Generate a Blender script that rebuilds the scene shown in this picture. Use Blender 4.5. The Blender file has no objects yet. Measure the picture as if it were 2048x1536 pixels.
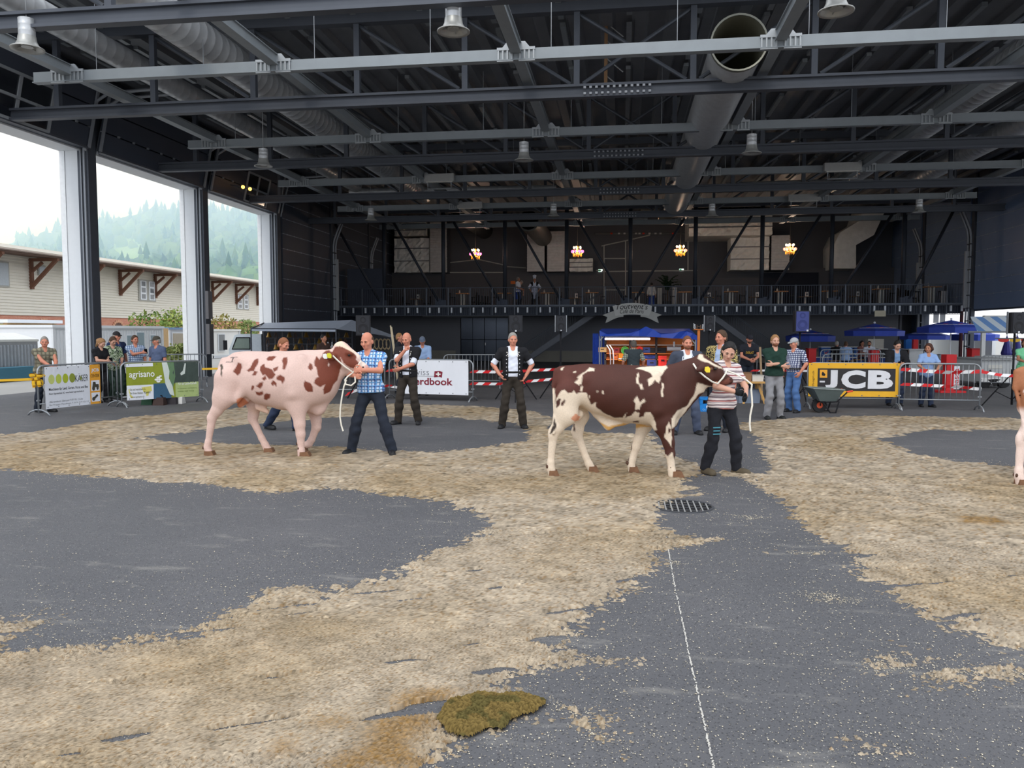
import bpy, math, random
import numpy as np
from mathutils import Vector, Matrix
random.seed(7)
RNG = np.random.default_rng(7)
SC = bpy.context.scene
COL = SC.collection
PI = math.pi
# camera
F, CX, CY, EYE = 1590.0, 1024.0, 768.0, 1.78
TH, PH = math.atan(221 / 1590 * math.cos(math.atan(104 / 1590))), math.atan(104 / 1590)
cam_data = bpy.data.cameras.new('camera')
cam_data.sensor_width = 36
cam_data.lens = F * 36 / 2048
cam_data.clip_end = 3000
cam = bpy.data.objects.new('camera', cam_data)
cam.location = (0, 0, EYE)
cam.rotation_euler = (PI / 2 - PH, 0, TH)
COL.objects.link(cam)
SC.camera = cam
st, ct, sp, cp = math.sin(TH), math.cos(TH), math.sin(PH), math.cos(PH)
RIGHT = Vector((ct, st, 0)); FWD = Vector((-st * cp, ct * cp, -sp)); UP = Vector((-st * sp, ct * sp, cp))
FH = Vector((-st, ct, 0)); CAMP = Vector((0, 0, EYE))
def ray(x, y): return RIGHT * ((x - CX) / F) + UP * ((CY - y) / F) + FWD
def ground(x, y, z=0.0):
 d = ray(x, y); return CAMP + d * ((z - EYE) / d.z)
def atY(x, y, Y):
 d = ray(x, y); return CAMP + d * (Y / d.y)
def atX(x, y, X):
 d = ray(x, y); return CAMP + d * (X / d.x)
def atc(x, y, c): return CAMP + ray(x, y) * c
def atv(x, y, v):                       # point on the vertical plane at horizontal distance v in front of the camera
 d = ray(x, y); return CAMP + d * (v / d.dot(FH))
def proj(P):                            # numpy (N,3) world -> pixels
 q = P - np.array(CAMP)
 zc = q @ np.array(FWD)
 return np.stack([CX + F * (q @ np.array(RIGHT)) / zc, CY - F * (q @ np.array(UP)) / zc], 1)
# sky, sun, exposure
SC.view_settings.view_transform = 'Standard'
SC.view_settings.look = 'None'
SC.view_settings.exposure = 1.30
SC.view_settings.gamma = 1.0
SC.view_settings.use_curve_mapping = False
SKY = 0.78
world = bpy.data.worlds.new('sky'); SC.world = world
world.use_nodes = True
wn, wl = world.node_tree.nodes, world.node_tree.links
wn.clear()
w_out = wn.new('ShaderNodeOutputWorld'); w_bg = wn.new('ShaderNodeBackground')
w_tc = wn.new('ShaderNodeTexCoord'); w_map = wn.new('ShaderNodeMapping'); w_map.inputs['Scale'].default_value = (1.4, 1.4, 4.2)
w_noise = wn.new('ShaderNodeTexNoise'); w_noise.inputs['Scale'].default_value = 2.6; w_noise.inputs['Detail'].default_value = 6; w_noise.inputs['Roughness'].default_value = .55
w_ramp = wn.new('ShaderNodeValToRGB')
w_ramp.color_ramp.elements[0].position = .38; w_ramp.color_ramp.elements[0].color = (.66, .76, .90, 1)
w_ramp.color_ramp.elements[1].position = .60; w_ramp.color_ramp.elements[1].color = (.97, .98, 1.0, 1)
wl.new(w_tc.outputs['Generated'], w_map.inputs['Vector']); wl.new(w_map.outputs['Vector'], w_noise.inputs['Vector'])
wl.new(w_noise.outputs['Fac'], w_ramp.inputs['Fac']); wl.new(w_ramp.outputs['Color'], w_bg.inputs['Color'])
w_bg.inputs['Strength'].default_value = SKY
wl.new(w_bg.outputs['Background'], w_out.inputs['Surface'])
SC.cycles.volume_bounces = 2
sun_data = bpy.data.lights.new('sun', 'SUN'); sun_data.energy = 0.35; sun_data.angle = math.radians(14); sun_data.color = (1, .95, .86)
sun = bpy.data.objects.new('sun', sun_data); sun.rotation_euler = (math.radians(40), math.radians(-28), math.radians(20)); COL.objects.link(sun)
# materials
def lin(c): return tuple((v / 255 / 12.92) if v / 255 <= .04045 else ((v / 255 + .055) / 1.055) ** 2.4 for v in c)
MATS = {}
ORD = 'first second third fourth fifth sixth seventh eighth ninth tenth eleventh twelfth thirteenth'.split()
def mat(name, rgb, rough=.65, metal=0.0, var=.10, scale=9.0, bump=0.0, bscale=40.0, emit=0.0, spec=.3):
 if name in MATS: return MATS[name]
 m = bpy.data.materials.new(name); m.use_nodes = True
 n, l = m.node_tree.nodes, m.node_tree.links
 b = n['Principled BSDF']; b.inputs['Roughness'].default_value = rough; b.inputs['Metallic'].default_value = metal
 b.inputs['Specular IOR Level'].default_value = spec
 c = lin(rgb)
 tc = n.new('ShaderNodeTexCoord'); no = n.new('ShaderNodeTexNoise'); no.inputs['Scale'].default_value = scale; no.inputs['Detail'].default_value = 3
 mx = n.new('ShaderNodeMix'); mx.data_type = 'RGBA'
 mx.inputs[6].default_value = tuple(v * (1 - var) for v in c) + (1,); mx.inputs[7].default_value = tuple(min(1, v * (1 + var)) for v in c) + (1,)
 l.new(tc.outputs['Object'], no.inputs['Vector']); l.new(no.outputs['Fac'], mx.inputs[0]); l.new(mx.outputs[2], b.inputs['Base Color'])
 if bump:
  n2 = n.new('ShaderNodeTexNoise'); n2.inputs['Scale'].default_value = bscale; l.new(tc.outputs['Object'], n2.inputs['Vector'])
  bp = n.new('ShaderNodeBump'); bp.inputs['Strength'].default_value = bump; bp.inputs['Distance'].default_value = .02
  l.new(n2.outputs['Fac'], bp.inputs['Height']); l.new(bp.outputs['Normal'], b.inputs['Normal'])
 if emit:
  l.new(mx.outputs[2], b.inputs['Emission Color']); b.inputs['Emission Strength'].default_value = emit
 MATS[name] = m
 return m
def stripes(name, cols, periods, widths, base, rough=.8, axes=(0, 2), fuzz=0):
 """woven cloth: bands of other colours along local axes (plaid, check, sweater stripes)"""
 if name in MATS: return MATS[name]
 m = bpy.data.materials.new(name); m.use_nodes = True
 n, l = m.node_tree.nodes, m.node_tree.links
 b = n['Principled BSDF']; b.inputs['Roughness'].default_value = rough; b.inputs['Specular IOR Level'].default_value = .1
 tc = n.new('ShaderNodeTexCoord'); sx = n.new('ShaderNodeSeparateXYZ')
 src = tc.outputs['Object']
 if fuzz:
  no = n.new('ShaderNodeTexNoise'); no.inputs['Scale'].default_value = 6; l.new(src, no.inputs['Vector'])
  vm = n.new('ShaderNodeVectorMath'); vm.operation = 'MULTIPLY_ADD'; vm.inputs[1].default_value = (fuzz,) * 3
  l.new(no.outputs['Color'], vm.inputs[0]); l.new(src, vm.inputs[2]); src = vm.outputs[0]
 l.new(src, sx.inputs[0])
 prev = None
 for (col, per, wid, ax, off) in zip(cols, periods, widths, axes, [0, 0, .37, .37, .6, .6, .2, .2][:len(cols)]):
  d = n.new('ShaderNodeMath'); d.operation = 'MULTIPLY_ADD'; d.inputs[1].default_value = 1 / per; d.inputs[2].default_value = off + 50
  l.new(sx.outputs[ax], d.inputs[0])
  fr = n.new('ShaderNodeMath'); fr.operation = 'FRACT'; l.new(d.outputs[0], fr.inputs[0])
  lt = n.new('ShaderNodeMath'); lt.operation = 'LESS_THAN'; lt.inputs[1].default_value = wid; l.new(fr.outputs[0], lt.inputs[0])
  f = n.new('ShaderNodeMath'); f.operation = 'MULTIPLY'; f.inputs[1].default_value = .85; l.new(lt.outputs[0], f.inputs[0])
  mx = n.new('ShaderNodeMix'); mx.data_type = 'RGBA'; mx.inputs[7].default_value = lin(col) + (1,)
  if prev is None: mx.inputs[6].default_value = lin(base) + (1,)
  else: l.new(prev, mx.inputs[6])
  l.new(f.outputs[0], mx.inputs[0]); prev = mx.outputs[2]
 l.new(prev, b.inputs['Base Color'])
 MATS[name] = m
 return m
def blotch(name, cols, scale=14, rough=.8, pts=None):
 """stepped noise in several colours (camouflage, foil, rusty print)"""
 if name in MATS: return MATS[name]
 m = bpy.data.materials.new(name); m.use_nodes = True
 n, l = m.node_tree.nodes, m.node_tree.links
 b = n['Principled BSDF']; b.inputs['Roughness'].default_value = rough; b.inputs['Specular IOR Level'].default_value = .15
 tc = n.new('ShaderNodeTexCoord'); no = n.new('ShaderNodeTexNoise'); no.inputs['Scale'].default_value = scale; no.inputs['Detail'].default_value = 2
 rp = n.new('ShaderNodeValToRGB'); rp.color_ramp.interpolation = 'CONSTANT'
 k = len(cols)
 for i, c in enumerate(cols):
  p = 0 if i == 0 else .36 + .28 * (i - 1) / max(1, k - 2)
  e = rp.color_ramp.elements[i] if i < 2 else rp.color_ramp.elements.new(p)
  e.position = p; e.color = lin(c) + (1,)
 l.new(tc.outputs['Object'], no.inputs['Vector']); l.new(no.outputs['Fac'], rp.inputs['Fac']); l.new(rp.outputs['Color'], b.inputs['Base Color'])
 MATS[name] = m
 return m
def attr_mat(name, rough=.7, spec=.2, bump=0, bscale=300, sheen=0):
 if name in MATS: return MATS[name]
 m = bpy.data.materials.new(name); m.use_nodes = True
 n, l = m.node_tree.nodes, m.node_tree.links
 b = n['Principled BSDF']; b.inputs['Roughness'].default_value = rough; b.inputs['Specular IOR Level'].default_value = spec
 if sheen: b.inputs['Sheen Weight'].default_value = sheen
 a = n.new('ShaderNodeAttribute'); a.attribute_name = 'col'
 no = n.new('ShaderNodeTexNoise'); no.inputs['Scale'].default_value = 60
 tc = n.new('ShaderNodeTexCoord'); l.new(tc.outputs['Object'], no.inputs['Vector'])
 hs = n.new('ShaderNodeHueSaturation'); mr = n.new('ShaderNodeMapRange'); mr.inputs['To Min'].default_value = .86; mr.inputs['To Max'].default_value = 1.14
 l.new(no.outputs['Fac'], mr.inputs['Value']); l.new(mr.outputs['Result'], hs.inputs['Value'])
 l.new(a.outputs['Color'], hs.inputs['Color']); l.new(hs.outputs['Color'], b.inputs['Base Color'])
 if bump:
  n2 = n.new('ShaderNodeTexNoise'); n2.inputs['Scale'].default_value = bscale; l.new(tc.outputs['Object'], n2.inputs['Vector'])
  bp = n.new('ShaderNodeBump'); bp.inputs['Strength'].default_value = bump; bp.inputs['Distance'].default_value = .01
  l.new(n2.outputs['Fac'], bp.inputs['Height']); l.new(bp.outputs['Normal'], b.inputs['Normal'])
 MATS[name] = m
 return m
# objects
def tag(o, label=None, cat=None, group=None, kind=None):
 if label: o['label'] = label
 if cat: o['category'] = cat
 if group: o['group'] = group
 if kind: o['kind'] = kind
 return o
def root(name, label, cat, loc=(0, 0, 0), rz=0, group=None):
 o = bpy.data.objects.new(name, None); COL.objects.link(o)
 o.empty_display_size = .1
 o.location = loc; o.rotation_euler = (0, 0, rz)
 return tag(o, label, cat, group)
def copy_tree(o, loc=None, rz=None, label=None, parent=None):
 c = o.copy(); COL.objects.link(c)
 if parent: c.parent = parent
 if loc is not None: c.location = loc
 if rz is not None: c.rotation_euler = (0, 0, rz)
 if label: c['label'] = label
 for ch in o.children: copy_tree(ch, parent=c)
 return c
def link_mesh(name, me, m, parent=None, smooth=False):
 for mm in (m if isinstance(m, (list, tuple)) else [m]): me.materials.append(mm)
 if smooth: me.shade_smooth()
 o = bpy.data.objects.new(name, me); COL.objects.link(o)
 if parent: o.parent = parent
 return o
def np_mesh(name, V, Q, m, parent=None, smooth=True, col=None, mi=None):
 """numpy verts (N,3), faces (M,3|4)"""
 me = bpy.data.meshes.new(name)
 V = np.ascontiguousarray(V, np.float32); Q = np.ascontiguousarray(Q, np.int32); k = Q.shape[1]
 me.vertices.add(len(V)); me.vertices.foreach_set('co', V.ravel())
 me.loops.add(Q.size); me.loops.foreach_set('vertex_index', Q.ravel())
 me.polygons.add(len(Q)); me.polygons.foreach_set('loop_start', np.arange(0, Q.size, k, dtype=np.int32))
 if mi is not None: me.polygons.foreach_set('material_index', np.asarray(mi, np.int32))
 me.update(calc_edges=True)
 if col is not None:
  a = me.color_attributes.new('col', 'FLOAT_COLOR', 'POINT')
  c4 = np.ones((len(V), 4), np.float32); c4[:, :3] = col; a.data.foreach_set('color', c4.ravel())
 return link_mesh(name, me, m, parent, smooth)
class MB:
 """collects simple solids and links them as ONE mesh object"""
 def __init__(s): s.v = []; s.f = []; s.m = []; s.mi = 0
 def add(s, V, Fc):
  b = len(s.v); s.v += [tuple(p) for p in V]; s.f += [tuple(i + b for i in f) for f in Fc]; s.m += [s.mi] * len(Fc); return s
 def box(s, c, d, R=None):
  x, y, z = d[0] / 2, d[1] / 2, d[2] / 2
  V = [Vector((i * x, j * y, k * z)) for i in (-1, 1) for j in (-1, 1) for k in (-1, 1)]
  if R is not None: V = [R @ p for p in V]
  c = Vector(c)
  return s.add([p + c for p in V], [(0, 1, 3, 2), (4, 6, 7, 5), (0, 4, 5, 1), (2, 3, 7, 6), (0, 2, 6, 4), (1, 5, 7, 3)])
 def span(s, a, b): return s.box([(p + q) / 2 for p, q in zip(a, b)], [abs(q - p) for p, q in zip(a, b)])
 def bar(s, p, q, w, h, up=(0, 0, 1)):
  p, q = Vector(p), Vector(q); d = (q - p); L = d.length; d.normalize(); u = Vector(up)
  if abs(d.dot(u)) > .99: u = Vector((0, 1, 0))
  sd = d.cross(u).normalized(); u = sd.cross(d)
  return s.box((p + q) / 2, (w, L, h), Matrix((sd, d, u)).transposed())
 def tube(s, P, r, n=8, cap=True, close=False):
  P = [Vector(p) for p in P]; N = len(P); R = r if isinstance(r, (list, tuple)) else [r] * N
  V = []; prev = None
  for i, p in enumerate(P):
   d = (P[(i + 1) % N] - P[i - 1]) if (close or 0 < i < N - 1) else (P[min(i + 1, N - 1)] - P[max(i - 1, 0)])
   if d.length < 1e-9: d = Vector((0, 0, 1))
   d.normalize()
   if prev is None:
    u = Vector((0, 0, 1)) if abs(d.z) < .9 else Vector((1, 0, 0))
    prev = d.cross(u).normalized()
   a = (prev - d * prev.dot(d)).normalized(); b = d.cross(a); prev = a
   V += [p + (a * math.cos(2 * PI * k / n) + b * math.sin(2 * PI * k / n)) * R[i] for k in range(n)]
  Fc = []
  for i in range(N if close else N - 1):
   j = (i + 1) % N
   Fc += [(i * n + k, i * n + (k + 1) % n, j * n + (k + 1) % n, j * n + k) for k in range(n)]
  if cap and not close: Fc += [tuple(range(n - 1, -1, -1)), tuple((N - 1) * n + k for k in range(n))]
  return s.add(V, Fc)
 def lathe(s, prof, c=(0, 0, 0), n=16, R=None):
  """prof: (radius, height) list about local z"""
  V = []
  for r, z in prof: V += [Vector((r * math.cos(2 * PI * k / n), r * math.sin(2 * PI * k / n), z)) for k in range(n)]
  if R is not None: V = [R @ p for p in V]
  c = Vector(c); V = [p + c for p in V]
  Fc = [(i * n + k, i * n + (k + 1) % n, (i + 1) * n + (k + 1) % n, (i + 1) * n + k) for i in range(len(prof) - 1) for k in range(n)]
  return s.add(V, Fc)
 def ball(s, c, r, n=8, R=None):
  r = [float(v) for v in (r if hasattr(r, "__len__") else (r,) * 3)]
  V = []; Fc = []; m = max(4, n // 2 + 1)
  for i in range(m + 1):
   a = PI * i / m
   for k in range(n):
    p = Vector((math.sin(a) * math.cos(2 * PI * k / n) * r[0], math.sin(a) * math.sin(2 * PI * k / n) * r[1], math.cos(a) * r[2]))
    V.append((R @ p if R is not None else p) + Vector(c))
  for i in range(m):
   for k in range(n): Fc.append((i * n + k, (i + 1) * n + k, (i + 1) * n + (k + 1) % n, i * n + (k + 1) % n))
  return s.add(V, Fc)
 def prism(s, P, ex):
  """polygon P (3-D points) pushed along ex"""
  P = [Vector(p) for p in P]; ex = Vector(ex); n = len(P)
  return s.add(P + [p + ex for p in P], [tuple(range(n - 1, -1, -1)), tuple(range(n, 2 * n))] + [(k, (k + 1) % n, n + (k + 1) % n, n + k) for k in range(n)])
 def quad(s, *P): return s.add(P, [tuple(range(len(P)))])
 def build(s, name, m, parent=None, world=False, smooth=False):
  me = bpy.data.meshes.new(name)
  off = parent.location if (parent is not None and world) else Vector((0, 0, 0))
  if parent is not None and world and parent.parent is not None: off = parent.parent.location
  me.from_pydata([tuple(Vector(p) - off) for p in s.v], [], s.f)
  if any(s.m): me.polygons.foreach_set('material_index', s.m)
  me.update()
  return link_mesh(name, me, m, parent, smooth)
def solo(name, mb, m, label, cat, group=None, smooth=False, loc=None):
 """a thing that is one mesh; its origin goes to the bottom centre"""
 V = np.array([tuple(p) for p in mb.v]); o0 = Vector(((V[:, 0].min() + V[:, 0].max()) / 2, (V[:, 1].min() + V[:, 1].max()) / 2, V[:, 2].min())) if loc is None else Vector(loc)
 mb.v = [tuple(Vector(p) - o0) for p in mb.v]
 o = mb.build(name, m, None, smooth=smooth); o.location = o0
 return tag(o, label, cat, group)
def struct(name, mb, m, parent=None, kind='structure'):
 o = mb.build(name, m, parent); o['kind'] = kind
 return o
def text_geo(txt, width=None, height=None, bold=0.0, shear=0.0, space=1.0):
 """glyph outlines as flat triangles in (s,t); scaled to the width or the cap height"""
 cu = bpy.data.curves.new('t', 'FONT'); cu.body = txt; cu.offset = bold; cu.shear = shear; cu.space_character = space; cu.resolution_u = 3
 o = bpy.data.objects.new('t', cu); COL.objects.link(o)
 dg = bpy.context.evaluated_depsgraph_get(); me = o.evaluated_get(dg).to_mesh()
 V = np.array([v.co[:2] for v in me.vertices]); Fc = [tuple(p.vertices) for p in me.polygons]
 o.evaluated_get(dg).to_mesh_clear(); bpy.data.objects.remove(o); bpy.data.curves.remove(cu)
 lo, hi = V.min(0), V.max(0)
 V = V - lo
 sx = width / (hi[0] - lo[0]) if width else None; sy = height / (hi[1] - lo[1]) if height else None
 V = V * np.array([sx or sy, sy or sx])
 return V, Fc
class Sheet:
 """maps (s,t) on a hanging cloth or plate to 3-D; s along p->q, t up; ripple gives cloth folds"""
 def __init__(s, p, q, h, ripple=0.0, seed=0, nrm=None):
  s.p, s.q = Vector(p), Vector(q); s.L = (s.q - s.p).length; s.h = h; s.d = (s.q - s.p) / s.L
  s.n = Vector(nrm) if nrm else Vector((s.d.y, -s.d.x, 0)).normalized()
  s.rp, s.sd = ripple, seed
 def __call__(s, a, b, off=0.0):
  w = s.rp * (math.sin(a * 5.1 + s.sd) * .6 + math.sin(a * 11 + b * 4 + s.sd * 2) * .3 + math.sin(b * 7 - a * 3) * .2)
  return s.p + s.d * a + Vector((0, 0, b)) + s.n * (off + w)
 def panel(s, mb, a0, b0, a1, b1, off=0.0, nx=None, nz=4, thick=None):
  nx = nx or max(2, int((a1 - a0) / .12))
  V = []; Fc = []
  layers = (off,) if thick is None else (off, off - thick)
  for of in layers:
   for i in range(nx + 1):
    for j in range(nz + 1): V.append(s(a0 + (a1 - a0) * i / nx, b0 + (b1 - b0) * j / nz, of))
  k = nz + 1; N = (nx + 1) * k
  for i in range(nx):
   for j in range(nz):
    q = (i * k + j, (i + 1) * k + j, (i + 1) * k + j + 1, i * k + j + 1)
    Fc.append(q)
    if thick is not None: Fc.append(tuple(N + x for x in reversed(q)))
  return mb.add(V, Fc)
 def poly(s, mb, pts, off):
  return mb.add([s(a, b, off) for a, b in pts], [tuple(range(len(pts)))])
 def text(s, mb, txt, a, b, off, **kw):
  V, Fc = text_geo(txt, **kw)
  return mb.add([s(a + x, b + y, off) for x, y in V], Fc)
# numpy noise
def _hash(i, j, seed):
 h = (i.astype(np.int64) * 374761393 + j.astype(np.int64) * 668265263 + seed * 1442695041) & 0x7fffffff
 h = ((h ^ (h >> 13)) * 1274126177) & 0x7fffffff
 return ((h ^ (h >> 16)) & 0xffff) / 65535.0
def vnoise(x, y, seed=0):
 i, j = np.floor(x), np.floor(y); fx, fy = x - i, y - j
 fx = fx * fx * (3 - 2 * fx); fy = fy * fy * (3 - 2 * fy)
 a, b, c, d = _hash(i, j, seed), _hash(i + 1, j, seed), _hash(i, j + 1, seed), _hash(i + 1, j + 1, seed)
 return (a + (b - a) * fx) + ((c + (d - c) * fx) - (a + (b - a) * fx)) * fy
def fbm(x, y, seed=0, oc=4):
 t = 0; a = .5
 for o in range(oc): t = t + a * vnoise(x * 2 ** o, y * 2 ** o, seed + o); a *= .5
 return t / (1 - .5 ** oc) - .5
# implicit solids -> one continuous surface
class Field:
 def __init__(s, lo, hi, res):
  s.res = res; s.lo = np.array(lo, float); n = [int(math.ceil((h - l) / res)) + 1 for l, h in zip(lo, hi)]
  s.ax = [s.lo[i] + res * np.arange(n[i]) for i in range(3)]; s.f = np.full(n, 1.0, np.float32)
 def _blk(s, lo, hi):
  sl = []
  for i in range(3):
   a = max(0, int((lo[i] - s.lo[i]) / s.res)); b = min(s.f.shape[i], int((hi[i] - s.lo[i]) / s.res) + 2)
   if b <= a: return None, None
   sl.append(slice(a, b))
  X, Y, Z = np.meshgrid(s.ax[0][sl[0]], s.ax[1][sl[1]], s.ax[2][sl[2]], indexing='ij')
  return tuple(sl), np.stack([X, Y, Z], -1)
 def _mix(s, sl, d, k):
  a = s.f[sl]; h = np.maximum(k - np.abs(a - d), 0) / max(k, 1e-6)
  s.f[sl] = np.minimum(a, d) - h * h * k * .25
 def cone(s, a, b, ra, rb, k=.02, sc=None, flat=False):
  a, b = np.array(a, float), np.array(b, float); m = max(ra, rb) * (1 if sc is None else 1 / min(sc)) + k + 2 * s.res
  sl, P = s._blk(np.minimum(a, b) - m, np.maximum(a, b) + m)
  if sl is None: return s
  S = np.ones(3) if sc is None else np.array(sc)
  P = P * S; a = a * S; b = b * S; ba = b - a; L2 = max(ba @ ba, 1e-9); pa = P - a
  h0 = (pa @ ba) / L2; h = np.clip(h0, 0, 1)
  d = np.sqrt(((pa - h[..., None] * ba) ** 2).sum(-1)) - (ra + (rb - ra) * h)
  if flat: d = np.maximum(d, (h0 - 1) * math.sqrt(L2))
  s._mix(sl, d / S.max() if sc is not None else d, k); return s
 def ell(s, c, r, R=None, k=.02, sub=False):
  c = np.array(c, float); r = np.array(r, float) * np.ones(3); m = r.max() + k + 2 * s.res
  sl, P = s._blk(c - m, c + m)
  if sl is None: return s
  q = P - c
  if R is not None: q = q @ np.array(R)
  k0 = np.sqrt(((q / r) ** 2).sum(-1)); k1 = np.sqrt(((q / r ** 2) ** 2).sum(-1)) + 1e-9
  d = k0 * (k0 - 1) / k1
  if sub: s.f[sl] = np.maximum(s.f[sl], -d)
  else: s._mix(sl, d, k)
  return s
 def cut(s, pt, n):
  n = np.array(n, float); n /= np.linalg.norm(n); pt = np.array(pt, float)
  d = (s.ax[0] - pt[0])[:, None, None] * n[0] + (s.ax[1] - pt[1])[None, :, None] * n[1] + (s.ax[2] - pt[2])[None, None, :] * n[2]
  s.f = np.maximum(s.f, d).astype(np.float32); return s
 def slab_out(s, pt, n, half, front_n, front_pt):
  """remove |(p-pt).n|<half where (p-front_pt).front_n>0"""
  n = np.array(n, float); fn = np.array(front_n, float)
  X, Y, Z = s.ax[0][:, None, None], s.ax[1][None, :, None], s.ax[2][None, None, :]
  a = np.abs((X - pt[0]) * n[0] + (Y - pt[1]) * n[1] + (Z - pt[2]) * n[2]) - half
  b = -((X - front_pt[0]) * fn[0] + (Y - front_pt[1]) * fn[1] + (Z - front_pt[2]) * fn[2])
  s.f = np.maximum(s.f, -np.maximum(a, b)).astype(np.float32); return s
 def wrinkle(s, amp, fr, seed=0):
  X, Y, Z = s.ax[0][:, None, None], s.ax[1][None, :, None], s.ax[2][None, None, :]
  s.f += (amp * (np.sin(fr * (Z + .4 * X) + seed) * np.sin(fr * .7 * (X - Y) + 1.3 * seed) + .6 * np.sin(fr * 1.9 * (Z - .5 * X + .3 * Y) + seed * 2.1))).astype(np.float32); return s
 def mesh(s):
  f = s.f; I = f < 0
  c = sum(I[a:f.shape[0] - 1 + a, b:f.shape[1] - 1 + b, d:f.shape[2] - 1 + d].astype(np.int8) for a in (0, 1) for b in (0, 1) for d in (0, 1))
  act = (c > 0) & (c < 8); idx = np.argwhere(act); ids = np.full(act.shape, -1, np.int64); ids[act] = np.arange(len(idx))
  i, j, k = idx.T; cor = [(a, b, d) for a in (0, 1) for b in (0, 1) for d in (0, 1)]
  vals = np.stack([f[i + a, j + b, k + d] for a, b, d in cor], 1)
  acc = np.zeros((len(idx), 3)); cnt = np.zeros(len(idx)); C = np.array(cor, float)
  for p in range(8):
   for q in range(p + 1, 8):
    if np.abs(C[p] - C[q]).sum() != 1: continue
    m = (vals[:, p] < 0) != (vals[:, q] < 0); t = vals[m, p] / (vals[m, p] - vals[m, q])
    acc[m] += C[p] + t[:, None] * (C[q] - C[p]); cnt[m] += 1
  V = s.lo + s.res * (idx + acc / cnt[:, None])
  Q = []
  for ax in range(3):
   sh = [slice(None)] * 3; sh2 = [slice(None)] * 3; sh[ax] = slice(0, -1); sh2[ax] = slice(1, None)
   A, B = I[tuple(sh)], I[tuple(sh2)]; E = np.argwhere(A != B)
   u, v = (ax + 1) % 3, (ax + 2) % 3
   ok = (E[:, u] > 0) & (E[:, v] > 0) & (E[:, u] < f.shape[u] - 1) & (E[:, v] < f.shape[v] - 1); E = E[ok]
   def cell(du, dv):
    e = E.copy(); e[:, u] -= du; e[:, v] -= dv; return ids[e[:, 0], e[:, 1], e[:, 2]]
   q = np.stack([cell(1, 1), cell(0, 1), cell(0, 0), cell(1, 0)], 1)
   fl = ~A[E[:, 0], E[:, 1], E[:, 2]]; q[fl] = q[fl][:, ::-1]
   Q.append(q)
  return V, np.concatenate(Q)
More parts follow.
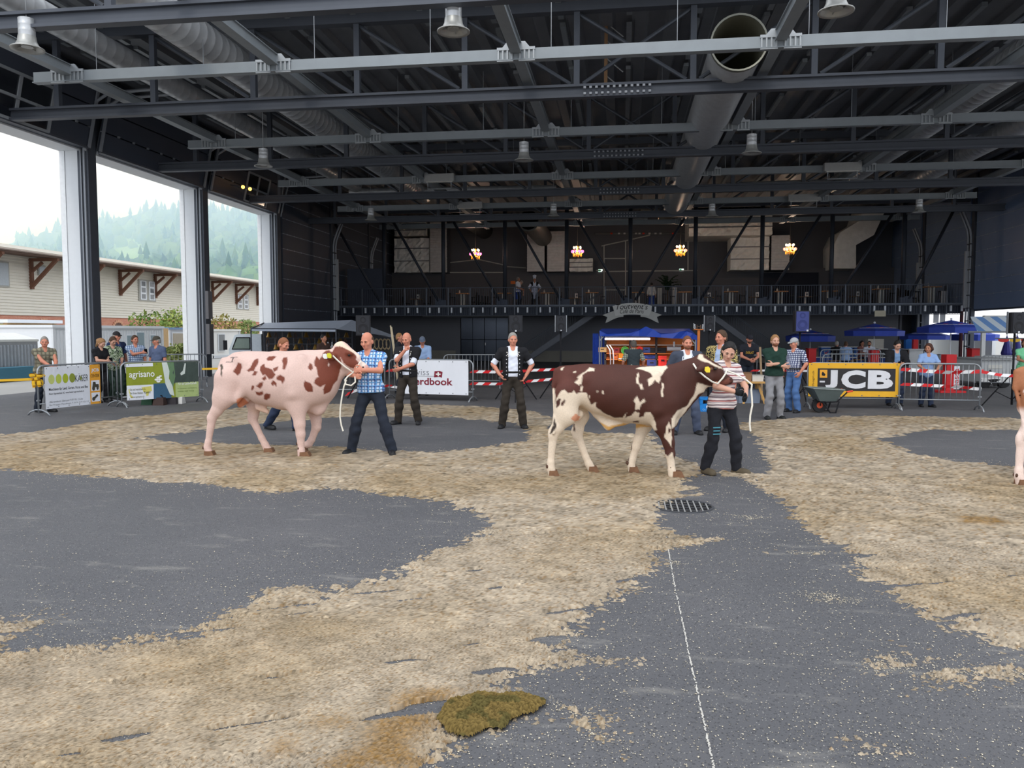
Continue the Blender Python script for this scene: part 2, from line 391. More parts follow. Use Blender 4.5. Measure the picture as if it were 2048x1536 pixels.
# ground
XL, XR, BAY = -16.4, 17.65, 6.8
YC = [23.3 + BAY * k for k in range(-2, 6)]           # far faces of the door columns
EDGE, HB, YB = 43.9, 3.26, 56.0                        # balcony edge, balcony height, back wall
def asphalt(name, base, light, dark):
 m = bpy.data.materials.new(name); m.use_nodes = True
 n, l = m.node_tree.nodes, m.node_tree.links; b = n['Principled BSDF']
 b.inputs['Roughness'].default_value = .72; b.inputs['Specular IOR Level'].default_value = .35
 tc = n.new('ShaderNodeTexCoord')
 big = n.new('ShaderNodeTexNoise'); big.inputs['Scale'].default_value = .55; big.inputs['Detail'].default_value = 5
 rp = n.new('ShaderNodeValToRGB'); rp.color_ramp.elements[0].position = .3; rp.color_ramp.elements[1].position = .75
 rp.color_ramp.elements[0].color = lin(dark) + (1,); rp.color_ramp.elements[1].color = lin(base) + (1,)
 vo = n.new('ShaderNodeTexVoronoi'); vo.inputs['Scale'].default_value = 130
 sp = n.new('ShaderNodeSeparateColor'); lt = n.new('ShaderNodeMath'); lt.operation = 'GREATER_THAN'; lt.inputs[1].default_value = .95
 l.new(tc.outputs['Object'], big.inputs['Vector']); l.new(big.outputs['Fac'], rp.inputs['Fac'])
 l.new(tc.outputs['Object'], vo.inputs['Vector']); l.new(vo.outputs['Color'], sp.inputs[0]); l.new(sp.outputs[0], lt.inputs[0])
 d = n.new('ShaderNodeMath'); d.operation = 'LESS_THAN'; d.inputs[1].default_value = .35; l.new(vo.outputs['Distance'], d.inputs[0])
 mu = n.new('ShaderNodeMath'); mu.operation = 'MULTIPLY'; l.new(lt.outputs[0], mu.inputs[0]); l.new(d.outputs[0], mu.inputs[1])
 m1 = n.new('ShaderNodeMix'); m1.data_type = 'RGBA'; m1.inputs[7].default_value = lin(light) + (1,)
 l.new(mu.outputs[0], m1.inputs[0]); l.new(rp.outputs['Color'], m1.inputs[6])
 lo = n.new('ShaderNodeMath'); lo.operation = 'LESS_THAN'; lo.inputs[1].default_value = .10; l.new(sp.outputs[1], lo.inputs[0])
 m2 = n.new('ShaderNodeMix'); m2.data_type = 'RGBA'; m2.inputs[7].default_value = lin((52, 52, 55)) + (1,)
 mu2 = n.new('ShaderNodeMath'); mu2.operation = 'MULTIPLY'; mu2.inputs[1].default_value = .7; l.new(lo.outputs[0], mu2.inputs[0])
 l.new(mu2.outputs[0], m2.inputs[0]); l.new(m1.outputs[2], m2.inputs[6])
 mp = n.new('ShaderNodeMapping'); mp.inputs['Scale'].default_value = (.9, 2.6, 1); mp.inputs['Rotation'].default_value = (0, 0, .35)
 du = n.new('ShaderNodeTexNoise'); du.inputs['Scale'].default_value = 1.6; du.inputs['Detail'].default_value = 9; du.inputs['Roughness'].default_value = .72
 l.new(tc.outputs['Object'], mp.inputs['Vector']); l.new(mp.outputs['Vector'], du.inputs['Vector'])
 dr = n.new('ShaderNodeMapRange'); dr.inputs['From Min'].default_value = .56; dr.inputs['From Max'].default_value = .74; dr.inputs['To Max'].default_value = .28
 l.new(du.outputs['Fac'], dr.inputs['Value'])
 m3 = n.new('ShaderNodeMix'); m3.data_type = 'RGBA'; m3.inputs[7].default_value = lin((190, 184, 172)) + (1,)
 l.new(dr.outputs['Result'], m3.inputs[0]); l.new(m2.outputs[2], m3.inputs[6]); l.new(m3.outputs[2], b.inputs['Base Color'])
 fn = n.new('ShaderNodeTexNoise'); fn.inputs['Scale'].default_value = 120; l.new(tc.outputs['Object'], fn.inputs['Vector'])
 bp = n.new('ShaderNodeBump'); bp.inputs['Strength'].default_value = .35; bp.inputs['Distance'].default_value = .01
 l.new(fn.outputs['Fac'], bp.inputs['Height']); l.new(bp.outputs['Normal'], b.inputs['Normal'])
 MATS[name] = m
 return m
M_FLOOR = asphalt('hall_asphalt', (94, 93, 95), (166, 163, 156), (80, 80, 83))
fl = MB(); fl.quad((XL - 1, -16, 0), (XR + 1, -16, 0), (XR + 1, YB + 1, 0), (XL - 1, YB + 1, 0))
floor = struct('floor', fl, M_FLOOR)
yd = MB(); yd.quad((-140, -60, -.02), (120, -60, -.02), (120, 260, -.02), (-140, 260, -.02))
yard = struct('yard_pavement', yd, mat('yard_asphalt', (158, 156, 152), .85, var=.12, scale=.6))
def poly_sd(px, P):
 """signed distance (negative inside) of points px (N,2) to polygon P"""
 P = np.array(P, float); d = np.full(len(px), 1e9); ins = np.zeros(len(px), bool)
 for i in range(len(P)):
  a, b = P[i - 1], P[i]; ba = b - a; pa = px - a
  h = np.clip((pa @ ba) / max(ba @ ba, 1e-12), 0, 1); q = pa - h[:, None] * ba
  d = np.minimum(d, (q * q).sum(1))
  c = ((a[1] > px[:, 1]) != (b[1] > px[:, 1])) & (px[:, 0] < (b[0] - a[0]) * (px[:, 1] - a[1]) / (b[1] - a[1] + 1e-12) + a[0]); ins ^= c
 d = np.sqrt(d); return np.where(ins, -d, d)
def gpoly(pts): return [tuple(ground(x, y)[:2]) for x, y in pts]
OUTER = gpoly([(-160, 900), (-60, 876), (60, 866), (150, 850), (260, 836), (360, 826), (480, 817), (640, 810), (800, 808), (960, 813), (1060, 822), (1110, 836), (1090, 860), (1200, 868), (1390, 872), (1490, 845),
               (1560, 838), (1700, 832), (1860, 834), (2048, 838), (2250, 842), (2250, 1400), (2048, 1294), (1960, 1262), (1880, 1236), (1800, 1205), (1730, 1150), (1690, 1100), (1600, 1050), (1545, 1000), (1520, 960), (1400, 940),
               (1375, 962), (1410, 990), (1330, 1006), (1322, 1030), (1334, 1070), (1420, 1078), (1340, 1098), (1300, 1108), (1350, 1128), (1280, 1146), (1240, 1180), (1200, 1210), (1180, 1250), (1130, 1285),
               (1125, 1300), (1280, 1312), (1270, 1325), (1120, 1338), (1056, 1350), (1046, 1390), (1040, 1412), (985, 1450), (910, 1466), (870, 1500), (850, 1570), (-300, 1570)])
HOLES = [gpoly(p) for p in (
 [(290, 874), (400, 862), (520, 846), (640, 836), (760, 832), (900, 836), (1030, 846), (1066, 862), (1040, 884), (950, 896), (860, 905), (740, 900), (600, 892), (440, 886), (330, 886)],
 [(-80, 936), (60, 940), (160, 952), (280, 956), (420, 968), (540, 984), (640, 978), (760, 990), (870, 1000), (940, 1016), (968, 1040), (950, 1062), (905, 1084), (850, 1120), (800, 1140), (720, 1166), (640, 1200), (612, 1186), (555, 1182), (540, 1210), (440, 1240),
     (350, 1268), (210, 1284), (120, 1292), (20, 1300), (60, 1262), (100, 1240), (0, 1246), (-120, 1262), (-200, 1000)],
 [(1760, 878), (1830, 864), (1960, 860), (2120, 862), (2200, 940), (2048, 936), (1980, 928), (1880, 918), (1800, 900)],
 [(1305, 866), (1420, 850), (1500, 862), (1520, 900), (1530, 950), (1420, 940), (1330, 900)])]
FLARES = [gpoly(p) for p in ([(1700, 1318), (1760, 1310), (1990, 1338), (2100, 1352), (1880, 1362), (1740, 1345)], [(1580, 1186), (1640, 1180), (1740, 1200), (1700, 1212), (1610, 1208)],
 [(1060, 1380), (1100, 1380), (1240, 1470), (1290, 1530), (1240, 1520), (1120, 1440)], [(1560, 1100), (1660, 1104), (1660, 1112), (1580, 1110)], [(1700, 1490), (1735, 1488), (1800, 1510), (1770, 1514)],
 [(540, 1196), (620, 1180), (640, 1196), (560, 1214)], [(1440, 1028), (1560, 1034), (1500, 1042)], [(1330, 1120), (1400, 1128), (1340, 1134)])]
def straw_field(x, y):
 P = np.stack([x, y], 1)
 s = -poly_sd(P, OUTER)                     # >0 in straw
 for h in HOLES: s = np.minimum(s, poly_sd(P, h))
 for h in FLARES: s = np.maximum(s, np.minimum(-poly_sd(P, h) * .5 - .12, -.06))
 r = np.hypot(x, y)
 a = math.radians(28); xr, yr = x * math.cos(a) + y * math.sin(a), -x * math.sin(a) + y * math.cos(a)
 s = np.minimum(s, .75)
 s = s + .34 * fbm(x * 1.3, y * 1.3, 3) + .22 * fbm(xr * 1.6, yr * 6.5, 11) + .16 * fbm(x * 9, y * 9, 21, 3)
 ru = fbm(xr * 2.3, yr * 13, 31, 2); s = s - np.clip((ru - .225) * 9, 0, 1.3) * (.3 + vnoise(x * .8, y * .8, 8))
 s = s + (vnoise(x * 45, y * 45, 44) - .5) * .22 + (_hash(np.floor(x / cs), np.floor(y / cs), 45) - .5) * .34 * np.clip(1.3 - np.abs(s) * 3, 0, 1)
 return s
V_, Q_, C_ = [], [], []
nv = 0
for (y0, y1, cs) in ((2.6, 4.6, .009), (4.6, 7.0, .0155), (7.0, 10.0, .027), (10.0, 13.5, .042), (13.5, 20.5, .06)):
 xs = np.arange(-.86 * y1 - .3, .56 * y1 + .4, cs); ys = np.arange(y0, y1 + cs, cs)
 X, Y = np.meshgrid(xs, ys, indexing='ij'); x, y = X.ravel(), Y.ravel()
 jx = x + cs * .5 * (vnoise(x * 3 / cs, y * 3 / cs, 5) - .5); jy = y + cs * .5 * (vnoise(x * 3 / cs, y * 3 / cs, 6) - .5)
 s = straw_field(x, y).reshape(X.shape); k = len(ys)
 cellv = (s[:-1, :-1] + s[1:, 1:] + s[1:, :-1] + s[:-1, 1:]) / 4
 I, J = np.nonzero(cellv > .0)
 q = np.stack([I * k + J, (I + 1) * k + J, (I + 1) * k + J + 1, I * k + J + 1], 1)
 use, inv = np.unique(q, return_inverse=True)
 xx, yy, ss = jx[use], jy[use], s.ravel()[use]
 lump = fbm(xx * 7, yy * 7, 61, 3); fine = _hash(np.floor(x[use] / cs), np.floor(y[use] / cs), 9)
 z = .004 + np.clip(ss, 0, .25) * .025 + (lump + .5) * .016 * np.clip(ss * 4, 0, 1) + fine * cs * .3
 cnt = np.bincount(inv.ravel(), minlength=len(use)); z = np.where(cnt < 4, .001, z)
 damp = fbm(xx * .9, yy * .9, 71, 3)
 base = np.array(lin((160, 145, 124)))[None] * (.70 + .5 * fine[:, None] + .7 * lump[:, None])
 base = base * (1 - np.clip(damp[:, None] * 1.2, -.12, .3) * np.array([.35, .5, .8]))
 tan = _hash(np.floor(x[use] / cs), np.floor(y[use] / cs), 19)[:, None]
 base = np.where(tan > .9, base * np.array([.72, .60, .46]), base); base = np.where(tan < .05, base * .45, base); base = np.where((tan > .05) & (tan < .11), np.minimum(base * 1.3, .9), base)
 for (pp, amp) in ((SOAK := [gpoly(p) for p in ([(790, 1402), (830, 1384), (900, 1378), (930, 1384), (900, 1410), (840, 1418), (800, 1436)], [(740, 1442), (830, 1430), (870, 1440), (830, 1490), (860, 1536), (700, 1560), (660, 1530), (730, 1490)], [(540, 1490), (590, 1484), (600, 1510), (540, 1524)], [(630, 1444), (690, 1436), (700, 1452), (640, 1462)], [(1915, 1036), (1990, 1038), (2030, 1050), (1980, 1056), (1930, 1048)])], 1),):
  for p in pp:
   t = np.clip((-poly_sd(np.stack([xx, yy], 1), p) + .05 + .12 * fbm(xx * 5, yy * 5, 81, 3) + .05 * (fine - .5)) * 9, 0, 1)[:, None] * (.55 + .4 * tan)
   base = base * (1 - t) + t * np.array(lin((126, 96, 54))) * (.55 + .9 * fine[:, None])
 V_.append(np.stack([xx, yy, z], 1)); Q_.append(inv.reshape(q.shape) + nv); C_.append(np.clip(base, 0, 1)); nv += len(use)
straw = np_mesh('sawdust', np.concatenate(V_), np.concatenate(Q_), attr_mat('sawdust', .95, .05, .5, 160), smooth=False, col=np.concatenate(C_))
tag(straw, 'beige sawdust bedding strewn in a broad track over the grey asphalt', 'sawdust', kind='stuff')
N = 60000
yy = 2.9 + 9 * RNG.random(N) ** 1.6; xx = (RNG.random(N) * 1.4 - .84) * yy
s = straw_field(xx, yy); keep = (s < .02) & (s > -.9 * RNG.random(N) ** 2 - .12)
xx, yy = xx[keep], yy[keep]
for h in FLARES:
 lo, hi = np.min(h, 0), np.max(h, 0); k = int(5200 * (hi - lo).prod()) + 200; q = lo + RNG.random((k, 2)) * (hi - lo); d = poly_sd(q, h) + .10 * fbm(q[:, 0] * 5, q[:, 1] * 9, 2, 3); q = q[RNG.random(k) < np.clip(-d * 9 + .1, 0, .9)]; xx = np.append(xx, q[:, 0]); yy = np.append(yy, q[:, 1])
n = len(xx); a = RNG.random(n) * PI; L = (.0011 + .0045 * RNG.random(n) ** 3) * (.5 + yy / 8); W = L * (.25 + .5 * RNG.random(n))
dx, dy = np.cos(a), np.sin(a); zz = np.full(n, .004)
V = np.stack([np.stack([xx + sx * dx * L - sy * dy * W, yy + sx * dy * L + sy * dx * W, zz + .0015 * (sx * sy)], 1) for sx, sy in ((-1, -1), (1, -1), (1, 1), (-1, 1))], 1).reshape(-1, 3)
Q = np.arange(4 * n).reshape(n, 4)
cc = np.repeat(np.array(lin((212, 200, 176)))[None] * (.7 + .5 * RNG.random((n, 1))), 4, 0)
chips = np_mesh('wood_shavings', V, Q, MATS['sawdust'], smooth=False, col=np.clip(cc, 0, 1))
tag(chips, 'loose pale wood shavings scattered over bare asphalt', 'shavings', kind='stuff')
dung_poly = gpoly([(880, 1440), (900, 1412), (950, 1398), (1010, 1396), (1075, 1412), (1060, 1428), (1010, 1440), (1000, 1456), (970, 1452), (940, 1470), (905, 1462)])
lo = np.min(dung_poly, 0) - .05; hi = np.max(dung_poly, 0) + .05; cs = .007
X, Y = np.meshgrid(np.arange(lo[0], hi[0], cs), np.arange(lo[1], hi[1], cs), indexing='ij'); x, y = X.ravel(), Y.ravel()
s = (-poly_sd(np.stack([x, y], 1), dung_poly) + .10 * fbm(x * 7, y * 7, 91, 4) + .03).reshape(X.shape)
cv = (s[:-1, :-1] + s[1:, 1:]) / 2; I, J = np.nonzero(cv > 0); k = X.shape[1]
q = np.stack([I * k + J, (I + 1) * k + J, (I + 1) * k + J + 1, I * k + J + 1], 1); use, inv = np.unique(q, return_inverse=True)
xx, yy, ss = x[use], y[use], s.ravel()[use]; fine = _hash(np.floor(xx / cs), np.floor(yy / cs), 3)
z = .004 + np.minimum(np.clip(ss, 0, 1) * .8, .022) + fine * .012 + .012 * (fbm(xx * 30, yy * 30, 7, 2) + .5)
col = np.array(lin((112, 94, 54)))[None] * (.45 + .9 * fine[:, None]); col = np.where(fbm(xx * 14, yy * 14, 4, 2)[:, None] > .08, col * np.array([.62, .72, .75]), col)
tag(np_mesh('dung_patch', np.stack([xx, yy, z], 1), inv.reshape(q.shape), MATS['sawdust'], smooth=False, col=np.clip(col, 0, 1)), 'wet olive brown dung patch at the edge of the sawdust', 'dung', kind='stuff')
ln = MB(); pts = [ground(x, y) for x, y in ((1332, 1070), (1342, 1130), (1352, 1185), (1365, 1245), (1378, 1310), (1392, 1370), (1407, 1440), (1420, 1500), (1430, 1545))]
seg = []
for a, b in zip(pts[:-1], pts[1:]):
 for t in np.linspace(0, 1, 26)[:-1]: seg.append(a.lerp(b, float(t)))
for a, b in zip(seg[:-1], seg[1:]):
 if random.random() < .12: continue
 w = .0025 + .003 * random.random(); o = .003 * random.uniform(-1, 1); d = Vector((w, 0, 0))
 a2, b2 = a + Vector((o, 0, .003)), b + Vector((o, 0, .003)); ln.quad(a2 - d, a2 + d, b2 + d, b2 - d)
cl = struct('trim_1', ln, mat('chalk_line', (182, 178, 170), .9), None)
g0 = ground(1366, 1013); dr = root('drain_cover', 'round cast iron drain grate half under the sawdust', 'drain', g0)
p = MB(); p.lathe([(.0, .001), (.30, .001)], n=28); p.build('pit', mat('pit_black', (14, 14, 16), .9), dr)
p = MB(); p.lathe([(.31, 0), (.31, .010), (.285, .010), (.285, .001)], n=28); p.build('rim', mat('cast_iron', (84, 86, 90), .5, .5, bump=.3), dr)
for i in range(9):
 xo = -.24 + .06 * i; L = math.sqrt(max(.28 ** 2 - xo ** 2, .01)); p = MB(); p.box((xo, 0, .005), (.013, 2 * L, .008)); p.build('bar', mat('worn_iron', (168, 168, 166), .45, .4), dr)
for i in range(4):
 yo = -.18 + .12 * i; L = math.sqrt(.28 ** 2 - yo ** 2); p = MB(); p.box((0, yo, .0035), (2 * L, .018, .005)); p.build('cross_bar', MATS['cast_iron'], dr)
# hall shell
M_DARK = mat('dark_steel', (80, 84, 92), .5, .15, var=.12, scale=3)
M_PANEL = mat('dark_panel', (72, 77, 88), .5, .1, var=.10, scale=1.5)
M_WALL = mat('black_wall', (88, 89, 94), .7, var=.08, scale=.7)
M_GREY = mat('galvanised_beam', (142, 148, 152), .5, .25, var=.10, scale=4)
M_ZINC = mat('zinc', (158, 162, 166), .42, .55, var=.18, scale=6)
M_WHITE = mat('white_cladding', (226, 229, 232), .5, var=.03)
M_TRACK = mat('track_steel', (150, 154, 160), .45, .2, var=.12)
M_DUCT = mat('duct_steel', (196, 198, 200), .36, .35, var=.18, scale=5)
M_DECK = mat('roof_deck', (112, 115, 120), .5, .15, var=.18, scale=2)
M_FOIL = mat('crumpled_foil', (226, 226, 222), .5, .0, var=.2, scale=3, bump=.6, bscale=12)
M_LOUV = mat('louvre_steel', (214, 214, 214), .4, .1, var=.25, scale=4)
ZR = 9.75; ROOF0 = 17.2
rf = MB(); x = XL; pitch = .85
prof = []
while x < XR:
 prof += [(x, ZR + .14), (x + .42, ZR + .14), (x + .50, ZR), (x + .77, ZR)]; x += pitch
prof.append((XR, ZR + .14))
rf.add([(a, ROOF0, b) for a, b in prof] + [(a, YB + .3, b) for a, b in prof], [(i, i + 1, len(prof) + i + 1, len(prof) + i) for i in range(len(prof) - 1)])
rf.quad((XL - .6, ROOF0, ZR + .3), (XR + .6, ROOF0, ZR + .3), (XR + .6, YB + .4, ZR + .3), (XL - .6, YB + .4, ZR + .3))
ceiling = struct('ceiling', rf, M_DECK)
for i, xo in enumerate(np.arange(XL + 1.2, XR - .5, 1.7)):
 p = MB(); y = ROOF0 + .5
 while y < 43:
  p.box((xo, y + 1.5, ZR - .06), (.14, 2.6 + .6 * random.random(), .10)); y += 3.4
 p.build('purlin', M_ZINC if i % 2 else M_GREY, ceiling)
def truss(Y, i, words):
 t = root('roof_truss', words, 'truss', (0, Y, 7.4), 0, None)
 p = MB(); p.box((.6, 0, .06), (XR - XL, .22, .06)); p.box((.6, 0, .31), (XR - XL, .22, .06)); p.box((.6, 0, .19), (XR - XL, .05, .24)); p.build('bottom_chord', M_DARK, t)
 p = MB(); p.box((.6, 0, 2.18), (XR - XL, .26, .26)); p.build('top_chord', M_DARK, t)
 xs = np.arange(XL + 1.5, XR, 2.75)
 for j, xo in enumerate(xs):
  p = MB(); p.box((xo, 0, 1.2), (.14, .14, 1.75)); p.build('post', M_DARK, t)
  left = xo < .6
  if 0 < j < len(xs) - 1 and j % 1 == 0:
   x1 = xo + (2.6 if left else -2.6)
   p = MB(); p.tube([(xo, .04, 2.05), (x1, .04, .38)], .05, 8); p.build('diagonal', mat('tube_grey', (84, 88, 95), .45, .5), t)
 p = MB()
 for a in range(12):
  for b in (0, 1): p.box((-.95 + .14 * a, -.13, .10 + .14 * b), (.06, .05, .05))
 pl = p.build('splice_bolts', M_TRACK, t); pl['kind'] = 'stuff'
 return t
names = ['first', 'second', 'third', 'fourth', 'fifth']
truss(13.9, 0, 'black steel roof truss cut by the top edge of the picture')
truss(19.7, 1, 'black steel roof truss just beyond the nearest pale crossbeam')
truss(26.6, 2, 'black steel roof truss between the second and third pale crossbeams')
truss(33.5, 3, 'black steel roof truss between the third and fourth pale crossbeams')
truss(40.3, 4, 'black steel roof truss closest to the balcony, beyond the fourth pale crossbeam')
BX = [atY(x, y, 17.75).x for x, y in ((140, 162), (550, 143), (1033, 118), (1560, 88))]; BX += [atY(1870, 240, 24.6).x, atY(1910, 398, 38.2).x]
ZB = 7.85
cross_words = ['nearest pale steel crossbeam hanging under the roof', 'second pale steel crossbeam from the front, behind the nearest one', 'third pale steel crossbeam from the front with a lamp box at left', 'fourth pale steel crossbeam from the front, in front of the balcony columns', 'farthest pale steel crossbeam, behind the balcony columns']
for k in range(5):
 Y = 17.75 + BAY * k * 1.005
 t = root('crossbeam', cross_words[k], 'beam', (0, Y, ZB)); x0, x1 = BX[0] - .9, BX[5] + (.9 if k else 3.5)
 p = MB(); p.box(((x0 + x1) / 2, 0, 0), (x1 - x0, .14, .24)); p.box(((x0 + x1) / 2, -.02, -.125), (x1 - x0, .2, .02)); p.build('beam', M_GREY, t)
 for bx in BX:
  c = MB()
  for sx in (-1, 1):
   xc = bx + sx * .24
   for q in range(4): c.box((xc + (q - 1.5) * .10, -.09, -.02), (.035, .03, .24))
   c.box((xc, -.09, .11), (.36, .04, .06)); c.box((xc, -.09, -.14), (.36, .04, .04))
  c.prism([(bx - .3, -.1, .14), (bx + .3, -.1, .14), (bx + .2, -.1, .26), (bx - .2, -.1, .26)], (0, .04, 0))
  c.build('clamp_plate', mat('clamp_grey', (168, 172, 175), .45, .4), t)
 for xo in np.arange(x0 + 1.6, x1, 2.7):
  c = MB(); c.tube([(xo, 0, .12), (xo, 0, ZR - ZB)], .008, 5); c.build('hanger_rod', M_ZINC, t)
rail_words = ['by the open doors', 'second from the open doors', 'left of the big open pipe', 'beside the big open pipe', 'right of the big open pipe', 'nearest the closed right wall']
for bx, wd in zip(BX, rail_words):
 p = MB(); p.box((bx, (12 + 47) / 2, ZB + .13), (.16, 35, .2)); p.box((bx, (12 + 47) / 2, ZB + .02), (.24, 35, .02)); p.box((bx, (12 + 47) / 2, ZB + .24), (.24, 35, .02))
 solo('ceiling_rail', p, M_GREY, 'long pale ceiling rail running back along the hall, ' + wd, 'rail')
for (x0, x1, yp, k, wd) in ((850, 908, 360, 2, 'on the third crossbeam at left'), (915, 965, 416, 3, 'on the fourth crossbeam at left'), (1648, 1722, 338, 2, 'on the third crossbeam at right'), (1576, 1640, 402, 3, 'on the fourth crossbeam at right')):
 Y = 17.75 + BAY * k * 1.005 - .25; a, b = atY(x0, yp, Y), atY(x1, yp, Y); z = ZB
 t = root('lamp_box', 'pale long lamp box ' + wd, 'lamp', ((a.x + b.x) / 2, Y, z)); w = b.x - a.x
 p = MB(); p.box((0, 0, 0), (w, .22, .3)); p.build('housing', mat('lamp_housing', (172, 172, 170), .5), t)
 p = MB(); p.tube([(-w * .4, 0, -.15), (-w * .4, 0, -.42), (w * .4, 0, -.42), (w * .4, 0, -.15)], .025, 6); p.build('guard_hoop', M_ZINC, t)
 p = MB(); p.box((0, 0, -.155), (w * .9, .16, .02)); p.build('diffuser', mat('diffuser', (235, 232, 222), .4), t)
# ducts
def spiral(mb, p, q, r, step=.35, n=20):
 p, q = Vector(p), Vector(q); L = (q - p).length; k = int(L / step); P = []; R = []
 for i in range(k + 1):
  for (dt, rr) in ((0, r), (step * .86, r), (step * .9, r * 1.01), (step * .97, r * 1.01)):
   t = min(1, (i * step + dt) / L); P.append(p.lerp(q, t)); R.append(rr)
   if t >= 1: break
 out = [P[0]]; rr = [R[0]]
 for a, b in zip(P[1:], R[1:]):
  if (a - out[-1]).length > 1e-4: out.append(a); rr.append(b)
 return mb.tube(out, rr, n, cap=False)
def duct(words, p, q, r, step=.35, nm='air_duct'):
 mb = MB(); spiral(mb, p, q, r, step); return solo(nm, mb, M_DUCT, words, 'duct', smooth=True)
ZD = 8.75
a = atY(386, 44, 18.0); duct('large spiral air duct running back above the open doors', (a.x, 13, ZD), (a.x, 40, ZD), .43)
duct('slimmer spiral air duct between the open doors and the large one', (a.x - 2.9, 13, ZD + .15), (a.x - 2.9, 38, ZD + .15), .3)
b = atY(1939, 237, 25.4); duct('large spiral air duct running back along the right side', (b.x, 13, ZD), (b.x, 40, ZD), .45)
duct('spiral air duct nearest to the closed right wall', (b.x + 3.0, 13, ZD - .1), (b.x + 3.0, 40, ZD - .1), .38)
c = atY(1478, 92, 18.7)
c.z += .08
t = root('exhaust_pipe', 'very wide open steel pipe mouth hanging under the roof right of centre', 'pipe', c)
p = MB(); p.tube([(0, 0, 0), (0, 8, 0), (0, 22, -.1)], [.60, .60, .60], 32, cap=False); p.build('barrel', M_DUCT, t, smooth=True)
p = MB(); p.tube([(0, -.02, 0), (0, .10, 0)], [.63, .63], 32, cap=False); p.tube([(0, -.02, 0), (0, -.01, 0)], [.63, .59], 32, cap=False); p.build('rim', mat('pipe_rim', (126, 126, 116), .45, .5), t, smooth=True)
p = MB(); p.tube([(0, 0, 0), (0, 5, 0)], [.585, .585], 32, cap=False); p.tube([(0, 5, 0), (0, 5.02, 0)], [.585, .01], 32, cap=False); p.build('lining', mat('pipe_lining', (140, 138, 122), .5, .5), t, smooth=True)
c0, c1 = atY(700, 384, 38.6), atY(1112, 378, 38.6); duct('horizontal spiral duct above the balcony, left half', c0, c1, .19, .25)
c0, c1 = atY(1452, 374, 38.6), atY(1905, 360, 38.6); duct('horizontal spiral duct above the balcony, right half', c0, c1, .21, .25)
c0, c1 = atY(1150, 440, 46), atY(1295, 440, 46); duct('short spiral duct between a ring and an elbow above the balcony', c0, c1, .2, .25)
for (x, y, r, Y, wd) in ((1057, 440, .62, 46, 'open round pipe mouth above the balcony left of centre'), (920, 425, .6, 47.5, 'dim round pipe mouth above the left part of the balcony')):
 c = atY(x, y, Y); t = root('ring_pipe', wd, 'pipe', c)
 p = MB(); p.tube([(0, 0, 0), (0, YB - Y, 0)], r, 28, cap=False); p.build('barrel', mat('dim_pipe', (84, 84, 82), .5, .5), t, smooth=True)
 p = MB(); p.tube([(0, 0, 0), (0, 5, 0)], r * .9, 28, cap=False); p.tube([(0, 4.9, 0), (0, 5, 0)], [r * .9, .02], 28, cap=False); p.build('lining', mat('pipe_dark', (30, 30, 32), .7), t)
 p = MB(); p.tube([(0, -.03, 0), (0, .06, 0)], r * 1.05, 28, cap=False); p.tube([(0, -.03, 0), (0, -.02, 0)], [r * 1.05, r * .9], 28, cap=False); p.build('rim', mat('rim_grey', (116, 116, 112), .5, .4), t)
c = atY(1318, 430, 46); p = MB(); p.tube([c + Vector((-1.0, 0, .3)), c + Vector((-.1, 0, .25)), c + Vector((.28, 0, .05)), c + Vector((.35, 0, -.45))], [.36, .38, .4, .42], 20, cap=False)
solo('duct_elbow', p, mat('warm_duct', (150, 140, 124), .4, .6), 'steel duct elbow above the balcony beside the second chandelier from the right', 'duct', smooth=True)
noz = root('air_nozzle', '', 'nozzle', (0, 0, 0), 0, 'air nozzles under the roof')
p = MB(); spiral(p, (0, 0, .30), (0, 0, .78), .21, .16, 18); p.tube([(0, 0, .7), (0, 0, 3.95)], .014, 5); p.build('neck', M_DUCT, noz, smooth=True)
p = MB(); p.lathe([(.22, .32), (.24, .18), (.30, .06), (.42, 0), (.42, -.03), (.34, .0), (.22, .1)], n=24); p.build('bell', mat('nozzle_grey', (176, 176, 172), .4, .4), noz, smooth=True)
p = MB(); p.lathe([(0, .03), (.15, .03), (.16, .06), (0, .08)], n=18)
for k in range(4): p.bar((.15 * math.cos(k * PI / 2), .15 * math.sin(k * PI / 2), .045), (.36 * math.cos(k * PI / 2), .36 * math.sin(k * PI / 2), .03), .02, .02)
p.build('core_disc', MATS['nozzle_grey'], noz)
first = True
for (x, y, w, wd) in ((907, 62, 66, 'round bell air nozzle at the top edge above the pale bull'), (1672, 22, 70, 'round bell air nozzle at the top edge right of the wide pipe'), (55, 97, 70, 'round bell air nozzle in the upper left corner'), (1048, 320, 38, 'silver air nozzle in the middle of the hall under the second crossbeam'),
     (1503, 306, 40, 'silver air nozzle right of the wide pipe under the second crossbeam'), (527, 332, 40, 'silver air nozzle in front of the open doors'), (742, 440, 22, 'small far air nozzle at the left end of the balcony'), (1107, 432, 24, 'small far air nozzle above the middle of the balcony'),
     (1424, 432, 17, 'small far air nozzle in front of the foil duct'), (1838, 424, 26, 'small far air nozzle at the right end of the balcony')):
 c = 5.3 * F / (664 - y); q = atc(x, y, c)
 o = noz if first else copy_tree(noz); first = False
 o.location = q; o.scale = (.69, .69, .69); o['label'] = wd
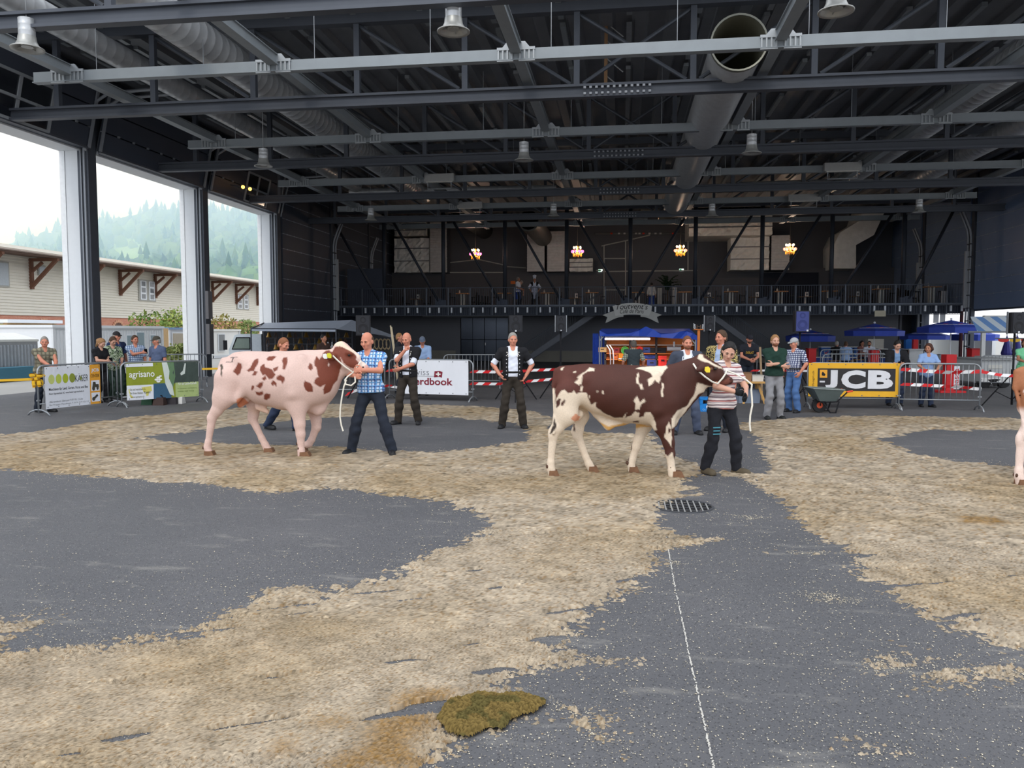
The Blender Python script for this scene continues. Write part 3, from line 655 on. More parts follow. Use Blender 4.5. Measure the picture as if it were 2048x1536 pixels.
# left side: doors, columns, lintel
ZL = 7.45
wl_ = MB(); wl_.span((XL - .35, 9, ZL), (XL - .05, YC[4] - .3, ZR + .2))
wall_left = struct('wall_left', wl_, M_PANEL)
lt = MB(); lt.span((XL - 1.03, 5, ZL - .05), (XL - .3, YC[4], ZL + .28)); struct('trim_2', lt, M_WHITE)
for k, Y in enumerate(YC[:5]):
 t = root('column', ['white clad door column beside the camera, left of the picture', 'white clad door column left of the picture edge', 'white clad steel column between the two nearest open doors', 'white clad steel column between the middle and the far open door', 'white clad steel column behind the market truck'][k], 'column', (XL, Y, 0))
 t['kind'] = 'structure'
 p = MB(); p.span((-.84, -.3, 0), (-.42, -.02, ZL + .1)); p.build('white_cladding', M_WHITE, t)
 p = MB(); p.span((-1.03, -.32, 0), (-.85, .0, ZL + .1)); p.build('cladding_corner', mat('white_corner', (236, 238, 240), .5), t)
 p = MB(); p.span((-.42, -.3, 0), (-.33, -.05, ZL)); p.span((-.2, -.38, 0), (0, 0, ZR)); p.span((-.34, -.2, 0), (-.05, -.1, ZR)); p.build('steel_post', M_DARK, t)
 p = MB(); p.span((-.30, -.36, 0), (-.26, -.24, ZL + .4)); p.span((-.14, -.43, 0), (-.09, -.38, ZL + .4)); p.build('guide_rail', M_TRACK, t)
 p = MB(); p.tube([(-.04, -.45, ZL - .1), (.1, -.45, ZL + .5), (.35, -.45, ZL + 1.35), (.8, -.45, ZL + 1.6), (2.8, -.45, ZL + 1.68)], .05, 6); p.tube([(-.04, .12, ZL - .1), (.1, .12, ZL + .5), (.35, .12, ZL + 1.35), (.8, .12, ZL + 1.6), (2.8, .12, ZL + 1.68)], .05, 6); p.build('curved_track', M_TRACK, t)
for (x, y0, y1) in ((418, 660, 755),):
 c = atY(x, 700, YC[3] - .5); p = MB(); p.span((XL + .01, YC[3] - .42, .9), (XL + .16, YC[3] - .1, 2.1)); p.span((XL + .01, YC[3] - .42, 2.3), (XL + .14, YC[3] - .1, 3.4)); solo('switch_cabinet', p, mat('switch_grey', (112, 110, 112), .5), 'grey door switch cabinets on the column by the far open door', 'cabinet')
for k in range(4):
 Y0, Y1 = YC[k] + .05, YC[k + 1] - .45
 t = root('sectional_door', ['dark raised sectional door with glazed frame above the opening left of the picture', 'dark raised sectional door with pale window frames over the nearest opening', 'plain dark raised sectional door over the middle opening', 'dark raised sectional door with glazed frame over the far opening'][k], 'door', (XL, Y0, ZL - .02)); W = Y1 - Y0
 def L(y, h, off=0): return Vector((.06 + .42 * h / 1.9 + off, y, h))
 p = MB(); R_ = math.atan2(.42, 1.9)
 for s in range(3):
  h0, h1 = .02 + .62 * s, .60 + .62 * s
  q = MB(); q.add([L(0, h0), L(W, h0), L(W, h1), L(0, h1), L(0, h0, -.06), L(W, h0, -.06), L(W, h1, -.06), L(0, h1, -.06)], [(0, 1, 2, 3), (7, 6, 5, 4), (0, 4, 5, 1), (3, 2, 6, 7), (0, 3, 7, 4), (1, 5, 6, 2)])
  q.build('panel', M_PANEL, t)
 p = MB(); p.bar(L(0, .0, .02), L(W, .0, .02), .08, .06); p.build('bottom_seal', M_DARK, t)
 for (ya,) in ((.02,), (W - .02,)):
  p = MB(); p.bar(L(ya, .0, .05), L(ya, 1.9, .05), .1, .05, (1, 0, 0)); p.build('side_rail', M_TRACK, t)
 for yb in np.arange(.8, W - .3, .8):
  p = MB(); p.box(L(yb, .62, .03), (.05, .08, .06)); p.build('hinge', M_TRACK, t)
 if k != 2:
  f0, f1 = (W * .32, W * .72) if k == 1 else (W * .45, W * .78)
  fm = mat('window_frame_grey', (172, 176, 180), .5, .3)
  for h0, h1 in ((.06, .60), (.68, 1.22)):
   m_ = (f0 + f1) / 2
   for ya, yb in ((f0, m_), (m_, f1)):
    p = MB(); p.add([L(ya, h0, .012), L(yb, h0, .012), L(yb, h1, .012), L(ya, h1, .012)], [(0, 1, 2, 3)]); p.build('pane', mat('dark_glass', (26, 30, 38), .12, spec=.6), t)
  p = MB()
  for yy_ in (f0, (f0 + f1) / 2, f1): p.bar(L(yy_, .02, .03), L(yy_, 1.28, .03), .10, .04, (1, 0, 0))
  for hh in (.05, .64, 1.25): p.bar(L(f0, hh, .03), L(f1, hh, .03), .04, .08)
  p.build('window_frame', fm, t)
for (x, y, wd) in ((486, 374, 'nearer amber spot lamp glowing by the far raised door'), (500, 378, 'farther amber spot lamp glowing by the far raised door')):
 q = atX(x, y, XL + .75); mb = MB(); mb.ball(q, .075, 8); mb.mi = 1; mb.tube([q, Vector((XL + .2, q.y, q.z + .1))], .02, 5); solo('spot_lamp', mb, [mat('amber_lamp', (255, 176, 70), emit=2.5), M_DARK], wd, 'lamp')
def closed_doors(side, X, ks, words):
 for k, w in zip(ks, words):
  Y0, Y1 = 23.3 + BAY * k + (.1 if side == 'left' else .3), min(23.3 + BAY * (k + 1) - .45, YB - .05)
  t = root('sectional_door', w, 'door', (X, Y0, 0)); sg = 1 if side == 'left' else -1; W = Y1 - Y0
  for i in range(4 if (side == 'right' and k < 4) else 0, 13):
   p = MB(); z0 = .75 * i * .97; p.span((-.03 * sg, 0, z0 + .015), (.05 * sg, W, z0 + .72)); p.build('panel', M_PANEL if side == 'left' else mat('dark_panel_right', (116, 134, 162), .36, .0, var=.08, scale=1.2), t)
  p = MB()
  for i in range(5 if (side == 'right' and k < 4) else 1, 13):
   for yb in np.arange(.5, W, .85): p.box((.06 * sg, yb, .75 * i * .97), (.03, .07, .06))
   p.box((.055 * sg, W / 2, .75 * i * .97), (.02, W, .025))
  h = p.build('hinge_row', mat('hinge_grey', (150, 160, 176), .4, .5), t); h['kind'] = 'stuff'
def door_track(X, Y, sg, words, h=7.6):
 t = root('door_track', words, 'track', (X, Y, 0)); t['kind'] = 'structure'; t['category'] = 'track'
 for dy, nm in ((0, 'rail'), (.35, 'rail')):
  p = MB(); p.tube([(.12 * sg, dy, 0), (.12 * sg, dy, h - 1.0), (.18 * sg, dy, h - .6), (.42 * sg, dy, h), (.55 * sg, dy, h + .3)], .06, 6); p.build(nm, M_TRACK, t)
 p = MB(); p.span((.14 * sg, .1, 3.0), (.34 * sg, .22, 5.9)); p.build('counterweight_cover', mat('cover_pale', (176, 178, 180), .5), t)
 p = MB(); p.span((-.1 * sg, -.2, 0), (.08 * sg, .1, ZR)); p.build('steel_post', M_DARK, t)
 for z in np.arange(.4, h - .8, .65):
  p = MB(); p.box((.16 * sg, .0, z), (.12, .5, .05)); p.build('bracket', M_DARK, t)
closed_doors('left', XL, (2, 3, 4), ['dark closed sectional door on the left behind the truck', 'dark closed sectional door on the left beside the balcony front', 'dark closed sectional door on the left at the back of the balcony'])
closed_doors('right', XR, (2, 3, 4), ['dark blue grey closed sectional door at the right picture edge', 'dark closed sectional door on the right beside the balcony front', 'dark closed sectional door on the right at the back of the balcony'])
door_track(XL, 43.65, 1, 'pale vertical door track at the left end of the balcony'); door_track(XL, 50.4, 1, 'pale vertical door track on the left at the back of the balcony')
door_track(XR, 43.65, -1, 'pale vertical door track at the right end of the balcony'); door_track(XR, 50.4, -1, 'pale vertical door track on the right at the back of the balcony')
w = MB(); w.span((XR + .05, 17.2, 7.6), (XR + .35, 37, ZR + .3)); w.span((XR + .05, 50.2, 0), (XR + .35, YB, ZR + .3)); w.span((XR + .05, 36.9, 2.85), (XR + .35, 50.2, ZR + .3)); struct('wall_right', w, M_PANEL)
w = MB(); w.span((XL - .35, YC[4] - .2, 0), (XL - .05, YB, ZR + .3)); struct('wall_left.001', w, M_PANEL)
w = MB(); w.span((XL - .3, YB, 0), (XR + .3, YB + .3, ZR + .3)); wall_back = struct('wall_back', w, M_WALL)
q = atY(1212, 100, 21.5); t = root('rod_bracket', 'tan upright with thin rods under the roof, left of the wide pipe', 'bracket', q)
p = MB(); p.tube([(0, 0, -.9), (0, 0, ZR - q.z)], .05, 6); p.build('upright', mat('tan_steel', (150, 116, 84), .6), t)
for k in range(4): p = MB(); p.tube([(0, 0, .7 - .45 * k), (.45, .1, .35 - .45 * k)], .018, 5); p.build('rod', M_ZINC, t)
# balcony and the wall under it
YW = 47.6                                                   # wall below the balcony
M_RAIL = mat('rail_steel', (70, 76, 86), .5, .4)
M_CONC = mat('concrete', (128, 124, 116), .9, var=.15, scale=2, bump=.2)
bl = root('balcony', 'long black steel balcony across the back of the hall', 'balcony', (0, EDGE, HB)); bl['kind'] = 'structure'
x0, x1 = XL + .25, XR - .25
p = MB(); p.span((x0, .1, -.12), (x1, YB - EDGE, 0)); p.build('deck', M_DARK, bl)
p = MB(); p.span((x0, -.05, -.07), (x1, .12, .02)); p.build('edge_beam', mat('edge_steel', (92, 98, 108), .5, .4), bl)
p = MB(); p.span((x0, .35, -.52), (x1, .5, -.12)); p.build('girder', mat('girder_steel', (62, 68, 80), .55, .3), bl)
p = MB(); xx = x0
while xx < x1: p.box((xx, .33, -.32), (.05, .03, .38)); xx += .14
o = p.build('girder_rib', MATS['girder_steel'], bl); o['kind'] = 'stuff'
xx = x0 + .4; i = 0
while xx < x1:
 p = MB(); p.box((xx, -.02, -.26), (.085, .12, .29)); p.build('joist_end', mat('joist_grey', (206, 210, 216), .5, .2), bl); xx += (.53, .72)[i % 2]; i += 1
p = MB(); p.box(((x0 + x1) / 2, 0, .98), (x1 - x0, .05, .035)); p.box(((x0 + x1) / 2, 0, -.56), (x1 - x0, .04, .03)); p.build('handrail', M_RAIL, bl)
p = MB(); xx = x0
while xx < x1: p.box((xx, 0, .2), (.016, .016, 1.52)); xx += .125
o = p.build('baluster', M_RAIL, bl); o['kind'] = 'stuff'
xx = x0 + .2
while xx < x1:
 p = MB(); p.box((xx, 0, .22), (.045, .04, 1.58)); p.build('rail_post', mat('post_pale', (100, 106, 116), .5, .4), bl); xx += 1.25
CPX = (769, 887, 1010, 1133, 1260, 1390, 1523, 1662, 1806)
cx_ = [atY(x, 560, EDGE + .25).x for x in CPX]
M_COL = mat('column_steel', (56, 60, 68), .5, .3)
for i, xc in enumerate(cx_):
 t = root('balcony_column', ['first', 'second', 'third', 'fourth', 'middle', 'fourth last', 'third last', 'second last', 'last'][i] + ' round dark column from the left along the balcony edge', 'column', (xc, EDGE + .25, HB)); t['kind'] = 'structure'
 p = MB(); p.tube([(0, 0, 0), (0, 0, 8.9 - HB)], .115, 12); p.build('shaft', M_COL, t, smooth=True)
 p = MB(); p.box((-.28 if i < 5 else .28, -.02, .17), (.4, .06, .44)); p.box((0, 0, .17), (.34, .3, .3)); p.build('foot_plate', mat('foot_steel', (66, 72, 86), .5, .3), t)
 def brace(xb, xt):
  p = MB(); p.tube([(xb - xc, 0, .25), (xt - xc, 0, 8.35 - HB)], .075, 10); p.build('brace', M_COL, t, smooth=True)
 sp_ = 3.45
 if i <= 4: brace(xc - .3, (cx_[i - 1] if i else xc - sp_) + .35)
 if i >= 4: brace(xc + .3, (cx_[i + 1] if i < 8 else xc + sp_ - .6) - .35)
t = root('balcony_girder', 'dark girder joining the tops of the balcony columns', 'girder', (0, EDGE + .25, 8.6)); t['kind'] = 'structure'
p = MB(); p.box((.6, 0, 0), (XR - XL, .25, .3)); p.build('girder', M_DARK, t)
p = MB(); xr_ = atY(1796, 660, YW).x
d0, d1 = atY(921, 660, YW).x, atY(1016, 660, YW).x
for a, b, z0, z1 in ((XL, d0, 0, HB - .12), (d1, xr_, 0, HB - .12), (d0, d1, 2.65, HB - .12)): p.span((a, YW, z0), (b, YW + .3, z1))
struct('wall_back.001', p, mat('wall_charcoal', (96, 97, 102), .75, var=.06))
p = MB(); p.span((XL, YW - .06, 0), (d0 - .3, YW - .005, .66)); p.span((d1 + .3, YW - .06, 0), (xr_, YW - .005, .66)); struct('baseboard_back', p, M_CONC)
p = MB(); p.span((atY(846, 650, YW).x, YW - .12, 2.68), (atY(1026, 650, YW).x, YW - .02, 2.76)); struct('trim_3', p, mat('trim_pale', (150, 152, 156), .5))
M_DOOR = mat('door_sheet', (60, 66, 76), .22, .6, var=.25, scale=1.2)
t = root('door_1', 'big dark grey double door under the balcony', 'door', ((d0 + d1) / 2, YW + .1, 0)); t['kind'] = 'structure'
wd = (d1 - d0) / 2
for s in (-1, 1):
 for (z0, z1) in ((.02, 1.3), (1.34, 2.62)):
  p = MB(); a, b = sorted((s * .02, s * (wd - .02))); m_ = (a + b) / 2
  for q0, q1 in ((a, m_ - .015), (m_ + .015, b)): p.span((q0, 0, z0), (q1, .06, z1))
  p.build('leaf_panel', M_DOOR, t)
p = MB(); p.box((.06, -.04, 1.05), (.05, .06, .16)); p.build('handle', mat('lock_pale', (205, 205, 205), .4), t)
p = MB(); p.span((-wd - .1, -.1, 0), (-wd, .05, 2.66)); p.span((wd, -.1, 0), (wd + .1, .05, 2.66)); p.span((-wd, -.1, 2.62), (wd, .05, 2.7)); p.build('frame', M_DARK, t)
def stair(pa, pb, words):
 a, b = atY(*pa, 45.9), atY(*pb, 45.9); t = root('staircase', words, 'staircase', (a.x, 45.9, 0)); dx = b.x - a.x; n = 17
 for dy in (-.55, .55):
  p = MB(); p.bar((0, dy, .0), (dx, dy, HB - .1), .05, .3); p.build('stringer', mat('stair_steel', (96, 99, 106), .5, .4), t)
 for i in range(n):
  p = MB(); p.box((dx * (i + .5) / n, 0, HB * (i + .8) / n - .1), (abs(dx) / n * 1.1, 1.05, .03)); p.build('tread', M_DARK, t)
 p = MB(); p.tube([(0, -.55, .95), (dx, -.55, HB + .85)], .028, 6); p.tube([(0, -.55, .87), (dx, -.55, HB + .77)], .018, 6); p.build('handrail', mat('handrail_steel', (104, 108, 116), .45, .5), t)
 for i in range(34):
  f = (i + .5) / 34; p = MB(); p.box((dx * f, -.55, HB * f + .45), (.015, .015, .9)); p.build('baluster', M_RAIL, t)
stair((1046, 726), (1206, 612), 'dark steel stairs rising right up to the balcony, left of the blue tent'); stair((1556, 726), (1398, 612), 'dark steel stairs rising left up to the balcony, behind the woman in stripes')
PYB = YB - .6
p = MB(); p.span((atY(760, 540, PYB).x, PYB, HB), (atY(1845, 540, PYB).x, PYB + .1, HB + 2.75)); pw = struct('wall_back.002', p, mat('partition_black', (88, 88, 92), .8, var=.05))
p = MB(); a, b = atY(1525, 600, PYB - .1), atY(1637, 545, PYB - .1); p.span((a.x, PYB - .14, HB), (b.x, PYB - .04, b.z)); solo('dark_booth', p, mat('booth_navy', (26, 30, 42), .7), 'dark navy booth panel at the back of the balcony at right', 'booth')
p = MB(); a, b = atY(695, 610, 45.6), atY(766, 537, 45.6); p.span((a.x, 45.6, HB), (b.x, 45.8, b.z)); solo('screen_panel', p, mat('screen_slate', (76, 80, 92), .7), 'plain slate panel standing at the left end of the balcony', 'panel')
lines = [((893, 526), (957, 519)), ((957, 519), (1012, 531)), ((896, 545), (1008, 545)), ((1012, 519 + 14), (1052, 536)), ((1192, 541), (1202, 541)), ((1208, 490), (1208, 598)), ((1251, 482), (1251, 590)), ((1208, 517), (1251, 517)), ((1208, 580), (1251, 580)),
         ((1204, 543), (1395, 541)), ((1203, 492), (1262, 479)), ((1262, 479), (1300, 470)), ((1376, 478), (1376, 541))]
CW = ['left gable slope', 'right gable slope', 'gable base', 'short branch right of the gable', 'stub at the left exit sign', 'left upright of the frame', 'right upright of the frame', 'upper rung of the frame', 'lower rung of the frame', 'long level run behind the palm', 'rising piece above the frame', 'second rising piece above the frame', 'upright beside the orange chandelier']
for i, (a, b) in enumerate(lines):
 p = MB(); yy_ = PYB - .05 if max(a[1], b[1]) > 540 else YB - .05; p.tube([atY(*a, yy_), atY(*b, yy_)], .045, 6); solo('conduit', p, mat('conduit_pale', (176, 176, 172), .6), 'pale conduit on the balcony back wall, ' + CW[i], 'conduit', 'pale conduits on the balcony back wall')
for (x0_, x1_, y, nm, words) in ((1200, 1290, 472, 'pipe', ''),):
 for j, (xa, col) in enumerate(((1223, (214, 70, 40)), (1238, (200, 200, 200)), (1249, (200, 200, 200)), (1272, (200, 200, 200)), (1279, (200, 200, 200)), (1287, (214, 60, 40)), (1299, (200, 200, 200)), (1311, (200, 200, 200)), (1321, (200, 200, 200)), (1346, (214, 60, 40)))):
  q = atY(xa, 467, YB - .12); p = MB(); p.box(q, (.14, .1, .1)); solo('pipe_valve', p, mat('valve_%d' % col[1], col, .5), ('red' if col[1] < 100 else 'pale') + ' valve on the high pipe behind the balcony, %s from the left' % ORD[j], 'valve', ('red' if col[1] < 100 else 'pale') + ' valves on the high pipe')
p = MB(); p.tube([atY(1190, 467, YB - .06), atY(1372, 467, YB - .06)], .06, 6); solo('sprinkler_pipe', p, mat('pipe_dim', (120, 122, 124), .5, .4), 'thin grey pipe with valves high on the balcony back wall', 'pipe')
for (xa, ya, wd_) in ((1201, 541, 'small green exit sign left of the pale conduit frame'), (1363, 540, 'small green exit sign behind the palm')):
 q = atY(xa, ya, PYB - .03); t = root('exit_sign', wd_, 'sign', q); p = MB(); p.box((0, 0, 0), (.3, .06, .17)); p.build('plate', mat('sign_pale', (224, 236, 230), .5, emit=.5), t)
 p = MB(); p.box((-.07, -.035, 0), (.13, .02, .13)); p.build('symbol', mat('sign_green', (30, 150, 100), .5, emit=.4), t)
def boxduct(x0_, y0_, x1_, y1_, Y, kind, words, depth=.7):
 a, b = atY(x0_, y1_, Y), atY(x1_, y0_, Y)
 t = root('insulated_duct' if kind == 'foil' else 'louvre_duct', words, 'duct', ((a.x + b.x) / 2, Y, a.z)); w, h = b.x - a.x, b.z - a.z
 depth = (PYB if a.z < 6.05 else YB) - Y - .005
 if kind == 'foil':
  nx, nz = max(4, int(w / .18)), max(3, int(h / .18)); V = []; Fc = []
  for i in range(nx + 1):
   for j in range(nz + 1): V.append((-w / 2 + w * i / nx + random.uniform(-.03, .03), random.uniform(-.09, .05), h * j / nz + random.uniform(-.03, .03)))
  for i in range(nx):
   for j in range(nz): q = i * (nz + 1) + j; Fc.append((q, q + nz + 1, q + nz + 2, q + 1))
  p = MB(); p.add(V, Fc); p.span((-w / 2, .06, 0), (w / 2, depth, h)); p.build('foil_wrap', M_FOIL, t)
  for f in (.33, .7):
   p = MB(); p.box((0, -.12, h * f), (w * 1.02, .03, .05)); p.build('strap', M_DARK, t)
 else:
  n = max(4, int(h / .17))
  for i in range(n):
   p = MB(); z = h * i / n; p.add([(-w / 2, -.02, z), (w / 2, -.02, z), (w / 2, .08, z + h / n), (-w / 2, .08, z + h / n), (-w / 2, .12, z), (w / 2, .12, z), (w / 2, .12, z + h / n), (-w / 2, .12, z + h / n)], [(0, 1, 2, 3), (4, 7, 6, 5), (0, 4, 5, 1), (3, 2, 6, 7)])
   p.build('slat', M_LOUV, t)
  p = MB(); p.span((-w / 2, .12, 0), (w / 2, depth, h)); p.build('casing', M_DARK, t)
boxduct(789, 438, 852, 472, 54.2, 'foil', 'upper crumpled foil duct behind the left balcony columns'); boxduct(789, 476, 858, 545, 54.4, 'foil', 'lower crumpled foil duct behind the left balcony columns')
boxduct(860, 440, 893, 545, 54.3, 'louv', 'tall louvred duct beside the foil duct at left'); boxduct(1054, 462, 1089, 543, 54.3, 'louv', 'tall louvred duct behind the chef, left one of a pair'); boxduct(1094, 462, 1130, 543, 54.3, 'louv', 'tall louvred duct behind the chef, right one of a pair')
boxduct(1139, 517, 1185, 543, 54.3, 'foil', 'warm lit foil duct under the second chandelier'); boxduct(1378, 420, 1545, 472, 52.5, 'foil', 'wide crumpled foil duct high above the balcony at right', 1.2)
boxduct(1461, 474, 1539, 540, 53.6, 'foil', 'square foil duct panel behind the right balcony columns'); boxduct(1542, 470, 1580, 540, 53.6, 'louv', 'tall louvred duct behind the right chandelier')
pts = [(1728, 415), (1772, 418), (1748, 470), (1712, 490), (1712, 537), (1668, 537), (1668, 490), (1680, 465), (1718, 442)]
p = MB(); p.prism([atY(x, y, 53.2) for x, y in pts], (0, YB - 53.21, 0)); solo('bent_duct', p, M_FOIL, 'bent foil duct climbing to the roof at the right end of the balcony', 'duct')
def chandelier(x, y, words, warm):
 q = atY(x, y, 49.5); t = root('chandelier', words, 'chandelier', q)
 p = MB(); p.tube([(0, 0, .35), (0, 0, ZR + .1 - q.z)], .012, 5); p.build('wire', mat('wire_dark', (70, 66, 60), .5), t)
 p = MB(); p.lathe([(.02, .36), (.06, .3), (.03, .1), (.10, -.05), (.02, -.34)], n=10)
 for k in range(10):
  a = 2 * PI * k / 10
  p.tube([(0, 0, -.1), (.2 * math.cos(a), .2 * math.sin(a), -.2), (.34 * math.cos(a), .34 * math.sin(a), -.08)], .018, 5)
  if k % 2: p.tube([(0, 0, .1), (.2 * math.cos(a), .2 * math.sin(a), .06), (.22 * math.cos(a), .22 * math.sin(a), .16)], .016, 5)
 p.build('brass_frame', mat('amber_brass', (206, 140, 60), .35, .6), t)
 g = mat('glow_' + warm, (255, 150, 120) if warm == 'a' else (255, 110, 170), emit=.9); g2 = mat('glow_core', (255, 224, 180), emit=1.6)
 for k in range(10):
  a = 2 * PI * k / 10; p = MB(); p.ball((.34 * math.cos(a), .34 * math.sin(a), .0), (.065, .065, .085), 7); p.build('lamp_shade', g, t, smooth=True)
  if k % 2: p = MB(); p.ball((.22 * math.cos(a), .22 * math.sin(a), .24), (.06, .06, .08), 7); p.build('lamp_shade', g2, t, smooth=True)
 for k in range(14):
  a = 2 * PI * k / 14; p = MB(); p.lathe([(.0, -.30 - .05 * (k % 2)), (.022, -.25), (.008, -.16)], (.26 * math.cos(a), .26 * math.sin(a), 0), 6); p.build('pendant', mat('amber_glass', (226, 150, 50), .2, emit=.35), t)
 l = bpy.data.lights.new('chandelier_light', 'POINT'); l.energy = 60; l.color = (1, .76, .56); l.shadow_soft_size = .3
 lo = bpy.data.objects.new('chandelier_light', l); lo.location = (0, -.1, 0); lo.parent = t; COL.objects.link(lo)
chandelier(951, 508, 'glowing pink and amber chandelier at left over the balcony', 'p'); chandelier(1155, 503, 'glowing magenta and amber chandelier above the tables, second from the left', 'p')
chandelier(1361, 501, 'glowing orange chandelier above the potted palm', 'a'); chandelier(1580, 498, 'glowing orange chandelier partly behind a brace at right', 'a')
M_OAK = mat('oak_top', (188, 134, 84), .55, var=.15); M_WLEG = mat('white_leg', (226, 224, 218), .5); M_BLK = mat('black_seat', (22, 23, 26), .6)
ht = root('high_table', '', 'table', (0, 0, 0), 0, 'high wooden tables on the balcony')
p = MB(); p.box((0, 0, .98), (.82, .75, .05)); p.build('tabletop', M_OAK, ht)
for s in (-.09, .09): p = MB(); p.box((s, 0, .5), (.07, .3, .93)); p.build('leg', M_WLEG, ht)
p = MB(); p.box((0, 0, .02), (.5, .5, .03)); p.build('foot', M_DARK, ht)
lt_ = root('low_table', '', 'table', (0, 0, 0), 0, 'low tables on the balcony')
p = MB(); p.box((0, 0, .73), (.75, .7, .04)); p.build('tabletop', mat('dull_oak', (130, 106, 80), .6), lt_)
p = MB(); p.box((0, 0, .37), (.08, .2, .7)); p.build('leg', M_WLEG, lt_)
p = MB(); p.box((0, 0, .015), (.45, .45, .03)); p.build('foot', M_DARK, lt_)
mc = root('menu_card', '', 'menu', (0, 0, 0), 0, 'menu cards on the low tables')
p = MB(); p.add([(-.1, -.05, 0), (.1, -.05, 0), (.1, 0, .3), (-.1, 0, .3)], [(0, 1, 2, 3)]); p.add([(-.1, .05, 0), (.1, .05, 0), (.1, 0, .3), (-.1, 0, .3)], [(3, 2, 1, 0)]); p.build('card', mat('card_white', (206, 208, 210), .7), mc)
p = MB(); p.box((0, -.034, .15), (.09, .012, .11)); p.build('print', mat('card_print', (90, 96, 104), .7), mc)
stl = root('bar_stool', '', 'stool', (0, 0, 0), 0, 'black bar stools at the high tables')
p = MB(); p.box((0, 0, .74), (.36, .36, .05)); p.build('seat', M_BLK, stl)
p = MB(); p.box((0, .17, .92), (.34, .03, .28)); p.build('backrest', M_BLK, stl)
for sx in (-1, 1):
 for sy in (-1, 1): p = MB(); p.bar((.14 * sx, .14 * sy, .72), (.2 * sx, .2 * sy, 0), .03, .03); p.build('leg', M_BLK, stl)
chr_ = root('black_chair', '', 'chair', (0, 0, 0), 0, 'black chairs on the balcony')
p = MB(); p.box((0, 0, .45), (.42, .42, .05)); p.build('seat', M_BLK, chr_)
p = MB(); p.box((0, .2, .7), (.4, .04, .42)); p.build('backrest', M_BLK, chr_)
for sx in (-1, 1):
 for sy in (-1, 1): p = MB(); p.bar((.18 * sx, .18 * sy, .44), (.2 * sx, .2 * sy, 0), .03, .03); p.build('leg', M_BLK, chr_)
pro = {'ht': [ht, 0], 'lt': [lt_, 0], 'mc': [mc, 0], 'st': [stl, 0], 'ch': [chr_, 0]}
def place(key, loc, rz, words):
 o, n = pro[key]; pro[key][1] += 1
 if n == 0: o.location = loc; o.rotation_euler = (0, 0, rz); o['label'] = words
 else: o = copy_tree(o, loc, rz, words)
 return o
near = ['left of the second column', 'beside the third column', 'right of the chef', 'above the left stairs', 'behind the cafe sign', 'beside the potted palm', 'two tables right of the palm', 'above the blue loudspeaker at left', 'beside the second last column', 'above the striped parasol at right', 'at the right end of the balcony']
for i, x in enumerate((926, 1009, 1095, 1184, 1275, 1369, 1462, 1560, 1658, 1762, 1862)):
 yt = 50.6 if i < 9 else (48.6, 46.6)[i - 9]; q = atY(x, 600, yt); place('ht', (q.x, yt, HB), 0, 'high oak topped table on white legs, ' + near[i])
 for sd, tx in ((-1, 'left'), (1, 'right')):
  place('st', (q.x + sd * (.72 if i < 10 or sd < 0 else .62), yt + .1, HB), -sd * PI / 2, 'black stool %s of the high table %s' % (tx, near[i]))
 if i in (0, 2, 3, 6, 7, 9, 10):
  p = MB(); p.lathe([(0, 0), (.05, 0), (.05, .12), (.02, .15), (.02, .2), (0, .2)], n=8); solo('cruet', p, mat('cruet_pale', (190, 188, 182), .4), 'small pale cruet on the high table ' + near[i], 'cruet', loc=None).location = (q.x - .2, yt - .1, HB + 1.006)
for i, x in enumerate((833, 1150, 1415, 1511, 1610, 1712)):
 q = atY(x, 600, 52.6); w_ = ['left of the first wooden table', 'above the left stairs', 'right of the palm', 'next to the third last column', 'above the blue loudspeaker', 'beside the second last column'][i]
 place('lt', (q.x, 52.6, HB), 0, 'low dull table on the balcony, ' + w_); place('mc', (q.x + .1, 52.6, HB + .752), 0, 'white menu card standing on the low table ' + w_)
 place('ch', (q.x + .75, 52.6, HB), -PI / 2, 'black chair right of the low table ' + w_); place('ch', (q.x - .75, 52.7, HB), PI / 2, 'black chair left of the low table ' + w_)
for i in range(6):
 q = atY(946 + 6 * i, 600, 50.9 + .5 * i); place('ch', (q.x, 50.9 + .5 * i, HB), -PI / 2, 'black chair in the row right of the leftmost high table, %s in the row' % ORD[i])
for i in range(5):
 q = atY(1803 + 5 * i, 600, 47.0 + .4 * i); place('ch', (q.x, 47.0 + .4 * i, HB), PI / 2, 'black chair between the two rightmost high tables, %s in the row' % ORD[i])
q0, q1 = atY(1290, 575, 53.4), atY(1332, 575, 53.4); p = MB(); p.span((q0.x, 53.3, HB), (q1.x, 53.9, HB + 1.0)); p.span((q0.x - .05, 53.2, HB + 1.0), (q1.x + .05, 53.95, HB + 1.06)); solo('bar_counter', p, mat('bar_dark', (58, 58, 62), .5), 'dark bar counter left of the potted palm', 'counter')
q = atY(1334, 600, 51.4); pm = root('potted_palm', 'dark green potted palm on the balcony under the orange chandelier', 'palm', (q.x, 51.4, HB))
p = MB(); p.lathe([(0, 0), (.22, 0), (.28, .45), (.24, .45), (.2, .4)], n=14); p.build('pot', mat('pot_dark', (54, 54, 56), .6), pm)
p = MB(); p.tube([(0, 0, .4), (.03, 0, 1.0), (0, 0, 1.5)], [.05, .04, .03], 6); p.build('stem', mat('palm_stem', (70, 60, 44), .8), pm)
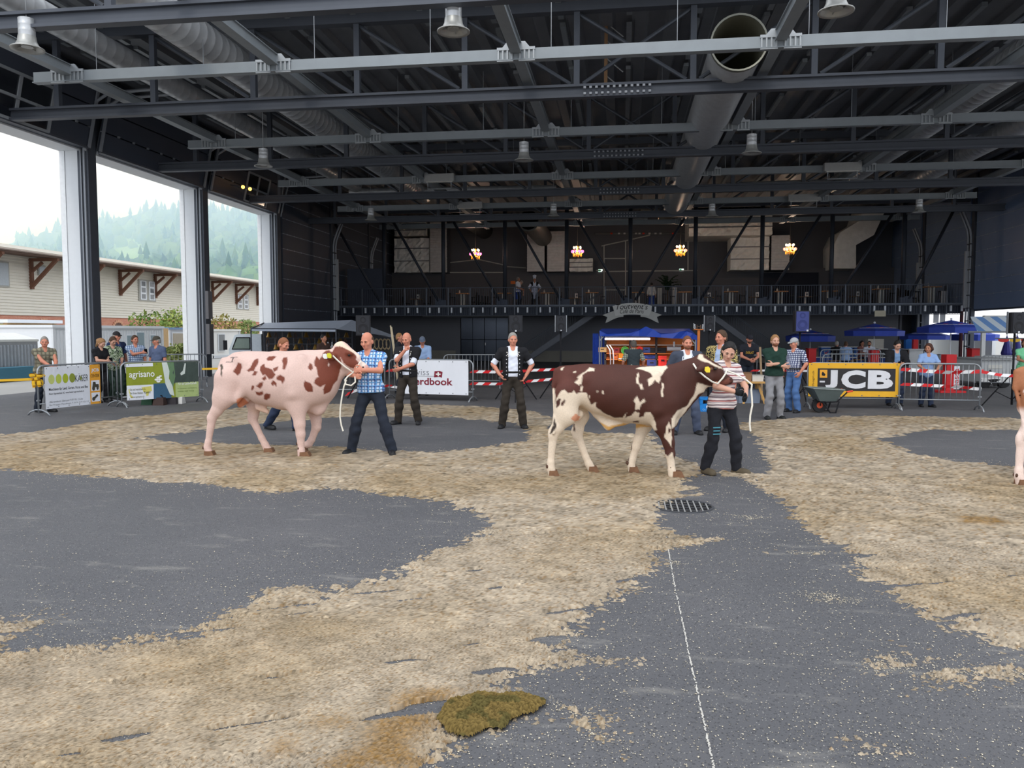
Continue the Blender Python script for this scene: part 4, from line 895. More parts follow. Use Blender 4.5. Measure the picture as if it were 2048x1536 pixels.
for k in range(22):
 a = 2 * PI * k * .382; e = .5 + .8 * ((k * 7) % 11) / 11; L = 1.0 + .3 * ((k * 5) % 7) / 7; P = []
 for s_ in np.linspace(0, 1, 7): P.append(Vector((math.cos(a) * L * s_ * math.cos(e), math.sin(a) * L * s_ * math.cos(e), 1.1 + .02 * k + L * s_ * math.sin(e) * 1.2 - .55 * s_ * s_)))
 mb = MB(); sd = Vector((-math.sin(a), math.cos(a), 0))
 for u, v in zip(P[:-1], P[1:]):
  d = (v - u)
  for sg in (-1, 1): mb.quad(u, u + sd * sg * .13 - Vector((0, 0, .05)) + d * .8, v + sd * sg * .05, v)
 mb.build('frond', mat('palm_green', (36, 56, 38), .6), pm)
for k, (x, y0_, y1_, wd_) in enumerate(((1319, 576, 592, 'pale standing board left of the palm'), (1349, 575, 592, 'pale standing board right of the palm'))):
 a, b = atY(x - 4, y1_, 52.6), atY(x + 5, y0_, 52.6); p = MB(); p.span((a.x, 52.6, HB), (b.x, 52.65, b.z)); solo('display_board', p, mat('board_pale', (190, 190, 186), .7), wd_, 'board')
q = atY(1026, 565, PYB - .03); p = MB(); p.box(q, (.32, .06, .22)); solo('orange_plaque', p, mat('orange_plaque', (206, 110, 50), .6), 'small orange plaque on the wall behind the man in the blue apron', 'plaque')
for j, (x, w_) in enumerate(((1884, 'left'), (1889, 'middle'), (1893, 'right'))):
 q = atY(x, 600, 45.4); p = MB(); p.box((q.x, 45.4, HB + .352), (.08, .08, .7)); solo('white_bollard', p, mat('bollard_white', (206, 206, 210), .5), 'white post at the right end of the balcony, %s one of three' % w_, 'post')
YS = EDGE - .14; m_ = (atY(1264, 620, YS) - CAMP).dot(FWD) / F
sg = root('cafe_sign', 'pale ribbon shaped cafe sign with black script hung on the balcony rail', 'sign', atY(1264, 640, YS))
def sp(x, y, off=0): return Vector(((x - 1264) * m_, off, (640 - y) * m_))
def arc(x0_, y0_, x1_, y1_, b, n=12): return [(x0_ + (x1_ - x0_) * i / n, y0_ + (y1_ - y0_) * i / n - b * 4 * (i / n) * (1 - i / n)) for i in range(n + 1)]
M_SIGN = mat('sign_plate', (206, 206, 202), .6, var=.03); M_INK = mat('sign_ink', (30, 30, 32), .7)
for s in (-1, 1):
 X = lambda v: 1264 + s * v
 pts = [(X(37), 622), (X(59), 630), (X(49), 634), (X(53), 646)] + [(X(51 - 34 * i / 8), 646 - 12.5 * math.sin(i / 8 * PI / 2)) for i in range(1, 9)] + [(X(17), 630)]
 p = MB(); p.prism([sp(x, y, .03) for x, y in pts], (0, .04, 0)); p.build('ribbon_tail', mat('sign_tail', (190, 190, 186), .6, var=.03), sg)
pts = arc(1225, 612, 1303, 612, 6) + [(1302, 622), (1297, 632)] + list(reversed(arc(1231, 632, 1297, 632, 3)))
p = MB(); p.prism([sp(x, y, -.02) for x, y in pts], (0, .04, 0)); p.build('plate', M_SIGN, sg)
for xh in (1232, 1296): p = MB(); a = sp(xh, 615); p.box(a + Vector((0, .08, .05)), (.05, .16, .05)); p.build('hook', M_DARK, sg)
for txt, xa, yb_, w_, h_, sh in (("Toutvent's", 1232, 620.5, 63, 11, .25), ('Café de Paris', 1240, 629, 47, 8, .3)):
 V, Fc = text_geo(txt, width=w_, height=h_, shear=sh); mb = MB(); mb.add([sp(xa + a, yb_ - b - 3.0 * math.sin(PI * min(1, max(0, (xa + a - 1225) / 78))), -.026) for a, b in V], Fc); mb.build('lettering', M_INK, sg)
# outside the open doors
XF, ZE = -38.0, 6.55                                       # warehouse facade and its eaves
M_SHING = mat('cream_shingle', (224, 218, 204), .85, var=.06, scale=2)
M_TIMB = mat('brown_timber', (112, 78, 62), .8, var=.15)
def bricks(name):
 m = mat(name, (190, 120, 96), .9); n, l = m.node_tree.nodes, m.node_tree.links
 b = n['Principled BSDF']; tc = n.new('ShaderNodeTexCoord'); mp = n.new('ShaderNodeMapping'); mp.inputs['Rotation'].default_value = (PI / 2, 0, PI / 2)
 br = n.new('ShaderNodeTexBrick'); br.inputs['Scale'].default_value = 4; br.inputs['Color1'].default_value = lin((192, 112, 88)) + (1,); br.inputs['Color2'].default_value = lin((206, 134, 106)) + (1,); br.inputs['Mortar'].default_value = lin((206, 190, 174)) + (1,)
 sx = n.new('ShaderNodeSeparateXYZ'); cb = n.new('ShaderNodeCombineXYZ')
 l.new(tc.outputs['Object'], sx.inputs[0]); l.new(sx.outputs[1], cb.inputs[0]); l.new(sx.outputs[2], cb.inputs[1]); l.new(cb.outputs[0], br.inputs['Vector']); l.new(br.outputs['Color'], b.inputs['Base Color'])
 return m
wh = root('warehouse', 'long cream shingled warehouse with brick base and brown timber eaves', 'building', (XF, 0, 0))
YA, YZ = 28, 104
p = MB(); z = 2.85
while z < ZE + .6:
 p.quad((.05, YA, z), (.05, YZ, z), (.0, YZ, z + .19), (.0, YA, z + .19)); p.quad((.0, YA, z), (.0, YZ, z), (.05, YZ, z), (.05, YA, z)); z += .19
o = p.build('shingle_course', M_SHING, wh); o['kind'] = 'stuff'
p = MB(); p.span((-.5, YA, 0), (-.02, YZ, 2.85)); p.build('brick_base', bricks('facade_brick'), wh)
p = MB(); p.span((-12, YA, 2.8), (-.06, YZ, ZE + .7)); p.build('core_wall', M_SHING, wh)
p = MB(); p.add([(2.1, YA - 1, ZE - .05), (2.1, YZ, ZE - .05), (-9, YZ, ZE + .55), (-9, YA - 1, ZE + .55), (2.1, YA - 1, ZE + .06), (2.1, YZ, ZE + .06), (-9, YZ, ZE + .7), (-9, YA - 1, ZE + .7)], [(3, 2, 1, 0), (4, 5, 6, 7), (0, 1, 5, 4), (1, 2, 6, 5), (0, 4, 7, 3)]); p.build('roof', mat('roof_brown', (98, 78, 68), .85), wh)
p = MB(); p.tube([(2.2, YA - 1, ZE + .08), (2.2, YZ, ZE + .08)], .06, 8); p.build('gutter', mat('gutter_zinc', (132, 118, 108), .5, .3), wh)
def facadeY(x): d = ray(x, 600); return XF / d.x * d.y
ys_br = [facadeY(x) for x in (60, 143)]; step = 4.6
bry = sorted([facadeY(62) + step * i for i in range(-1, 12)])
for y in bry:
 for dy in (0,):
  p = MB(); p.box((.1, y, ZE - 1.05), (.2, .22, 1.9)); p.bar((.1, y, ZE - 1.85), (1.9, y, ZE - .15), .18, .2); p.box((1.0, y, ZE - .12), (2.1, .2, .2)); p.bar((.1, y, ZE - .9), (.9, y, ZE - .3), .16, .16); p.build('eave_bracket', M_TIMB, wh)
def window(x0_, x1_, y0_, y1_, shut=True, nm='window'):
 Y0, Y1 = facadeY(x0_), facadeY(x1_); c = (Vector((XF, (Y0 + Y1) / 2, 0)) - CAMP).dot(FWD); z1 = EYE + (664 - y0_) / F * c; z0 = EYE + (664 - y1_) / F * c
 f = MB(); f.span((.02, Y0, z0), (.1, Y1, z1)); fr = f.build('window', mat('casing_grey', (168, 166, 158), .7), wh)
 W = Y1 - Y0
 if shut:
  for a, b in ((.08, .42), (.58, .92)):
   q = MB(); q.span((.1, Y0 + W * a, z0 + .1), (.14, Y0 + W * b, z1 - .1)); q.build('white_sash', M_WHITE, fr)
   for k in range(3):
    h = (z1 - z0 - .2) / 3; q = MB(); q.span((.14, Y0 + W * (a + .06), z0 + .1 + h * k + .08), (.15, Y0 + W * (b - .06), z0 + .1 + h * (k + 1) - .05)); q.build('pane', mat('pane_grey', (122, 126, 130), .15), fr)
 else:
  q = MB(); q.span((.1, Y0 + W * .1, z0 + .1), (.13, Y0 + W * .9, z1 - .1)); q.build('shutter_blind', mat('blind_grey', (176, 182, 186), .6), fr)
window(276, 310, 561, 603); window(472, 496, 589, 620); window(-8, 18, 524, 575, False); window(76, 91, 532, 552, False)
for x0_, x1_ in ((75, 96), (226, 243), (452, 470)):
 Y0, Y1 = facadeY(x0_), facadeY(x1_); m_ = (Y0 + Y1) / 2; r = (Y1 - Y0) / 2
 p = MB(); p.prism([(.0, m_ - r, 1.75)] + [(.0, m_ - r * math.cos(PI * i / 8), 2.0 + .45 * math.sin(PI * i / 8)) for i in range(9)] + [(.0, m_ + r, 1.75)], (.04, 0, 0)); w_ = p.build('arched_window', mat('arch_dark', (96, 70, 62), .5), wh)
 p = MB()
 for i in range(9):
  a = PI * (i + .5) / 9; p.box((.03, m_ - (r + .12) * math.cos(a), 2.0 + (.45 + .14) * math.sin(a)), (.06, .2, .2))
 p.build('arch_surround', mat('arch_brick', (212, 160, 130), .9), w_)
Y0 = facadeY(2); p = MB(); p.span((0, Y0 - 2, 0), (.1, Y0, 2.5)); p.build('side_door', mat('door_ochre', (200, 186, 120), .8), wh)
def cabin(nm, words, xa, xb, X, ytop, mt, ribs=True, depth=2.6, door=None, win=(), roofm=None):
 a, b = atX(xa, 700, X), atX(xb, 700, X); z1 = atX((xa + xb) / 2, ytop, X).z; t = root(nm, words, 'cabin', (X, (a.y + b.y) / 2, 0)); h = (b.y - a.y) / 2
 p = MB(); p.span((-depth, -h, .1), (-.02, h, z1)); p.build('body', mt, t)
 if ribs:
  n = int(2 * h / .22); p = MB()
  for i in range(n): p.span((-.02, -h + .22 * i + .05, .2), (.02, -h + .22 * i + .17, z1 - .12))
  o = p.build('corrugation', mt, t); o['kind'] = 'stuff'
 p = MB(); p.span((-depth - .08, -h - .08, z1), (.08, h + .08, z1 + .12)); p.build('roof_edge', roofm or mt, t)
 p = MB(); p.span((-.02, -h, 0), (.05, h, .18)); p.span((-.03, -h - .02, 0), (.05, -h + .12, z1)); p.span((-.03, h - .12, 0), (.05, h + .02, z1)); p.build('frame', mat('cabin_frame', (214, 216, 218), .5), t)
 for (u0, u1, v0, v1, nm2, m2) in win:
  p = MB(); p.span((.0, -h + 2 * h * u0 - .06, v0 - .06), (.05, -h + 2 * h * u1 + .06, v1 + .06)); f = p.build(nm2, M_WHITE, t)
  p = MB(); p.span((.05, -h + 2 * h * u0, v0), (.06, -h + 2 * h * u1, v1)); p.build('pane', m2, f)
 return t
M_CAB = mat('cabin_white', (224, 226, 228), .6, var=.03); M_CGL = mat('cabin_glass', (150, 166, 172), .15); M_CDK = mat('cabin_glass_dark', (112, 116, 118), .2)
cabin('site_cabin', 'large white corrugated site cabin behind the people at the barriers', 106, 326, -25.0, 656, M_CAB, win=((.62, .68, .9, 1.6, 'window', M_CGL), (.72, .79, .05, 1.75, 'cabin_door', M_CGL), (.86, .91, .9, 1.6, 'window', M_CGL)))
cabin('white_hut', 'white hut with blue roof edge and brown framed door beside the big cabin', 338, 402, -27.0, 659, M_CAB, False, win=((.1, .5, .1, 1.7, 'hut_door', mat('door_pane', (172, 160, 140), .4)),), roofm=mat('roof_blue', (120, 150, 186), .6))
cabin('white_container', 'plain white container with narrow window behind the far open door', 424, 480, -27.5, 662, mat('container_white', (236, 234, 228), .6, var=.02), False, win=((.22, .42, .5, 1.6, 'window', M_CDK),))
a = atX(328, 700, -26.2); p = MB(); p.span((-26.6, a.y - .6, 0), (-26.2, a.y + .5, 2.0)); solo('timber_panel', p, mat('raw_timber', (214, 178, 130), .8), 'raw timber panel between the big cabin and the white hut', 'panel')
a, b = atX(16, 700, -28), atX(108, 700, -28); t = root('lean_to_shed', 'open timber shed with flat white roof in front of the brick base', 'shed', (-28, (a.y + b.y) / 2, 0)); h = (b.y - a.y) / 2
p = MB(); p.span((-3, -h - .3, 2.2), (.3, h + .3, 2.36)); p.build('roof', M_WHITE, t)
p = MB(); p.span((-.1, -h, 1.75), (.05, h, 2.2)); p.build('beam', mat('raw_timber', (214, 178, 130), .8), t)
for y in (-h, h): p = MB(); p.span((-.1, y - .1, 0), (.1, y + .1, 2.2)); p.build('post', MATS['raw_timber'], t)
p = MB(); p.span((-.6, -h + .2, 0), (-.4, h, 1.75)); p.build('grey_sheet', mat('grey_sheet', (196, 192, 186), .8), t)
a, b = atX(-60, 720, -22.5), atX(78, 720, -22.5); t = root('livestock_trailer', 'silver corrugated livestock trailer at the left picture edge', 'trailer', (-22.5, (a.y + b.y) / 2, 0)); h = (b.y - a.y) / 2
p = MB(); p.span((-2, -h, .35), (-.03, h, 1.42)); p.build('body', mat('trailer_grey', (176, 178, 180), .5, .3), t)
n = int(2 * h / .17)
for i in range(n): p = MB(); p.prism([(-.03, -h + .17 * i + .02, .4), (.03, -h + .17 * i + .06, .4), (.03, -h + .17 * i + .11, .4), (-.03, -h + .17 * i + .15, .4)], (0, 0, .9)); p.build('rib', M_ZINC, t)
p = MB(); p.span((-2, -h, 1.42), (.02, h, 1.5)); p.add([(0, -h, 1.5), (0, h, 1.5), (-1, h, 1.75), (-1, -h, 1.75)], [(0, 1, 2, 3)]); p.build('tarp_roof', mat('tarp_pale', (216, 216, 210), .7), t)
for y in (-h * .2, h * .3): p = MB(); p.lathe([(0, -.1), (.3, -.1), (.3, .1), (0, .1)], (-.3, y, .3), 16, Matrix.Rotation(PI / 2, 3, 'Y')); p.build('wheel', mat('tyre', (38, 38, 40), .8), t)
a = atX(50, 742, -21.8); p = MB(); p.span((-22.4, a.y - 1.2, .05), (-21.8, a.y + .6, .5)); solo('blue_crate', p, mat('crate_bluegreen', (70, 120, 140), .6), 'blue green crate on the ground beside the silver trailer', 'crate')
def leafcloud(c, r, n, size, cols, seed=0):
 rg = np.random.default_rng(seed); d = rg.normal(size=(n, 3)); d /= np.linalg.norm(d, axis=1)[:, None]; P = np.array(c) + d * np.array(r) * (.45 + .6 * rg.random((n, 1)) ** .6)
 P += rg.normal(size=(n, 3)) * .06
 u = rg.normal(size=(n, 3)); u /= np.linalg.norm(u, axis=1)[:, None]; v = np.cross(u, rg.normal(size=(n, 3))); v /= np.linalg.norm(v, axis=1)[:, None]
 s = size * (.6 + .8 * rg.random((n, 1))); V = np.stack([P - u * s, P + v * s * .5, P + u * s, P - v * s * .5], 1).reshape(-1, 3)
 c_ = np.array([lin(x) for x in cols])[rg.integers(0, len(cols), n)]; return V, np.arange(4 * n).reshape(n, 4), np.repeat(c_, 4, 0)
M_LEAF = attr_mat('leaf', .6, .3)
for i, (x, y0_, y1_, X, w, cols, wd_) in enumerate(((312, 622, 665, -33.5, 3.2, [(120, 146, 70), (96, 126, 60), (150, 164, 84)], 'large green bush behind the big white cabin'), (358, 618, 668, -32, 1.9, [(132, 152, 72), (110, 132, 60), (158, 168, 80)], 'green bush behind the white hut'),
     (444, 632, 672, -32, 2.4, [(140, 130, 70), (120, 122, 60), (168, 150, 80)], 'yellowish bush above the white container'), (495, 640, 672, -33, 1.6, [(120, 140, 80), (150, 160, 100)], 'small bush beside the truck cab'), (360, 690, 745, -22.5, 1.2, [(140, 150, 90), (170, 176, 116), (110, 124, 70)], 'pale shrub in front of the white hut'))):
 q0, q1 = atX(x, y1_, X), atX(x, y0_, X); t = root('bush', wd_, 'bush', (X, q0.y, 0)); hz = q1.z
 V, Q, C = leafcloud((0, 0, hz * .6), (w * .5, w * .9, hz * .42), 900, .13, cols, i); o = np_mesh('foliage', V, Q, M_LEAF, t, False, C); o['kind'] = 'stuff'
 p = MB()
 for k in range(5): p.tube([(0, .1 * k, 0), (.1 * (k - 2), .25 * (k - 2), hz * .5), (.2 * (k - 2), .4 * (k - 2), hz * .9)], [.05, .03, .01], 5)
 p.build('stem', mat('bark', (92, 80, 64), .9), t)
bx = np.array([-260, -60, 40, 70, 100, 130, 170, 205, 260, 321, 366, 400, 427, 478, 513, 560, 640, 760, 900]); by = np.array([560, 530, 508, 502, 496, 488, 476, 470, 461, 445, 441, 440, 445, 444, 436, 430, 430, 450, 520])
NA, NR = 220, 60
pxs = np.linspace(-260, 900, NA); rr = np.linspace(150, 760, NR); D0 = 430.
V = np.zeros((NA, NR, 3));
for i, x in enumerate(pxs):
 d = ray(float(x), 664.); d = Vector((d.x, d.y, 0)); d /= d.dot(FH); hr = (664 - np.interp(x, bx, by)) / F * D0
 for j, r in enumerate(rr):
  u = (r - 150) / (D0 - 150); zz = hr * (u ** 1.25 if u < 1 else max(0, 1 - .5 * (u - 1) ** 2)) + 3 * float(fbm(np.array([x * .02]), np.array([r * .02]), 5)[0]) * min(u, 1)
  V[i, j] = (d.x * r, d.y * r, max(zz, -1) - .5 + (EYE if u >= 1 else EYE * u))
Q = np.array([(i * NR + j, (i + 1) * NR + j, (i + 1) * NR + j + 1, i * NR + j + 1) for i in range(NA - 1) for j in range(NR - 1)])
hill = np_mesh('hill', V.reshape(-1, 3), Q, mat('meadow', (132, 168, 84), .95, var=.25, scale=.03), None, True); hill['kind'] = 'structure'
def hillz(i, j): return V[i, j]
meadow = [(206, 480), (262, 474), (300, 500), (330, 520), (372, 540), (300, 552), (206, 545)]; meadow2 = [(60, 502), (130, 488), (132, 512), (60, 516)]
tv, tq, tc_ = [], [], []; nb = 0
rg = np.random.default_rng(4)
ico = []
mb = MB(); mb.ball((0, 0, 0), 1, 6); bv = np.array(mb.v); bq = np.array([f if len(f) == 4 else f + (f[-1],) for f in mb.f])
mb = MB(); mb.lathe([(.0, 1.9), (.28, 1.2), (.16, 1.15), (.42, .5), (.24, .45), (.52, -.2)], n=7); cv_ = np.array(mb.v); cq_ = np.array(mb.f)
greens = np.array([lin(c) for c in ((74, 104, 56), (88, 118, 64), (62, 92, 52), (100, 126, 66), (56, 84, 56))])
def inpoly(P, x, y): return poly_sd(np.array([[x, y]]), P)[0] < 0
for k in range(5200):
 i, j = int(rg.integers(20, NA - 50)), int(rg.integers(3, 34)); p0 = V[i, j] + np.array([rg.normal() * 2.5, rg.normal() * 4, 0]); px_, py_ = proj(p0[None])[0]
 if px_ < 30 or px_ > 580 or py_ > 600: continue
 if (inpoly(meadow, px_, py_) or inpoly(meadow2, px_, py_)) and rg.random() > .06: continue
 s = 2.6 + 2.6 * rg.random(); con = rg.random() < (.30 if j > 24 else .10)
 bb, qq = (cv_, cq_) if con else (bv, bq)
 P = bb * np.array([s * .8, s * .8, s * (1.15 if con else .9)]) * (1 if con else (1 + .25 * rg.normal(size=(len(bb), 1)))) + p0 + np.array([0, 0, s * .5])
 tv.append(P); tq.append(qq + nb); nb += len(P); tc_.append(np.repeat((greens[rg.integers(0, 5)] * (.75 + .5 * rg.random()))[None], len(P), 0) * (.8 if con else 1))
fo = np_mesh('forest', np.concatenate(tv), np.concatenate(tq), M_LEAF, None, True, np.concatenate(tc_)); tag(fo, 'hazy mixed forest covering the hill outside the doors', 'forest', kind='stuff')
hz_ = MB(); hz_.span((-620, 150, -.6), (60, 760, 95))
hm = bpy.data.materials.new('valley_haze'); hm.use_nodes = True; hn = hm.node_tree.nodes; hn.remove(hn['Principled BSDF']); vs = hn.new('ShaderNodeVolumeScatter'); vs.inputs['Color'].default_value = (.48, .70, 1, 1); vs.inputs['Density'].default_value = .0075; vs.inputs['Anisotropy'].default_value = .1
hm.node_tree.links.new(vs.outputs['Volume'], hn['Material Output'].inputs['Volume']); MATS['valley_haze'] = hm
ho = hz_.build('haze', hm); tag(ho, 'thin bluish morning haze in front of the wooded hill', 'haze', kind='stuff')
# people
SKIN = {k: mat('skin_' + k, c, .55, var=.07, scale=14) for k, c in (('fair', (200, 152, 130)), ('ruddy', (198, 132, 108)), ('tan', (176, 122, 96)))}
def unit(v): v = np.array(v, float); return v / (np.linalg.norm(v) + 1e-9)
def ik(a, t, l1, l2, hint):
 a, t = np.array(a, float), np.array(t, float); d = t - a; L = np.linalg.norm(d); M = (l1 + l2) * .998
 if L > M: t = a + d / L * M; L = M; d = t - a
 u = d / L; x = (l1 * l1 - l2 * l2 + L * L) / (2 * L); h = math.sqrt(max(l1 * l1 - x * x, 0)); hv = np.array(hint, float); hv = unit(hv - u * (hv @ u))
 return a + u * x + hv * h, t
HANDS = {}
def hand_geo(pose, res=.0065):
 """hand in its own frame: wrist at 0, fingers along +y, palm faces -z, thumb on +x"""
 if pose in HANDS: return HANDS[pose]
 f = Field((-.09, -.035, -.12), (.10, .22, .06), res)
 f.cone((0, -.03, 0), (0, .03, 0), .026, .03, .01, (1, 1, 1.35));
 f.ell((0, .05, -.002), (.044, .052, .019), k=.012)
 curl = {'relaxed': .45, 'fist': 1.35, 'flat': .12, 'hold': .95}[pose]
 for i, (x, L) in enumerate(((.032, .072), (.011, .081), (-.011, .076), (-.031, .060))):
  p = np.array([x * .95, .09, 0]); a = 0.; r = .0098
  for s_, fr in ((.45, .8), (.31, 1.1), (.24, .8)):
   a += curl * fr; q = p + L * s_ * np.array([x * .6, math.cos(a), -math.sin(a)]); f.cone(p, q, r, r * .92, .004); p, r = q, r * .92
 t0 = np.array([.03, .02, -.006])
 t1 = t0 + np.array([.034, .028, -.012]); t2 = t1 + (np.array([.004, .032, -.014]) if pose in ('fist', 'hold') else np.array([.016, .030, -.006])); t3 = t2 + (np.array([-.018, .016, -.012]) if pose in ('fist', 'hold') else np.array([.004, .026, -.006]))
 f.cone(t0, t1, .017, .0125, .01).cone(t1, t2, .0125, .011, .004).cone(t2, t3, .011, .009, .004)
 HANDS[pose] = f.mesh(); return HANDS[pose]
def person(label, px, py, h=1.76, yaw=0, c=None, arms=None, feet=((-.13, .02, -8), (.13, -.02, 8)), lean=(0, 0), head=(0, 0, 0), twist=0, skin='fair', res=.014, belly=0, fem=False, sit=None, z0=0.0, group=None,
           top=None, sleeve=.9, hem=-.06, trouser=None, belt=None, shoe=None, hair=None, hairstyle='short', cap=None, vest=None, beard=None, apron=None, extra=None, hands=('relaxed', 'relaxed'), glove=None, width=1.0, collar=None, sleeve2=None, toque=None, legs_seen=True):
 base = ground(px, py, z0) if c is None else Vector(tuple(atc(px, py, c))[:2] + (z0,))
 S = h / 1.77; rz = TH + math.radians(yaw)
 t = root('person', label, 'person', base, rz, group)
 A = lambda *v: np.array(v, float) * S
 dmax = max(math.hypot(f[0] * S - (-.09, .09)[i] * S, f[1] * S) for i, f in enumerate(feet))
 hz = min(.945 * S, math.sqrt(max((.845 * S) ** 2 - dmax ** 2, .1)) + .115 * S) if sit is None else sit * S
 fx = sum(f[0] for f in feet) / 2 * S; fy = sum(f[1] for f in feet) / 2 * S
 P = np.array([fx, fy, hz]) if sit is None else np.array([0, .0, hz])
 T = unit((lean[0], lean[1], 1)); tw = math.radians(twist); SX = unit(np.array([math.cos(tw), math.sin(tw), 0]) - T * 0); SX = unit(SX - T * (SX @ T)); FR = np.cross(SX, T)          # FR ~ -y (front)
 FR = -np.cross(T, SX) if (np.cross(T, SX))[1] > 0 else np.cross(T, SX)
 sw = (.165 if fem else .19) * S * width; chest = P + T * .35 * S; shc = P + T * .478 * S; nb = P + T * .54 * S; piv = P + T * .595 * S + FR * .015 * S
 SH = [shc - SX * sw, shc + SX * sw]
 hy, hp, hr = [math.radians(v) for v in head]
 R = Matrix.Rotation(hy, 3, 'Z') @ Matrix.Rotation(hp, 3, 'X') @ Matrix.Rotation(hr, 3, 'Y'); Rn = np.array(R)
 def H(x, y, z): return piv + Rn @ (np.array([x, y, z]) * S)
 ARM = []
 arms = arms or ((-.30, -.04, .80), (.30, -.04, .80))
 for i, a in enumerate(arms):
  tgt = np.array([P[0] / S + a[0], P[1] / S + a[1], a[2] - .945 + P[2] / S if sit is None else a[2]]) * S
  hint = a[3] if len(a) > 3 else ((-.6, .8, -.3) if i == 0 else (.6, .8, -.3))
  el, wr = ik(SH[i], tgt, .285 * S, .25 * S, hint); ARM.append((SH[i], el, wr))
 LEG = []
 for i, f in enumerate(feet):
  hip = P + SX * (-.09, .09)[i] * S - T * .03 * S
  ank = np.array([f[0] * S, f[1] * S, (.085 if len(f) < 4 else f[3]) * S])
  kn, ank = ik(hip, ank, .43 * S, .425 * S, (0, -1, 0.0) if len(f) < 5 else f[4]); LEG.append((hip, kn, ank, math.radians(f[2])))
 allp = np.array([P, nb, piv, H(0, 0, .25)] + [q for a in ARM for q in a] + [q for l in LEG for q in l[:3]])
 lo, hi = allp.min(0) - .24 * S, allp.max(0) + .24 * S; lo[2] = -.01
 TR = np.stack([SX, -FR, T], 1)          # local torso axes as columns
 def torso(f, e, up=True):
  f.ell(P + T * .02 * S, A(.165 + (.01 if fem else 0), .118, .125) + e, TR, .06); f.ell(P + T * .17 * S + FR * (.01 + .06 * belly) * S, A(.148 * (.9 if fem else 1) + .03 * belly, .108 + .07 * belly, .16) + e, TR, .07)
  f.ell(chest, A(.172 * width * (.92 if fem else 1), .112, .185) + e, TR, .06);
  for s_ in (0, 1): f.cone(nb - T * .02 * S, SH[s_], .052 * S + e * .8, .05 * S + e * .8, .05)
  f.ell(P + T * .44 * S, A(.15 * width, .09, .10) + e, TR, .06)
  if fem:
   for s_ in (-1, 1): f.ell(chest + SX * s_ * .075 * S + FR * .085 * S, A(.068, .06, .065) + e, TR, .04)
  return f
 def arm(f, i, e, frac):
  s_, el, wr = ARM[i]
  if frac <= 0: return
  u = s_ + (el - s_) * min(frac, 1); f.cone(s_, u, .054 * S + e, (.045 * S if frac > .6 else .05 * S) + e, .03, flat=frac < 1)
  if frac > 1: f.cone(el, el + (wr - el) * (frac - 1), .044 * S + e, (.044 - .014 * (frac - 1)) * S + e, .02, flat=True)
 def leg(f, i, e, low=0.0, wide=0.0):
  hp_, kn, an, _ = LEG[i]; f.cone(hp_, kn, .088 * S + e, .056 * S + e + wide * .5, .05); f.cone(kn, kn + (an - kn) * .32, .056 * S + e + wide * .5, .057 * S + e + wide, .03)
  f.cone(kn + (an - kn) * .3, an + (an - kn) * low, .058 * S + e + wide, .041 * S + e + wide * 1.4, .03, flat=low != 0)
 b = Field(lo, hi, res); torso(b, -.004)
 for i in (0, 1):
  arm(b, i, -.006, 2.0); s_, el, wr = ARM[i]; b.cone(el, wr, .042 * S, .027 * S, .02); leg(b, i, -.008)
 b.cone(nb - T * .05 * S, piv + Rn @ A(0, -.005, .05), .056 * S * (.88 if fem else 1), .052 * S * (.88 if fem else 1), .04)
 V1, Q1 = b.mesh(); V1 = V1.astype(float)
 hf = Field(piv + A(-.16, -.18, -.06), piv + A(.16, .18, .27), min(res, .0085))
 hk = .02
 hf.cone(piv - T * .05 * S, H(0, .0, .05), .054 * S * (.88 if fem else 1), .05 * S * (.88 if fem else 1), .02)
 hf.ell(H(0, .012, .135), A(.077, .098, .105), Rn, hk); hf.ell(H(0, -.022, .07), A(.058, .07, .068), Rn, .03); hf.ell(H(0, -.062, .036), A(.03, .026, .022), Rn, .025)
 hf.cone(H(0, -.086, .118), H(0, -.106, .083), .009 * S, .0155 * S, .014); hf.cone(H(-.042, -.078, .128), H(.042, -.078, .128), .013 * S, .013 * S, .02)
 for s_ in (-1, 1):
  hf.ell(H(s_ * .078, .016, .10), A(.012, .026, .034), Rn, .006); hf.ell(H(s_ * .044, -.062, .085), A(.026, .022, .024), Rn, .02)
  hf.ell(H(s_ * .031, -.094, .114), A(.017, .014, .011), Rn, 0, sub=True)
 V2, Q2 = hf.mesh()
 Vs, Qs, mi = [V1, V2], [Q1, Q2 + len(V1)], [np.zeros(len(Q1), int), np.zeros(len(Q2), int)]; n = len(V1) + len(V2)
 for i in (0, 1):
  s_, el, wr = ARM[i]; hv, hq = hand_geo(hands[i]); d = unit(wr - el)
  inward = np.array([1.0 if i == 0 else -1.0, .25, 0]); nz = unit(-(inward - d * (inward @ d)));  # palm (-z) faces inward
  if len(arms[i]) > 4: pv = np.array(arms[i][4], float); nz = unit(-(pv - d * (pv @ d)))
  xx = np.cross(d, nz); hv2 = hv * S * .98
  fwd = FR if abs(d[2]) > .5 else np.array([0, 0, 1.])
  if xx @ fwd < 0: hv2 = hv2 * np.array([-1, 1, 1]); hq = hq[:, ::-1]
  W = wr + hv2[:, :1] * xx + hv2[:, 1:2] * d + hv2[:, 2:] * nz
  Vs.append(W); Qs.append(hq + n); n += len(W); mi.append(np.full(len(hq), 1 if glove else 0))
 np_mesh('body', np.concatenate(Vs), np.concatenate(Qs), [SKIN[skin]] + ([glove] if glove else []), t, True, mi=np.concatenate(mi))
